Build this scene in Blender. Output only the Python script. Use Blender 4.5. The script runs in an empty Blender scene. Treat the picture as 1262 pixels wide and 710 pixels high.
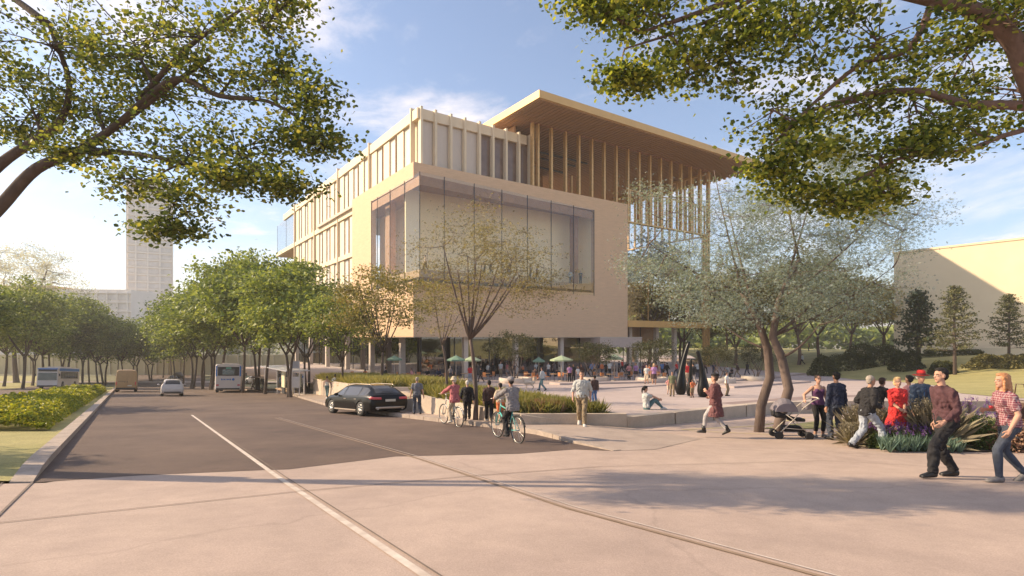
SKY_STRENGTH = .13
SUN_STRENGTH = 5.0
EXPOSURE = .78
CLOUD_COL = (7.6, 6.6, 6.0, 1)
HAZE = .0006
import bpy, bmesh, math, random
import numpy as np
from mathutils import Vector, Matrix
random.seed(7)
rng = np.random.default_rng(11)
PI = math.pi
S = bpy.context.scene
COL = S.collection
F = 680.0

# ---------------------------------------------------------------- places
def at(px, py, Y):
    return Vector(((px-631)/F*Y, Y, -(py-418)/F*Y))
def G(Y):                       # street surface: falls gently away from the viewer, level beyond 110 m
    return -1.6-.07*max(-30, min(Y, 110))
def P(Y):                       # plaza surface
    return max(-4.5, -1.68-.046*Y)
def ggy(py):                    # distance at which street ground shows on that row
    return 1088.0/(py-418-47.6)
def pgy(py):
    return 1142.0/(py-418-31.3)
Rd = Vector((.8213, .5705, 0)); Ld = Vector((-.5705, .8213, 0))
def sm(t):
    t = max(0., min(1., t)); return t*t*(3-2*t)

# ---------------------------------------------------------------- materials
MATS = {}
def mat(name, col, rough=.7, metal=0., var=.12, scale=3., bump=0., bscale=40., spec=.5, col2=None, stretch=None, coat=0., coords='Object', detail=5):
    if name in MATS: return MATS[name]
    m = bpy.data.materials.new(name); m.use_nodes = True
    nt = m.node_tree; N = nt.nodes; K = nt.links
    b = N['Principled BSDF']
    b.inputs['Roughness'].default_value = rough
    b.inputs['Metallic'].default_value = metal
    b.inputs['Specular IOR Level'].default_value = spec
    b.inputs['Coat Weight'].default_value = coat
    b.inputs['Base Color'].default_value = (*col, 1)
    tc = N.new('ShaderNodeTexCoord'); mp = N.new('ShaderNodeMapping')
    K.new(tc.outputs[coords], mp.inputs['Vector'])
    if stretch: mp.inputs['Scale'].default_value = stretch
    if var > 0 or col2:
        no = N.new('ShaderNodeTexNoise'); no.inputs['Scale'].default_value = scale; no.inputs['Detail'].default_value = detail
        no.inputs['Roughness'].default_value = .6
        K.new(mp.outputs['Vector'], no.inputs['Vector'])
        r = N.new('ShaderNodeMapRange'); r.inputs['From Min'].default_value = .3; r.inputs['From Max'].default_value = .7
        K.new(no.outputs['Fac'], r.inputs['Value'])
        mx = N.new('ShaderNodeMix'); mx.data_type = 'RGBA'
        c2 = col2 if col2 else tuple(min(1, c*(1+var)) for c in col)
        c1 = col if col2 else tuple(c*(1-var) for c in col)
        mx.inputs['A'].default_value = (*c1, 1); mx.inputs['B'].default_value = (*c2, 1)
        K.new(r.outputs['Result'], mx.inputs['Factor']); K.new(mx.outputs['Result'], b.inputs['Base Color'])
    if bump > 0:
        n2 = N.new('ShaderNodeTexNoise'); n2.inputs['Scale'].default_value = bscale; n2.inputs['Detail'].default_value = 4
        K.new(mp.outputs['Vector'], n2.inputs['Vector'])
        bp = N.new('ShaderNodeBump'); bp.inputs['Strength'].default_value = bump; bp.inputs['Distance'].default_value = .02
        K.new(n2.outputs['Fac'], bp.inputs['Height']); K.new(bp.outputs['Normal'], b.inputs['Normal'])
    MATS[name] = m
    return m

def glass(name, tint, refl=.35, alpha=.75, rough=.02):
    """sheet glass: mostly clear with mirror-like reflection"""
    if name in MATS: return MATS[name]
    m = bpy.data.materials.new(name); m.use_nodes = True
    nt = m.node_tree; N = nt.nodes; K = nt.links
    N.remove(N['Principled BSDF'])
    tr = N.new('ShaderNodeBsdfTransparent'); tr.inputs['Color'].default_value = (*[c*alpha for c in tint], 1)
    gl = N.new('ShaderNodeBsdfGlossy'); gl.inputs['Roughness'].default_value = rough; gl.inputs['Color'].default_value = (.9, .93, .95, 1)
    lw = N.new('ShaderNodeLayerWeight'); lw.inputs['Blend'].default_value = .35
    mr = N.new('ShaderNodeMapRange'); mr.inputs['To Min'].default_value = refl*.5; mr.inputs['To Max'].default_value = min(1, refl*2.2)
    K.new(lw.outputs['Facing'], mr.inputs['Value'])
    mx = N.new('ShaderNodeMixShader'); K.new(mr.outputs['Result'], mx.inputs['Fac'])
    K.new(tr.outputs[0], mx.inputs[1]); K.new(gl.outputs[0], mx.inputs[2])
    K.new(mx.outputs[0], N['Material Output'].inputs['Surface'])
    MATS[name] = m
    return m

def leafmat(name, cols, trans=.35, rough=.5, clump=.35, cscale=.6, veil=0.):
    """leaf colour differs from leaf to leaf and from clump to clump"""
    if name in MATS: return MATS[name]
    m = bpy.data.materials.new(name); m.use_nodes = True
    nt = m.node_tree; N = nt.nodes; K = nt.links
    N.remove(N['Principled BSDF'])
    ge = N.new('ShaderNodeNewGeometry'); tc = N.new('ShaderNodeTexCoord')
    no = N.new('ShaderNodeTexNoise'); no.inputs['Scale'].default_value = cscale; no.inputs['Detail'].default_value = 2
    K.new(tc.outputs['Object'], no.inputs['Vector'])
    mm = N.new('ShaderNodeMix'); mm.data_type = 'FLOAT'; mm.inputs['Factor'].default_value = clump
    K.new(ge.outputs['Random Per Island'], mm.inputs['A']); K.new(no.outputs['Fac'], mm.inputs['B'])
    oi = N.new('ShaderNodeObjectInfo'); sh_ = N.new('ShaderNodeMath'); sh_.operation = 'MULTIPLY_ADD'; sh_.inputs[1].default_value = .30; sh_.inputs[2].default_value = -.15
    K.new(oi.outputs['Random'], sh_.inputs[0]); sa = N.new('ShaderNodeMath'); sa.operation = 'ADD'; K.new(mm.outputs['Result'], sa.inputs[0]); K.new(sh_.outputs[0], sa.inputs[1])
    cr = N.new('ShaderNodeValToRGB')
    el = cr.color_ramp.elements
    while len(el) < len(cols): el.new(.5)
    for i, c in enumerate(cols):
        el[i].position = .12+.76*i/(len(cols)-1); el[i].color = (*c, 1)
    K.new(sa.outputs[0], cr.inputs['Fac'])
    d = N.new('ShaderNodeBsdfPrincipled'); d.inputs['Roughness'].default_value = rough; d.inputs['Specular IOR Level'].default_value = .25
    t = N.new('ShaderNodeBsdfTranslucent')
    K.new(cr.outputs['Color'], d.inputs['Base Color'])
    gm = N.new('ShaderNodeMix'); gm.data_type = 'RGBA'; gm.blend_type = 'MULTIPLY'; gm.inputs['Factor'].default_value = 1
    gm.inputs['B'].default_value = (1.5, 1.4, .6, 1)
    K.new(cr.outputs['Color'], gm.inputs['A']); K.new(gm.outputs['Result'], t.inputs['Color'])
    mx = N.new('ShaderNodeMixShader'); mx.inputs['Fac'].default_value = trans
    K.new(d.outputs[0], mx.inputs[1]); K.new(t.outputs[0], mx.inputs[2])
    last = mx
    if veil:
        tp = N.new('ShaderNodeBsdfTransparent'); v_ = N.new('ShaderNodeMixShader'); v_.inputs['Fac'].default_value = veil
        K.new(mx.outputs[0], v_.inputs[1]); K.new(tp.outputs[0], v_.inputs[2]); last = v_
    K.new(last.outputs[0], N['Material Output'].inputs['Surface'])
    MATS[name] = m
    return m

def plaid(name, base, line, scale=14., base2=None):
    if name in MATS: return MATS[name]
    m = mat(name, base, .85, var=0)
    nt = m.node_tree; N = nt.nodes; K = nt.links; b = N['Principled BSDF']
    tc = N.new('ShaderNodeTexCoord')
    outs = []
    for d in ('X', 'Z'):
        w = N.new('ShaderNodeTexWave'); w.bands_direction = d; w.inputs['Scale'].default_value = scale; w.inputs['Distortion'].default_value = .4
        K.new(tc.outputs['Object'], w.inputs['Vector'])
        r = N.new('ShaderNodeMapRange'); r.inputs['From Min'].default_value = .72; r.inputs['From Max'].default_value = .85
        K.new(w.outputs['Fac'], r.inputs['Value']); outs.append(r)
    ad = N.new('ShaderNodeMath'); ad.operation = 'ADD'; K.new(outs[0].outputs[0], ad.inputs[0]); K.new(outs[1].outputs[0], ad.inputs[1])
    mu = N.new('ShaderNodeMath'); mu.operation = 'MULTIPLY'; mu.inputs[1].default_value = .6; K.new(ad.outputs[0], mu.inputs[0])
    mx = N.new('ShaderNodeMix'); mx.data_type = 'RGBA'; mx.inputs['A'].default_value = (*base, 1); mx.inputs['B'].default_value = (*line, 1)
    K.new(mu.outputs[0], mx.inputs['Factor']); K.new(mx.outputs['Result'], b.inputs['Base Color'])
    return m
def stripes(name, a, c, scale=10.):
    if name in MATS: return MATS[name]
    m = mat(name, a, .85, var=0)
    nt = m.node_tree; N = nt.nodes; K = nt.links; b = N['Principled BSDF']
    tc = N.new('ShaderNodeTexCoord'); w = N.new('ShaderNodeTexWave'); w.bands_direction = 'Z'; w.inputs['Scale'].default_value = scale
    K.new(tc.outputs['Object'], w.inputs['Vector'])
    r = N.new('ShaderNodeMapRange'); r.inputs['From Min'].default_value = .45; r.inputs['From Max'].default_value = .55; K.new(w.outputs['Fac'], r.inputs['Value'])
    mx = N.new('ShaderNodeMix'); mx.data_type = 'RGBA'; mx.inputs['A'].default_value = (*a, 1); mx.inputs['B'].default_value = (*c, 1)
    K.new(r.outputs[0], mx.inputs['Factor']); K.new(mx.outputs['Result'], b.inputs['Base Color'])
    return m

# ---------------------------------------------------------------- object helpers
def tag(o, label=None, cat=None, group=None, kind=None):
    if label: o['label'] = label
    if cat: o['category'] = cat
    if group: o['group'] = group
    if kind: o['kind'] = kind
    return o
def empty(name, loc, rz=0, label=None, cat=None, group=None, scale=1):
    o = bpy.data.objects.new(name, None); COL.objects.link(o)
    o.location = loc; o.rotation_euler = (0, 0, rz); o.scale = (scale,)*3
    o.empty_display_size = .3
    return tag(o, label, cat, group)
def children(o):
    return [c for c in bpy.data.objects if c.parent == o]
def copy_tree(o, loc=None, rz=None, scale=None, label=None, parent=None):
    c = o.copy(); COL.objects.link(c)
    if parent: c.parent = parent
    for ch in o.children: copy_tree(ch, parent=c)
    if loc is not None: c.location = loc
    if rz is not None: c.rotation_euler = (0, 0, rz)
    if scale is not None: c.scale = scale if hasattr(scale, '__len__') else (scale,)*3
    if label: c['label'] = label
    return c

class MB:
    def __init__(s): s.v = []; s.f = []; s.m = []; s.sm = []
    def add(s, vs, fs, m=0, smooth=False):
        n = len(s.v); s.v += [tuple(v) for v in vs]
        for f in fs: s.f.append([n+i for i in f]); s.m.append(m); s.sm.append(smooth)
        return s
    def box(s, c, d, rz=0, m=0, M=None):
        hx, hy, hz = d[0]/2, d[1]/2, d[2]/2
        T = M if M is not None else (Matrix.Translation(Vector(c)) @ Matrix.Rotation(rz, 4, 'Z'))
        vs = [T @ Vector((x*hx, y*hy, z*hz)) for z in (-1, 1) for y in (-1, 1) for x in (-1, 1)]
        return s.add(vs, [(0, 2, 3, 1), (4, 5, 7, 6), (0, 1, 5, 4), (2, 6, 7, 3), (0, 4, 6, 2), (1, 3, 7, 5)], m)
    def bb(s, x0, x1, y0, y1, z0, z1, m=0):
        return s.box(((x0+x1)/2, (y0+y1)/2, (z0+z1)/2), (x1-x0, y1-y0, z1-z0), m=m)
    def prism(s, poly, zb, zt, m=0):
        """poly = [(x,y)..] CCW; zb, zt floats or functions of (x,y)"""
        fb = zb if callable(zb) else (lambda x, y: zb)
        ft = zt if callable(zt) else (lambda x, y: zt)
        n = len(poly)
        vs = [(x, y, fb(x, y)) for x, y in poly]+[(x, y, ft(x, y)) for x, y in poly]
        fs = [tuple(range(n-1, -1, -1)), tuple(range(n, 2*n))]+[(i, (i+1) % n, (i+1) % n+n, i+n) for i in range(n)]
        return s.add(vs, fs, m)
    def tube(s, pts, rad, seg=8, m=0, cap=True, smooth=True):
        pts = [Vector(p) for p in pts]
        if not hasattr(rad, '__len__'): rad = [rad]*len(pts)
        n0 = len(s.v); prev = None; vs = []
        for i, p in enumerate(pts):
            d = (pts[min(i+1, len(pts)-1)]-pts[max(i-1, 0)])
            if d.length < 1e-9: d = Vector((0, 0, 1))
            d.normalize()
            if prev is None:
                u = d.orthogonal().normalized()
            else:
                u = (prev-d*prev.dot(d))
                u = u.normalized() if u.length > 1e-6 else d.orthogonal().normalized()
            prev = u; w = d.cross(u)
            for k in range(seg):
                a = 2*PI*k/seg
                vs.append(p+(u*math.cos(a)+w*math.sin(a))*rad[i])
        fs = []
        for i in range(len(pts)-1):
            for k in range(seg):
                a = i*seg+k; b = i*seg+(k+1) % seg
                fs.append((a, b, b+seg, a+seg))
        if cap:
            fs.append(tuple(range(seg-1, -1, -1))); fs.append(tuple(range((len(pts)-1)*seg, len(pts)*seg)))
        return s.add(vs, fs, m, smooth)
    def capsule(s, a, b, ra, rb, seg=10, m=0):
        a = Vector(a); b = Vector(b); d = (b-a)
        L = d.length; d = d/L if L > 1e-6 else Vector((0, 0, 1))
        pts = []; rr = []
        for t in (-.98, -.8, -.5): pts.append(a+d*ra*t); rr.append(ra*math.sqrt(1-t*t))
        pts.append(a); rr.append(ra); pts.append(b); rr.append(rb)
        for t in (.5, .8, .98): pts.append(b+d*rb*t); rr.append(rb*math.sqrt(1-t*t))
        return s.tube(pts, rr, seg, m)
    def loft(s, rings, m=0, cap=True, smooth=True):
        n = len(rings[0]); vs = [p for r in rings for p in r]; fs = []
        for i in range(len(rings)-1):
            for k in range(n):
                a = i*n+k; b = i*n+(k+1) % n
                fs.append((a, b, b+n, a+n))
        if cap:
            fs.append(tuple(range(n-1, -1, -1))); fs.append(tuple(range((len(rings)-1)*n, len(rings)*n)))
        return s.add(vs, fs, m, smooth)
    def lathe(s, prof, c=(0, 0, 0), seg=20, m=0, smooth=True, axis='Z'):
        rings = []
        for r, z in prof:
            ring = []
            for k in range(seg):
                a = 2*PI*k/seg
                if axis == 'Z': ring.append((c[0]+r*math.cos(a), c[1]+r*math.sin(a), c[2]+z))
                else: ring.append((c[0]+z, c[1]+r*math.cos(a), c[2]+r*math.sin(a)))
            rings.append(ring)
        return s.loft(rings, m, True, smooth)
    def ell(s, c, r, seg=12, rings=8, m=0, M=None):
        rs = []
        for i in range(rings+1):
            t = -PI/2+PI*(i+.02 if i == 0 else (i-.02 if i == rings else i))/rings
            ring = []
            for k in range(seg):
                a = 2*PI*k/seg
                p = Vector((r[0]*math.cos(t)*math.cos(a), r[1]*math.cos(t)*math.sin(a), r[2]*math.sin(t)))
                if M is not None: p = M @ p
                ring.append(Vector(c)+p)
            rs.append(ring)
        return s.loft(rs, m)
    def torus(s, c, R, r, seg=28, m=0, n=6):
        rings = []
        for i in range(seg+1):
            a = 2*PI*i/seg
            ring = []
            for k in range(n):
                b = 2*PI*k/n
                rr = R+r*math.cos(b)
                ring.append((c[0]+r*math.sin(b), c[1]+rr*math.cos(a), c[2]+rr*math.sin(a)))
            rings.append(ring)
        return s.loft(rings, m, False)
    def mesh(s, name):
        me = bpy.data.meshes.new(name)
        me.from_pydata(s.v, [], s.f)
        me.polygons.foreach_set('material_index', s.m)
        me.polygons.foreach_set('use_smooth', s.sm)
        me.update()
        return me
    def build(s, name, mats, parent=None, loc=None, bevel=0, rz=0, recalc=True):
        me = s.mesh(name)
        if recalc or bevel:
            bm = bmesh.new(); bm.from_mesh(me)
            if recalc: bmesh.ops.recalc_face_normals(bm, faces=bm.faces)
            if bevel:
                es = [e for e in bm.edges if len(e.link_faces) == 2 and e.calc_face_angle(0) > .5]
                bmesh.ops.bevel(bm, geom=es, offset=bevel, segments=2, affect='EDGES', profile=.6, clamp_overlap=True)
            bm.to_mesh(me); bm.free()
        if not isinstance(mats, (list, tuple)): mats = [mats]
        for m in mats: me.materials.append(m)
        o = bpy.data.objects.new(name, me); COL.objects.link(o)
        if parent: o.parent = parent
        if loc is not None: o.location = loc
        o.rotation_euler = (0, 0, rz)
        return o

def boxo(name, c, d, m, parent=None, bevel=0, rz=0):
    return MB().box((0, 0, 0), d).build(name, m, parent, c, bevel, rz)

def np_mesh(name, V, Fq, mats, parent=None, smooth=False):
    """V (n,3), Fq (m,k) index arrays"""
    me = bpy.data.meshes.new(name)
    V = np.asarray(V, dtype=np.float32); Fq = np.asarray(Fq, dtype=np.int32)
    k = Fq.shape[1]
    me.vertices.add(len(V)); me.vertices.foreach_set('co', V.ravel())
    me.loops.add(Fq.size); me.loops.foreach_set('vertex_index', Fq.ravel())
    me.polygons.add(len(Fq)); me.polygons.foreach_set('loop_start', np.arange(len(Fq), dtype=np.int32)*k)
    me.polygons.foreach_set('use_smooth', np.full(len(Fq), smooth))
    me.update(calc_edges=True); me.validate()
    for m in (mats if isinstance(mats, (list, tuple)) else [mats]): me.materials.append(m)
    o = bpy.data.objects.new(name, me); COL.objects.link(o)
    if parent: o.parent = parent
    return o

BW = .013
def leaves(pts, size, rg, flat=.5, shape='quad', drop=None, vary=.35, dirs=None, BW=.008):
    """arrays of small leaf-shaped faces around given points"""
    n = len(pts)
    nr = rg.normal(size=(n, 3)); nr[:, 2] = np.abs(nr[:, 2])+flat; nr /= np.linalg.norm(nr, axis=1)[:, None]
    if dirs is None:
        d = rg.normal(size=(n, 3)); 
        if drop: d[:, 2] -= drop
    else: d = dirs+rg.normal(size=(n, 3))*.25
    d -= nr*np.sum(d*nr, axis=1)[:, None]; d /= np.linalg.norm(d, axis=1)[:, None]+1e-9
    w = np.cross(nr, d)
    s = (size*(1+vary*rg.uniform(-1, 1, n)))[:, None]
    p = np.asarray(pts)
    if shape == 'quad':
        V = np.stack([p-d*s*.5, p+w*s*.32+nr*s*.06, p+d*s*.55, p-w*s*.32+nr*s*.06], 1).reshape(-1, 3)
        Fq = np.arange(n*4).reshape(-1, 4)
        return V, Fq
    if shape == 'blade':
        V = np.stack([p-w*s*BW, p+w*s*BW, p+d*s*.6+w*s*BW*.7, p+d*s*.98+nr*s*.1], 1).reshape(-1, 3)
        return V, np.arange(n*4).reshape(-1, 4)
    # lobed leaf, 6 corners
    V = np.stack([p-d*s*.5, p-d*s*.12+w*s*.42, p+d*s*.22+w*s*.36+nr*s*.08, p+d*s*.55, p+d*s*.22-w*s*.36+nr*s*.08, p-d*s*.12-w*s*.42], 1).reshape(-1, 3)
    return V, np.arange(n*6).reshape(-1, 6)

CL_TEX = {}
def remesh(mb, name, mats, parent, voxel, smooth_it=3, fold=0., fsize=.1):
    """fuse overlapping shapes into one continuous surface"""
    me = mb.mesh(name+'_src')
    o = bpy.data.objects.new(name+'_src', me); COL.objects.link(o)
    r = o.modifiers.new('r', 'REMESH'); r.mode = 'VOXEL'; r.voxel_size = voxel; r.use_smooth_shade = True
    s_ = o.modifiers.new('s', 'SMOOTH'); s_.factor = .5; s_.iterations = smooth_it
    if fold:
        if fsize not in CL_TEX:
            t_ = bpy.data.textures.new('folds', 'DISTORTED_NOISE'); t_.noise_scale = fsize; t_.distortion = 1.3; CL_TEX[fsize] = t_
        d_ = o.modifiers.new('d', 'DISPLACE'); d_.texture = CL_TEX[fsize]; d_.strength = fold; d_.mid_level = 0
        q_ = o.modifiers.new('s2', 'SMOOTH'); q_.factor = .4; q_.iterations = 1
    dg = bpy.context.evaluated_depsgraph_get()
    new = bpy.data.meshes.new_from_object(o.evaluated_get(dg)); new.name = name
    bpy.data.objects.remove(o); bpy.data.meshes.remove(me)
    new.polygons.foreach_set('use_smooth', np.ones(len(new.polygons), dtype=bool))
    new.materials.clear()
    for m in (mats if isinstance(mats, (list, tuple)) else [mats]): new.materials.append(m)
    ob = bpy.data.objects.new(name, new); COL.objects.link(ob)
    if parent: ob.parent = parent
    return ob
# ================================================================ world, sun, camera
EL = math.radians(29); SX, SY = -.995, .10         # the sun stands low on the left, a little behind the building's front
w = bpy.data.worlds.new("World"); S.world = w; w.use_nodes = True
nt = w.node_tree; N = nt.nodes; K = nt.links
bg = N['Background']; bg.inputs['Strength'].default_value = SKY_STRENGTH
sky = N.new('ShaderNodeTexSky'); sky.sky_type = 'NISHITA'; sky.sun_disc = False
sky.sun_elevation = EL; sky.sun_rotation = math.atan2(SX, SY)
sky.air_density = 1.0; sky.dust_density = 1.0; sky.ozone_density = 3.0; sky.altitude = 50
tc = N.new('ShaderNodeTexCoord')
def cloud(scale, lo, hi, stretch, off):
    mp = N.new('ShaderNodeMapping'); mp.inputs['Scale'].default_value = stretch; mp.inputs['Location'].default_value = off
    K.new(tc.outputs['Generated'], mp.inputs['Vector'])
    n = N.new('ShaderNodeTexNoise'); n.inputs['Scale'].default_value = scale; n.inputs['Detail'].default_value = 9; n.inputs['Roughness'].default_value = .62
    n.inputs['Distortion'].default_value = .5
    K.new(mp.outputs[0], n.inputs['Vector'])
    r = N.new('ShaderNodeMapRange'); r.interpolation_type = 'SMOOTHSTEP'
    r.inputs['From Min'].default_value = lo; r.inputs['From Max'].default_value = hi
    K.new(n.outputs['Fac'], r.inputs['Value']); return r
c1 = cloud(2.1, .45, .70, (1, 1, 2.6), (3.1, .4, 2.2))
c2 = cloud(4.5, .56, .70, (1, 1, 5.0), (.3, 5.2, 1.0))
sep = N.new('ShaderNodeSeparateXYZ'); K.new(tc.outputs['Generated'], sep.inputs[0])
low = N.new('ShaderNodeMapRange'); low.inputs['From Min'].default_value = .32; low.inputs['From Max'].default_value = .06
K.new(sep.outputs['Z'], low.inputs['Value'])
m2 = N.new('ShaderNodeMath'); m2.operation = 'MULTIPLY'; K.new(c2.outputs[0], m2.inputs[0]); K.new(low.outputs[0], m2.inputs[1])
mxx = N.new('ShaderNodeMath'); mxx.operation = 'MAXIMUM'; K.new(c1.outputs[0], mxx.inputs[0]); K.new(m2.outputs[0], mxx.inputs[1])
mf = N.new('ShaderNodeMath'); mf.operation = 'MULTIPLY'; mf.inputs[1].default_value = .72; K.new(mxx.outputs[0], mf.inputs[0]); mf.use_clamp = True
ma = N.new('ShaderNodeMath'); ma.operation = 'ADD'; ma.inputs[1].default_value = .03; K.new(mf.outputs[0], ma.inputs[0]); mf = ma
cm = N.new('ShaderNodeMix'); cm.data_type = 'RGBA'; cm.inputs['B'].default_value = CLOUD_COL
K.new(sky.outputs[0], cm.inputs['A']); K.new(mf.outputs[0], cm.inputs['Factor']); K.new(cm.outputs['Result'], bg.inputs['Color'])

sl = bpy.data.lights.new('sun', 'SUN'); sl.energy = SUN_STRENGTH; sl.angle = math.radians(.6); sl.color = (1, .78, .52)
so = bpy.data.objects.new('sun', sl); COL.objects.link(so)
sv = Vector((SX*math.cos(EL), SY*math.cos(EL), math.sin(EL)))
so.rotation_euler = sv.to_track_quat('Z', 'Y').to_euler(); so.location = (-40, 0, 40)

cam = bpy.data.cameras.new('camera'); co = bpy.data.objects.new('camera', cam); COL.objects.link(co); S.camera = co
co.rotation_euler = (PI/2, 0, 0); cam.sensor_width = 36; cam.lens = 36*F/1262; cam.shift_y = 63/1262
cam.clip_start = .1; cam.clip_end = 6000
S.view_settings.view_transform = 'Standard'; S.view_settings.look = 'None'; S.view_settings.gamma = 1
S.view_settings.use_curve_mapping = False
S.view_settings.exposure = EXPOSURE
S.cycles.transparent_max_bounces = 24
S.cycles.max_bounces = 8

# ================================================================ ground
M_earth = mat('dry_ground', (.16, .15, .075), .95, var=.25, scale=.2, bump=.4, bscale=6)
M_grass = mat('lawn_grass', (.27, .25, .085), .95, col2=(.40, .345, .14), scale=.35, bump=.8, bscale=60)
M_pave = mat('pale_concrete', (.37, .28, .235), .85, col2=(.47, .36, .295), scale=.3, bump=.2, bscale=90, detail=12)
M_plaza = mat('plaza_stone', (.40, .32, .29), .8, col2=(.48, .39, .35), scale=.5, bump=.15, bscale=60, detail=10)
M_walk = mat('sidewalk_concrete', (.33, .26, .22), .85, col2=(.41, .325, .27), scale=.7, bump=.2, bscale=60, detail=10)
M_asph = mat('asphalt', (.090, .060, .050), .9, col2=(.165, .112, .085), scale=.35, bump=.6, bscale=120, detail=12)
M_line = mat('white_paint', (.44, .36, .30), .8, col2=(.66, .58, .50), scale=5, detail=10)
M_joint = mat('joint_filler', (.17, .13, .105), .9, var=.2, scale=5)
M_groove = mat('bronze_inlay', (.27, .19, .13), .8, var=.15, scale=5)
M_kerb = mat('kerb_stone', (.36, .29, .24), .85, var=.18, scale=2, bump=.2, bscale=50)
M_conc = mat('cast_concrete', (.42, .34, .27), .85, col2=(.52, .43, .34), scale=1.3, bump=.2, bscale=40, detail=9)
M_yel = mat('yellow_paint', (.60, .52, .16), .7, var=.1)

def sheet(name, poly, z, off, m, kind='structure', step=None):
    """a thin surface following the ground function z(x,y), cut where the ground changes slope"""
    bm = bmesh.new()
    vs = [bm.verts.new((x, y, 0)) for x, y in poly]
    bm.faces.new(vs)
    cuts = [(Vector((0, 110, 0)), Vector((0, 1, 0))), (Vector((0, 61.3, 0)), Vector((0, 1, 0))), (Vector((0, -30, 0)), Vector((0, 1, 0)))]
    if step:
        xs = [p[0] for p in poly]; ys = [p[1] for p in poly]
        a = min(xs)
        while a < max(xs): cuts.append((Vector((a, 0, 0)), Vector((1, 0, 0)))); a += step
        a = min(ys)
        while a < max(ys): cuts.append((Vector((0, a, 0)), Vector((0, 1, 0)))); a += step
    for c, n in cuts:
        bmesh.ops.bisect_plane(bm, geom=bm.verts[:]+bm.edges[:]+bm.faces[:], plane_co=c, plane_no=n)
    for v in bm.verts: v.co.z = z(v.co.x, v.co.y)+off
    bmesh.ops.triangulate(bm, faces=bm.faces)
    bmesh.ops.recalc_face_normals(bm, faces=bm.faces)
    if sum(f.normal.z for f in bm.faces) < 0: bmesh.ops.reverse_faces(bm, faces=bm.faces)
    me = bpy.data.meshes.new(name); bm.to_mesh(me); bm.free(); me.materials.append(m)
    o = bpy.data.objects.new(name, me); COL.objects.link(o)
    return tag(o, kind=kind)
gz = lambda x, y: G(y)
pz = lambda x, y: P(y)
sheet('ground', [(-1500, -60), (1500, -60), (1500, 3000), (-1500, 3000)], gz, -.30, M_earth)

def grain(m, s1, amt, crack=0.):
    # fine aggregate speckle and hairline cracks
    nt = m.node_tree; N = nt.nodes; K = nt.links; b = N['Principled BSDF']
    tc = N.new('ShaderNodeTexCoord'); n = N.new('ShaderNodeTexNoise'); n.inputs['Scale'].default_value = s1; n.inputs['Detail'].default_value = 3; K.new(tc.outputs['Object'], n.inputs['Vector'])
    r = N.new('ShaderNodeMapRange'); r.inputs['From Min'].default_value = .3; r.inputs['From Max'].default_value = .7; r.inputs['To Min'].default_value = 1-amt; r.inputs['To Max'].default_value = 1+amt; K.new(n.outputs['Fac'], r.inputs['Value'])
    out = r.outputs[0]
    n3 = N.new('ShaderNodeTexNoise'); n3.inputs['Scale'].default_value = 1.7; n3.inputs['Detail'].default_value = 8; n3.inputs['Roughness'].default_value = .7; K.new(tc.outputs['Object'], n3.inputs['Vector'])
    r3 = N.new('ShaderNodeMapRange'); r3.inputs['From Min'].default_value = .35; r3.inputs['From Max'].default_value = .62; r3.inputs['To Min'].default_value = .88; r3.inputs['To Max'].default_value = 1.04; K.new(n3.outputs['Fac'], r3.inputs['Value'])
    mm = N.new('ShaderNodeMath'); mm.operation = 'MULTIPLY'; K.new(out, mm.inputs[0]); K.new(r3.outputs[0], mm.inputs[1]); out = mm.outputs[0]
    if crack:
        v = N.new('ShaderNodeTexVoronoi'); v.feature = 'DISTANCE_TO_EDGE'; v.inputs['Scale'].default_value = crack
        n2 = N.new('ShaderNodeTexNoise'); n2.inputs['Scale'].default_value = 1.5; n2.inputs['Detail'].default_value = 6; K.new(tc.outputs['Object'], n2.inputs['Vector'])
        mx = N.new('ShaderNodeMix'); mx.data_type = 'VECTOR'; mx.inputs['Factor'].default_value = .35; K.new(tc.outputs['Object'], mx.inputs['A']); K.new(n2.outputs['Color'], mx.inputs['B']); K.new(mx.outputs['Result'], v.inputs['Vector'])
        r2 = N.new('ShaderNodeMapRange'); r2.inputs['From Min'].default_value = 0; r2.inputs['From Max'].default_value = .004; r2.inputs['To Min'].default_value = .88; r2.inputs['To Max'].default_value = 1; K.new(v.outputs['Distance'], r2.inputs['Value'])
        m4 = N.new('ShaderNodeMath'); m4.operation = 'MULTIPLY'; K.new(out, m4.inputs[0]); K.new(r2.outputs[0], m4.inputs[1]); out = m4.outputs[0]
    src = b.inputs['Base Color'].links[0].from_socket
    mu = N.new('ShaderNodeVectorMath'); mu.operation = 'SCALE'; K.new(src, mu.inputs[0]); K.new(out, mu.inputs['Scale']); K.new(mu.outputs[0], b.inputs['Base Color'])
grain(M_pave, 70, .14, .16); grain(M_asph, 60, .22, .30); grain(M_walk, 70, .12); grain(M_plaza, 60, .08); grain(M_conc, 30, .10); grain(M_kerb, 30, .14); grain(M_grass, 25, .25)

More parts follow.
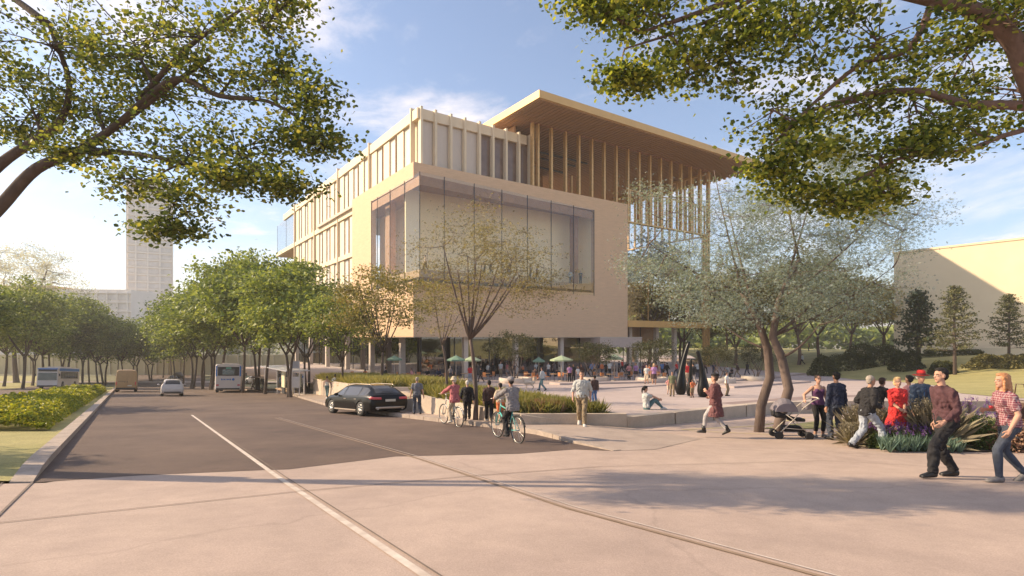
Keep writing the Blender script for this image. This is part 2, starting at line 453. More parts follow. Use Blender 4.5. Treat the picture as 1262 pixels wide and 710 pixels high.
# left edge and right edge of the near carriageway
def XL(Y): return -9.7-.70*(Y-11.84)
left_edge = [(XL(y), y) for y in (110, 80, 60, 41.8, 30, 21.2, 11.84, 8.4)]
front_edge = [(-6.1, 9.03), (-4.3, 9.55), (-3.9, 9.63), (-2.37, 11.2), (.15, 11.6), (1.4, 12.3)]
right_edge = [(2.2, 12.03), (1.45, 13.5), (.67, 15.5), (-.65, 17.6), (-2.66, 19.9), (-4.7, 22.5), (-7.6, 26.8), (-10.7, 31.6), (-16.5, 43), (-23, 56), (-34.4, 70.6), (-60, 110)]
far_road = [(-85, 150), (-112, 200), (-150, 260), (-164, 260), (-124, 200), (-100, 150)]
asph = left_edge+front_edge+right_edge+[(-85, 150), (-112, 200), (-150, 260), (-175, 260), (-135, 200), (-108, 150)]
sheet('road', asph, gz, .004, M_asph)
fore = [(-60, -25), (60, -25), (60, 24.5), (30, 24.5), (12, 24.9), (3.7, 17.9), (.3, 18.2), (-2.3, 20.0), (-3, 16), (-6, 12.5), (-7.1, 8.4), (-7.9, 8.3), (-60, 8.3)]
sheet('pavement', fore, gz, 0, M_pave)
# sidewalk on the right: ramps up from flush to a 12 cm kerb
def swz(x, y): return G(y)+.13*sm((y-11.9)/3.4)*(sm((4.3-x)/2.4) if y < 19 else 1)
walls1 = [(-.08+.35, 17.2), (-2.0, 20.3), (-3.5, 22.5), (-6.1, 26.3), (-7.4, 28.2), (-10.2, 33.5), (-15.8, 45), (-19.5, 51), (-22, 56), (-33, 70.6), (-58.5, 110)]
side = right_edge+[(-57, 110), (-30, 71), (-14, 50), (-4, 30), (0, 21), (3.7, 17.6), (5.0, 14.5), (3.2, 12.3)]
sw = sheet('sidewalk', side, swz, .004, M_walk, step=1.2)
kb = MB()
rp = right_edge[:]
for i in range(len(rp)-1):
    (x0, y0), (x1, y1) = rp[i], rp[i+1]
    n = max(1, int(math.hypot(x1-x0, y1-y0)/1.0))
    for k in range(n):
        a = k/n; b = (k+1)/n-.01
        ax, ay = x0+(x1-x0)*a, y0+(y1-y0)*a; bx, by = x0+(x1-x0)*b, y0+(y1-y0)*b
        d = Vector((by-ay, -(bx-ax), 0)).normalized()*(-.22)
        d = -d if d.x < 0 else d
        kb.add([(ax, ay, G(ay)-.1), (bx, by, G(by)-.1), (bx+d.x, by+d.y, G(by)-.1), (ax+d.x, ay+d.y, G(ay)-.1),
                (ax, ay, swz(ax, ay)+.012), (bx, by, swz(bx, by)+.012), (bx+d.x, by+d.y, swz(bx, by)+.012), (ax+d.x, ay+d.y, swz(ax, ay)+.012)],
               [(0, 3, 2, 1), (4, 5, 6, 7), (0, 1, 5, 4), (1, 2, 6, 5), (2, 3, 7, 6), (3, 0, 4, 7)])
tag(kb.build('kerb', M_kerb), kind='structure')
kl = MB(); y = 8.4
while y < 108:
    y2 = y+1.0
    for (ya, yb) in ((y, y2-.015),):
        h = lambda q: .02+.12*sm((q-8.4)/1.5)
        xs = [(XL(ya)-.36, ya), (XL(ya), ya), (XL(yb), yb), (XL(yb)-.36, yb)]
        kl.add([(x, q, G(q)-.2) for x, q in xs]+[(x, q, G(q)+h(q)) for x, q in xs], [(0, 3, 2, 1), (4, 5, 6, 7), (0, 1, 5, 4), (1, 2, 6, 5), (2, 3, 7, 6), (3, 0, 4, 7)])
    y = y2
tag(kl.build('median_kerb', M_kerb), kind='structure')

# median grass, second carriageway, verges
sheet('median', [(XL(8.4)-.36, 8.4), (XL(110)-.36, 110), (XL(110)-5, 110), (XL(31.6)-4.6, 31.6), (-16, 16), (-30, 8.3)], gz, .03, M_grass)
sheet('far_carriageway', [(-27-.7*(y-31.6), y) for y in (6, 60, 110)]+[(-39-.7*(y-31.6), y) for y in (110, 60, 6)], gz, .004, M_asph)
sheet('verge', [(-39-.7*(y-31.6), y) for y in (6, 60, 110)]+[(-120, 140), (-260, 140), (-260, 6)], gz, .0, M_grass)
sheet('path', [(-46-.7*(y-31.6), y) for y in (20, 60, 108)]+[(-49-.7*(y-31.6), y) for y in (108, 60, 20)], gz, .012, M_walk)
sheet('path', [(-180, 118), (-180, 121.5), (-40, 121.5), (-40, 118)], gz, .016, M_walk)
sheet('side_road', [(-62-.7*(y-31.6), y) for y in (20, 60, 108)]+[(-72-.7*(y-31.6), y) for y in (108, 60, 20)], gz, .012, M_asph)

# painted line, joints and grooves on the ground
def strip(name, pts, w, z, off, m):
    mb = MB()
    for (a, b) in zip(pts[:-1], pts[1:]):
        a = Vector((*a, 0)); b = Vector((*b, 0)); d = (b-a).normalized(); s_ = Vector((-d.y, d.x, 0))*w/2
        n = max(1, int((b-a).length/3))
        for k in range(n):
            p = a.lerp(b, k/n); q = a.lerp(b, (k+1)/n)
            vs = [p-s_, p+s_, q+s_, q-s_]
            mb.add([(v.x, v.y, z(v.x, v.y)+off) for v in vs], [(0, 3, 2, 1)])
    o = mb.build(name, m, recalc=False)
    me = o.data; me.flip_normals() if me.polygons[0].normal.z < 0 else None
    return tag(o, kind='structure')
strip('road_line', [(-13.7, 23.6), (-3.72, 8.8), (2.1, .4)], .08, gz, .010, M_line)
strip('paving_joint', [(-13.58, 23.6), (-3.6, 8.8), (2.22, .4)], .02, gz, .014, M_joint)
strip('paving_groove', [(-9.4, 21.9), (-1.86, 10.9), (.68, 6.74), (2.43, 4.49), (5.8, .3)], .055, gz, .010, M_groove)
strip('paving_joint', [(-9.3, 22.0), (-1.76, 10.95), (.79, 6.78), (2.54, 4.52), (5.9, .33)], .018, gz, .014, M_line)
strip('paving_joint', [(-9.5, 5.0), (-5.63, 6.07), (-3.07, 7.70), (-.67, 8.96), (1.6, 9.9)], .022, gz, .011, M_joint)
strip('paving_joint', [(1.6, 9.9), (6, 10.6), (9, 9.2), (14, 8.0)], .014, gz, .011, M_joint)
strip('paving_joint', [(-7.3, 8.4), (-5.75, 6.1), (-4.4, 4.4), (-1, .3)], .03, gz, .012, M_joint)
strip('paving_joint', [(-7.75, 8.4), (-6.2, 6.1), (-4.8, 4.4), (-1.4, .3)], .018, gz, .012, M_joint)
strip('yellow_line', [(5.2, 16.9), (8.1, 18.2), (11.6, 21.9), (20, 24.2)], .07, gz, .012, M_yel)
strip('yellow_line', [(5.3, 16.6), (7.2, 15.5), (7.5, 15.4)], .05, gz, .012, M_yel)
sheet('grass_strip', [(8.6, 18.0), (7.8, 17.3), (9.4, 17.2), (14, 19.6), (19, 20.4), (19, 22.9), (12, 20.9)], gz, .02, M_grass)

# plaza: sheet with its raised stone edge
edge = [(-6.2, 28.3), (-4.6, 25.6), (-.6, 19.6), (.1, 18.5), (2.6, 18.5), (2.85, 17.9), (3.7, 17.4), (11.6, 24.4), (16, 25.2), (45, 24.6)]
back = [(75, 24.6), (110, 70), (110, 150), (-20, 150), (-45, 84), (-17.5, 49), (-14, 44)]
sheet('plaza', edge+back, pz, 0, M_plaza)
pw = MB()
pe = [(2.85, 17.9), (3.7, 17.4), (11.6, 24.4), (16, 25.2), (45, 24.6)]
for i in range(len(pe)-1):
    (x0, y0), (x1, y1) = pe[i], pe[i+1]
    L_ = math.hypot(x1-x0, y1-y0); n = max(1, round(L_/2.4))
    for k in range(n):
        a = k/n+.004; b = (k+1)/n-.004
        ax, ay = x0+(x1-x0)*a, y0+(y1-y0)*a; bx, by = x0+(x1-x0)*b, y0+(y1-y0)*b
        d = Vector((-(by-ay), bx-ax, 0)).normalized()*.5
        q = [(ax, ay), (bx, by), (bx+d.x, by+d.y), (ax+d.x, ay+d.y)]
        pw.add([(x, y, G(y)-.3) for x, y in q]+[(x, y, P(y)+.02) for x, y in q], [(0, 3, 2, 1), (4, 5, 6, 7), (0, 1, 5, 4), (1, 2, 6, 5), (2, 3, 7, 6), (3, 0, 4, 7)])
tag(pw.build('plaza_edge', M_conc, bevel=.012), kind='structure')
# sloping low wall that runs out to the right beside the sidewalk
def rampwall(name, a, b, th, za, zb, label, cat='wall'):
    a = Vector((*a, 0)); b = Vector((*b, 0)); d = (b-a).normalized(); n_ = Vector((-d.y, d.x, 0))*th
    if n_.y < 0: n_ = -n_
    mb = MB(); q = [a, b, b+n_, a+n_]
    zt = [za, zb, zb, za]
    mb.add([(p.x, p.y, G(p.y)-.4) for p in q]+[(p.x, p.y, z) for p, z in zip(q, zt)], [(0, 3, 2, 1), (4, 5, 6, 7), (0, 1, 5, 4), (1, 2, 6, 5), (2, 3, 7, 6), (3, 0, 4, 7)])
    o = mb.build(name, M_conc, bevel=.01); tag(o, label, cat); return o
rampwall('low_wall', (.28, 17.25), (2.82, 17.55), .4, -2.36, -2.74, 'low sloping concrete wall running out beside the sidewalk next to the grass planter')

# lawn rising on the right
le = [Vector(p) for p in ((34, 92), (36.5, 76), (38.2, 66), (38, 55), (33, 42), (26, 32), (25, 27.5), (30, 26), (60, 26))]
poly_l = [(p.x, p.y) for p in le]+[(140, 26), (140, 130), (34, 130)]
def seg_d(p, a, b):
    ab = b-a; t = max(0, min(1, (p-a).dot(ab)/ab.dot(ab))); return (p-(a+ab*t)).length
def lawnz(x, y):
    p = Vector((x, y)); d = min(seg_d(p, le[i], le[i+1]) for i in range(len(le)-1))
    return P(y)+2.3*sm(d/26)+.25*math.sin(x*.13+1)*math.sin(y*.11)*sm(d/12)+.02
sheet('lawn', poly_l, lawnz, 0, M_grass, step=3.0)
# ================================================================ the museum
M_stone = mat('tan_brick', (.62, .425, .27), .85, col2=(.69, .48, .31), scale=.8, bump=.25, bscale=30, stretch=(1, 1, 6), detail=12)
M_cream = mat('cream_panel', (.76, .64, .46), .7, var=.05, scale=.4)
M_fasc = mat('cream_fascia', (.72, .59, .42), .7, var=.06, scale=.6)
M_ribbed = mat('ribbed_white_panel', (.60, .52, .45), .55, var=.07, scale=9, stretch=(6, 6, .15))
M_pane2 = mat('milky_window', (.66, .60, .52), .25, var=.06, scale=2)
M_bronze = mat('bronze_metal', (.60, .37, .15), .4, metal=.35, var=.15, scale=3)
M_gold = mat('gold_fascia', (.62, .38, .14), .5, metal=.2, var=.06, scale=.7)
M_soff = mat('wood_soffit', (.36, .20, .095), .6, col2=(.44, .25, .12), scale=1.2, stretch=(.15, 8, 1), detail=8)
M_brown = mat('brown_ceiling', (.37, .20, .105), .6, var=.15, scale=1.5)
M_dark = mat('dark_metal', (.035, .035, .04), .45, var=.1)
M_int = mat('gallery_wall', (.93, .77, .52), .8, var=.04, scale=.5)
M_pale = mat('pale_stone_column', (.55, .47, .40), .8, var=.08)
M_pinkc = mat('entrance_canopy_panel', (.50, .40, .35), .6, var=.06)
G_bay = glass('bay_glass', (.97, .97, .95), .035, .97)
G_dark = glass('ground_floor_glass', (.50, .42, .36), .28, .62)
G_clear = glass('clear_glass', (.98, .98, .98), .04, .98)
G_rail = glass('balcony_glass', (.80, .86, .90), .35, .8)

Cx, Cy, BZ = -10.72, 60.0, -4.5
RA = math.atan2(.5705, .8213)
mus = empty('museum', (Cx, Cy, BZ), RA, 'large tan brick museum with cream fins, corner glass bay and wide overhanging roof', 'museum')
def uo(px, v=0.):
    r = (px-631)/F
    return (r*(60+.8213*v)-Cx+.5705*v)/(.8213-.5705*r)
def vo(px, u=0.):
    r = (px-631)/F
    return (Cx+.8213*u-r*(60+.5705*u))/(.5705+.8213*r)
def part(name, boxes, m, parent=mus, bevel=0):
    mb = MB()
    for b in boxes: mb.bb(b[0], b[1], b[2], b[3], b[4]-BZ, b[5]-BZ)
    return mb.build(name, m, parent, bevel=bevel)
ZS = .26; ZW = 19.3
def brickify(m):
    # faint courses of long thin bricks, lifted slightly by their joints
    nt = m.node_tree; N = nt.nodes; K = nt.links; b = N['Principled BSDF']
    tc = N.new('ShaderNodeTexCoord'); sp_ = N.new('ShaderNodeSeparateXYZ'); K.new(tc.outputs['Object'], sp_.inputs[0])
    ad = N.new('ShaderNodeMath'); K.new(sp_.outputs['X'], ad.inputs[0]); K.new(sp_.outputs['Y'], ad.inputs[1])
    cb = N.new('ShaderNodeCombineXYZ'); K.new(ad.outputs[0], cb.inputs['X']); K.new(sp_.outputs['Z'], cb.inputs['Y'])
    br = N.new('ShaderNodeTexBrick'); br.inputs['Scale'].default_value = 1; br.inputs['Brick Width'].default_value = .9; br.inputs['Row Height'].default_value = .22; br.inputs['Mortar Size'].default_value = .018
    br.inputs['Color1'].default_value = (.92, .92, .92, 1); br.inputs['Color2'].default_value = (1.07, 1.05, 1.03, 1); br.inputs['Mortar'].default_value = (.84, .82, .80, 1)
    K.new(cb.outputs[0], br.inputs['Vector'])
    src = b.inputs['Base Color'].links[0].from_socket
    mu = N.new('ShaderNodeMix'); mu.data_type = 'RGBA'; mu.blend_type = 'MULTIPLY'; mu.inputs['Factor'].default_value = .38
    K.new(src, mu.inputs['A']); K.new(br.outputs['Color'], mu.inputs['B']); K.new(mu.outputs['Result'], b.inputs['Base Color'])
brickify(M_stone)
# lower brick volume with the big corner opening (butt joined pieces)
part('wall', [(0, 33.2, 0, .6, ZS, 6.3), (0, 33.2, 0, .6, 17.55, ZW), (26.7, 33.2, 0, .6, 6.3, 17.55),
              (0, .6, .6, 20, ZS, 6.3), (0, .6, .6, 20, 17.55, ZW), (0, .6, 12.6, 20, 6.3, 17.55),
              (32.6, 33.2, .6, 40, ZS, ZW), (.6, 32.6, .6, 20, ZS, .7)], M_stone)
part('terrace_floor', [(.6, 32.6, .6, 40, 18.7, 19.1)], M_pale)
part('gallery_interior', [(.6, 32.6, 3.4, 3.8, 7.4, 17.2), (26.8, 27.2, .6, 3.4, 7.4, 17.2), (4.0, 4.4, 3.8, 20, 7.4, 17.2)], M_int)
part('gallery_ceiling', [(.6, 32.6, .6, 20, 17.2, 17.5)], M_brown)
part('gallery_screen', [(1.2, 2.0, 9.6, 11.0, 7.4, 17.2), (24.2, 24.9, 1.2, 2.2, 7.4, 17.2)], M_brown)
# bay floor, bay ceiling, glass
def polypart(name, poly, z0, z1, m, parent=mus):
    return MB().prism(poly, z0-BZ, z1-BZ).build(name, m, parent)
BC = (-.30, -2.22); BR = (26.65, -.02); BL = (-.02, 12.6)
def ins(f): return [(BC[0]+.18, BC[1]+.18), (BR[0]-.25, BR[1]), (26.6, .59), (.59, .59), (.59, 12.4), (BL[0]+.02, 12.4)]
polypart('gallery_floor', [(BC[0]+.12, BC[1]+.12), (BR[0]-.3, -.03), (-.03, -.03), (-.03, 12.3)], 6.6, 7.4, mat('floor_edge', (.40, .27, .15), .6, var=.15))
part('gallery_floor', [(.62, 32.5, .62, 19.9, 6.9, 7.39)], M_pale)
polypart('bay_soffit', [(BC[0]+.12, BC[1]+.12), (BR[0]-.3, -.03), (-.03, -.03), (-.03, 12.3)], 16.3, 17.3, M_brown)
def lp(a, b, px_list):
    """points of the line a-b (u,v) that stand behind the given columns"""
    out = []
    A = Vector((Cx+a[0]*Rd.x+a[1]*Ld.x, Cy+a[0]*Rd.y+a[1]*Ld.y)); B = Vector((Cx+b[0]*Rd.x+b[1]*Ld.x, Cy+b[0]*Rd.y+b[1]*Ld.y))
    for px in px_list:
        r = (px-631)/F; d = B-A
        t = (A.x-r*A.y)/(r*d.y-d.x)
        out.append((a[0]+(b[0]-a[0])*t, a[1]+(b[1]-a[1])*t))
    return out
def panes(stops, z0, z1, gm, fm, pname='glass_pane', fw=.07, parent=mus, gap=.02, bars=True):
    for i in range(len(stops)-1):
        a = Vector(stops[i]); b = Vector(stops[i+1]); d = (b-a).normalized()
        a2 = a+d*gap; b2 = b-d*gap; n = Vector((-d.y, d.x))*.012
        MB().prism([tuple(a2-n), tuple(b2-n), tuple(b2+n), tuple(a2+n)], z0-BZ, z1-BZ).build(pname, gm, parent)
    if bars:
        for s_ in stops:
            MB().box((s_[0], s_[1], (z0+z1)/2-BZ), (fw, fw, z1-z0+.04)).build('mullion', fm, parent)
front = [BC]+lp(BC, BR, [547.6, 584.5, 618.5, 650, 679.3, 707])+[BR]
left = [BC]+lp(BC, BL, [498.3, 480.6, 465])+[BL]
panes(front, 5.94, 17.6, G_bay, M_dark)
panes(left, 5.94, 17.6, G_bay, M_dark)
# upper storey, set back
U0, V0 = 1.3, 1.5
part('upper_fascia', [(U0-.25, 16.2, V0-.25, V0+.4, 24.75, 25.9), (U0-.25, U0+.4, V0+.4, 66.4, 24.75, 25.9)], M_fasc)
part('upper_wall', [(U0+.25, 14.9, V0+.35, V0+.6, ZW, 24.75), (U0+.35, U0+.7, V0+.6, 66, 18.9, 24.75)], M_cream)
part('roof', [(U0+.4, 13, V0+.4, 66, 25.2, 25.5)], M_pale)
fx = [uo(p, V0-.2) for p in (518.3, 535.9, 554.8, 572, 590, 606.6, 622.8, 638.6, 652.5)]
for i in range(8):
    glassy = i >= 4
    part('window' if glassy else 'ribbed_panel', [(fx[i]+.16, fx[i+1]-.16, V0+.12, V0+.3, ZW+.05, 24.7)], mat('brown_window', (.20, .135, .10), .12, var=.2, scale=.7) if glassy else M_ribbed)
for u in fx: part('fin', [(u-.13, u+.13, V0-.55, V0+.1, ZW+.02, 26.05)], M_fasc)
# left elevation: tall fins, floor bands, narrow windows
fv = [vo(p, U0-.2) for p in (507.5, 455.4, 416.8, 387.8, 363.5)]
for i, v in enumerate(fv):
    part('fin', [(U0-.4, U0+.1, v-.12, v+.12, (ZW if v < 20 else 6.0), 26.3)], M_fasc)
VE = vo(342, U0)
bands = [(18.0, 18.75), (11.9, 12.55), (5.8, 6.3)]
part('floor_band', [(U0-.3, U0+.3, 20.02, VE, 18.0, 18.75)], M_fasc)
part('floor_band', [(U0-.3, U0+.3, 20.02, VE-1, 11.9, 12.55)], M_fasc)
part('floor_band', [(U0-.3, U0+.3, 20.02, VE-1, 5.8, 6.3)], M_fasc)
part('side_wall', [(U0+.36, U0+.8, 20.02, fv[4], 5.8, 18.5), (U0+.36, U0+.8, fv[4], VE-1, 5.8, 12.5)], M_cream)
part('balcony_soffit', [(U0+.3, 14, fv[4]+.3, VE, 17.95, 18.3)], M_stone)
part('balcony_roof_soffit', [(U0+.4, 14, fv[4]+.3, VE, 24.8, 25.1)], M_soff)
stopsb = [(U0, fv[4]+.4), (U0, (fv[4]+VE)/2), (U0, VE), (U0+6, VE), (U0+12, VE)]
panes(stopsb, 18.76, 24.7, G_rail, M_dark, 'balcony_glass')
def bay_windows(va, vb, z0, z1, n):
    w_ = (vb-va)/n
    for k in range(n):
        a = va+k*w_; b = a+w_
        g0 = a+w_*.10; g1 = a+w_*.56
        fr = part('window', [(U0+.12, U0+.35, g0, g1, z0, z1)], M_pane2)
        part('window_reveal', [(U0-.10, U0+.35, g0-.10, g0, z0, z1)], mat('dark_brown_reveal', (.24, .16, .10), .7, var=.1), fr)  # dark brown reveal along one edge of each window
        part('cream_pier', [(U0-.05, U0+.35, g1+.02, b-.02, z0, z1)], M_cream)
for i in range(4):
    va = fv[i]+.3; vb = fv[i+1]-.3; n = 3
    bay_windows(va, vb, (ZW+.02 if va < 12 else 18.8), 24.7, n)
    if fv[i+1] > 21:
        va2 = max(va, 20.2); n2 = max(1, round(n*(vb-va2)/(vb-va)))
        bay_windows(va2, vb, 12.6, 17.95, n2); bay_windows(va2, vb, 6.35, 11.85, n2)
bay_windows(fv[4]+.3, VE-1.2, 6.35, 11.85, 3)
# ground floor: recessed dark glass with pale columns
GV = 3.4
gst = [(2.5, GV)]+[(uo(p, GV), GV) for p in (560, 603, 637, 662, 690, 714)]+[(uo(739, GV), GV)]
panes(gst, -4.48, ZS+.4, G_dark, M_dark, 'ground_floor_glass', .12)
gst2 = [(2.5, v) for v in (GV, 9, 15, 21, 27, 33, 39, 45, 51, 57, 63)]
panes(gst2, -4.48, 5.75, G_dark, M_dark, 'ground_floor_glass', .12)
part('ground_floor_core', [(6, 31, 14, 14.4, -4.48, ZS+.3), (10, 14, 8, 14, -4.48, ZS+.3), (7, 7.4, 14.4, 64, -4.48, 5.7)], mat('lobby_wall', (.42, .33, .25), .8, var=.08, scale=.4))
part('lobby_counter', [(2.62, 24, GV+.4, GV+.8, -4.48, -3.6)], M_pale)
part('base_wall', [(2.3, 2.7, 3.0, 64, -9.0, -4.49)], M_conc)
part('soffit_left', [(.7, 7, 20.1, 65, 5.5, 5.78)], M_soff)
part('ground_floor_soffit', [(.05, 33.1, .05, 14, ZS-.06, ZS-.003)], M_pale)
for px in (573, 635, 691):
    u = uo(px, 1.2); part('column', [(u-.28, u+.28, .9, 1.45, -4.5, ZS-.06)], M_pale)
for v in (6, 16, 26, 36, 46, 56): part('column', [(1.0, 1.6, v-.3, v+.3, -9.0, 5.5 if v > 20 else ZS-.06)], M_pale)
# entrance canopy under the brick volume
eu0, eu1 = uo(739.5, -1.0), uo(791, -1.0)
part('entrance_canopy', [(eu0, eu1, -1.0, 3.0, -1.15, .17)], M_pinkc, bevel=.02)
part('entrance_canopy_edge', [(eu0-.04, eu1+.04, -1.06, 3.0, .174, .30)], M_pale)
part('entrance_pier', [(eu1-.6, eu1-.2, -.6, -.2, -4.5, -1.16)], M_pale)
# overhanging roof
KU0, KU1, KV0, KV1 = 12.8, 58.0, -5.8, 27
part('roof_slab', [(KU0, KU1, KV0, KV1, 27.42, 28.3)], M_gold, bevel=.01)
part('roof_soffit', [(KU0+.25, KU1-.25, KV0+.25, KV1-.25, 27.33, 27.417)], M_soff)
mb = MB(); u = KU0+.5
while u < KU1-.3: mb.bb(u, u+.06, KV0+.3, KV1-.3, 27.25-BZ, 27.328-BZ); u += .62
mb.build('soffit_slats', mat('soffit_batten', (.33, .19, .09), .6, var=.1), mus)
mb = MB(); v = KV0+.6
while v < KV1-.4: mb.bb(KU1-.5, KU1-.1, v, v+.35, 27.1-BZ, 27.325-BZ); v += 1.0
mb.build('edge_brackets', M_gold, mus)
mb = MB()
for v in (6.0, 11.5): mb.bb(15.5, 31, v, v+.22, 26.2-BZ, 26.42-BZ)
for u in (18.5, 24, 29): mb.bb(u, u+1.8, 8.5, 8.7, 26.4-BZ, 26.6-BZ)
mb.build('lighting_track', M_dark, mus)
part('terrace_back_wall', [(13.5, 31.5, 17.5, 17.9, 19.1, 27.2)], M_soff)
part('terrace_wall', [(14.95, 15.2, V0+.7, 17.5, 19.1, 27.2)], M_soff)
# fin screen under the roof, wrapping the hanging corner
FE = 52.4
fins = [uo(p, .25) for p in (656, 662.5, 679, 696.5, 713, 728.8, 744, 758.8, 773.3, 787, 800.5, 813.6, 826.5, 838.8, 850.5, 862)]
def finz(u): return ZW+.02 if u < 33.1 else 16.95
for u in fins: part('screen_fin', [(u-.14, u+.14, .0, .5, finz(u), 27.25)], M_bronze)
k = 0
u = 33.9
while u < FE-.5:
    part('screen_bar', [(u-.07, u+.07, .1, .35, 16.95, 21.4)], M_bronze); u += 1.15
part('screen_fin', [(FE-.45, FE, 0, .5, 16.9, 27.25)], M_bronze)
v = 1.7
while v < 22:
    part('screen_fin', [(FE-.4, FE, v-.11, v+.11, 16.95, 27.25)], M_bronze); v += 1.6
part('screen_rail', [(33.22, FE+.02, -.03, .53, 16.75, 16.94)], M_bronze)
part('screen_rail', [(FE-.42, FE+.02, .56, 22.5, 16.75, 16.94)], M_bronze)
part('screen_rail', [(FE-.42, FE+.02, .56, 22.5, 26.9, 27.24)], M_bronze)
part('screen_rail', [(33.22, FE-.5, .12, .33, 21.42, 21.55)], M_bronze)
part('screen_head', [(15.9, FE, .1, .4, 27.26, 27.33)], mat('red_brown_trim', (.34, .15, .08), .6, var=.1))
for p in (705, 712): 
    u = uo(p, 2); part('terrace_post', [(u-.1, u+.1, 2, 2.2, 19.1, 22.4)], M_bronze)
# tall corner posts and the lower right wing
for du in (-1.35, -.75, -.15): part('corner_post', [(FE+du-.12, FE+du+.12, .05, .45, -4.5, 16.74)], M_bronze)
part('wing_beam', [(33.22, FE+.3, -.1, 1.0, 1.75, 2.7)], M_gold)
part('wing_roof', [(33.22, 48.5, 1.02, 9, 1.9, 2.6)], M_pale)
part('wing_soffit_panel', [(33.22, 44.5, 5, 5.3, -.6, 1.88)], M_soff)
wst = [(33.3, .45)]+[(u, .45) for u in (38, 42.8, 47.6, FE-1.6)]
panes(wst, 2.72, 16.7, G_clear, M_bronze, 'wing_glass', .08)
panes([(33.3, 4.5), (37, 4.5), (40.8, 4.5), (44.6, 4.5)], -4.48, 1.88, G_clear, M_dark, 'wing_glass', .09)
for u in (36.2, 42.2, 46.5): part('column', [(u-.3, u+.3, 2.2, 2.8, -4.5, 1.88)], M_pale)

# ================================================================ other buildings
def local_building(name, loc, rz, label, cat): return empty(name, loc, rz, label, cat)
M_hall = mat('sandstone_hall', (.68, .56, .38), .85, col2=(.74, .62, .43), scale=.3, bump=.15, bscale=12)
hall = local_building('hall', (60.9, 88, -4.6), RA+PI/2, 'plain windowless sandstone hall beyond the lawn with sunlight falling across its wall', 'building')
# local x runs along L, local y points towards -R (sunlit face at y = 0)
mb = MB(); mb.bb(-70, 0, -22, 0, 0, 18.2); mb.build('wall', M_hall, hall)
mb = MB(); mb.bb(-70, .15, -22, .12, 18.203, 18.5); mb.build('coping', M_hall, hall)
mb = MB(); mb.bb(-60, 4, .2, 6, 0, 3.5); mb.build('garden_wall', M_hall, hall)

M_tw = mat('hazed_tower_concrete', (.80, .72, .64), .8, var=.06, scale=.1)  # distance haze put into the colours of the tower and low block
M_tg = mat('hazed_tower_glass', (.66, .62, .58), .35, var=.18, scale=.25, stretch=(1, 1, .35))
M_tf = mat('hazed_tower_frame', (.84, .78, .70), .8, var=.05)
tower = local_building('tower_block', (-196.5, 300, -12), .56, 'tall pale residential tower rising above the trees on the left', 'tower')
mb = MB(); mb.bb(-10, 10, -12, 8, 0, 94); mb.build('wall', M_tw, tower)
for k in range(22):
    z = 8+k*3.85
    mb = MB(); mb.bb(-9.4, 9.4, -12.25, -12.02, z, z+2.3)
    mb.build('window_band', M_tg, tower)
    mb = MB(); mb.bb(-10.3, 10.3, -12.6, -12.0, z+2.7, z+3.2); mb.build('floor_slab', M_tf, tower)
for x in (-10.1, -6.2, -1.0, 4.4, 10.1): mb = MB(); mb.bb(x-.3, x+.3, -12.8, -12.3, 0, 94); mb.build('pilaster', M_tf, tower)
mb = MB(); mb.bb(-10.6, 10.6, -13, 8.6, 94.01, 95); mb.build('roof', M_tf, tower)
podium = local_building('apartment_building', (-205, 262, -12), .10, 'long low pale building with a gold edged roof in front of the tower', 'building')
mb = MB(); mb.bb(-45, 27, -8, 14, 0, 35); mb.build('wall', M_tw, podium)
for k in range(7):
    z = 5+k*4.2
    mb = MB(); mb.bb(-44, 26.2, -8.2, -8.02, z, z+2.6); mb.build('window_band', M_tg, podium)
    mb = MB(); mb.bb(-45.4, 27.4, -8.9, -8.02, z+2.9, z+3.3); mb.build('floor_slab', M_tf, podium)
for i in range(17): mb = MB(); mb.bb(-44.7+i*4.4, -44.4+i*4.4, -9.0, -8.22, 0, 34); mb.build('pilaster', M_tf, podium)
mb = MB(); mb.bb(-48, -4, -12, 14, 35.01, 36.2); mb.build('roof', M_gold, podium)

# long pale fence wall behind the avenue
M_lw = mat('pale_yellow_wall', (.52, .44, .27), .85, var=.12, scale=.3)
gw = local_building('garden_wall', (-150, 146, G(146)), -.04, 'long pale yellow garden wall with piers behind the avenue of trees', 'wall')
mb = MB(); mb.bb(-90, 95, -.3, .3, 0, 5.2); mb.build('wall', M_lw, gw)
for i in range(60):
    x = -88+i*3.1; mb = MB(); mb.bb(x-.15, x+.15, -.55, -.31, 0, 5.3); mb.build('pier', mat('pale_pier', (.58, .5, .35), .8, var=.1), gw)

# ================================================================ low planter walls along the street
def planter(name, pts, th, ztop, label, group=None):
    """closed ring of concrete following pts (x,y), open ground inside"""
    mb = MB()
    zt = ztop if callable(ztop) else (lambda x, y: ztop)
    n = len(pts)
    c = Vector((sum(p[0] for p in pts)/n, sum(p[1] for p in pts)/n))
    inner = [c+(Vector(p)-c)*(1-th/((Vector(p)-c).length)) for p in pts]
    vs = [(x, y, G(y)-.3) for x, y in pts]+[(p.x, p.y, G(p.y)-.3) for p in inner]+[(x, y, zt(x, y)) for x, y in pts]+[(p.x, p.y, zt(p.x, p.y)) for p in inner]
    fs = []
    for i in range(n):
        j = (i+1) % n
        fs += [(i, j, 2*n+j, 2*n+i), (n+j, n+i, 3*n+i, 3*n+j), (2*n+i, 2*n+j, 3*n+j, 3*n+i)]
    mb.add(vs, fs)
    r = empty(name, (0, 0, 0)); tag(r, label, 'planter', group)
    mb.build('wall', M_conc, r, bevel=.012)
    mb = MB(); mb.add([(p.x, p.y, zt(p.x, p.y)-.08) for p in inner], [tuple(range(n))]); mb.build('soil', M_earth, r)
    return r
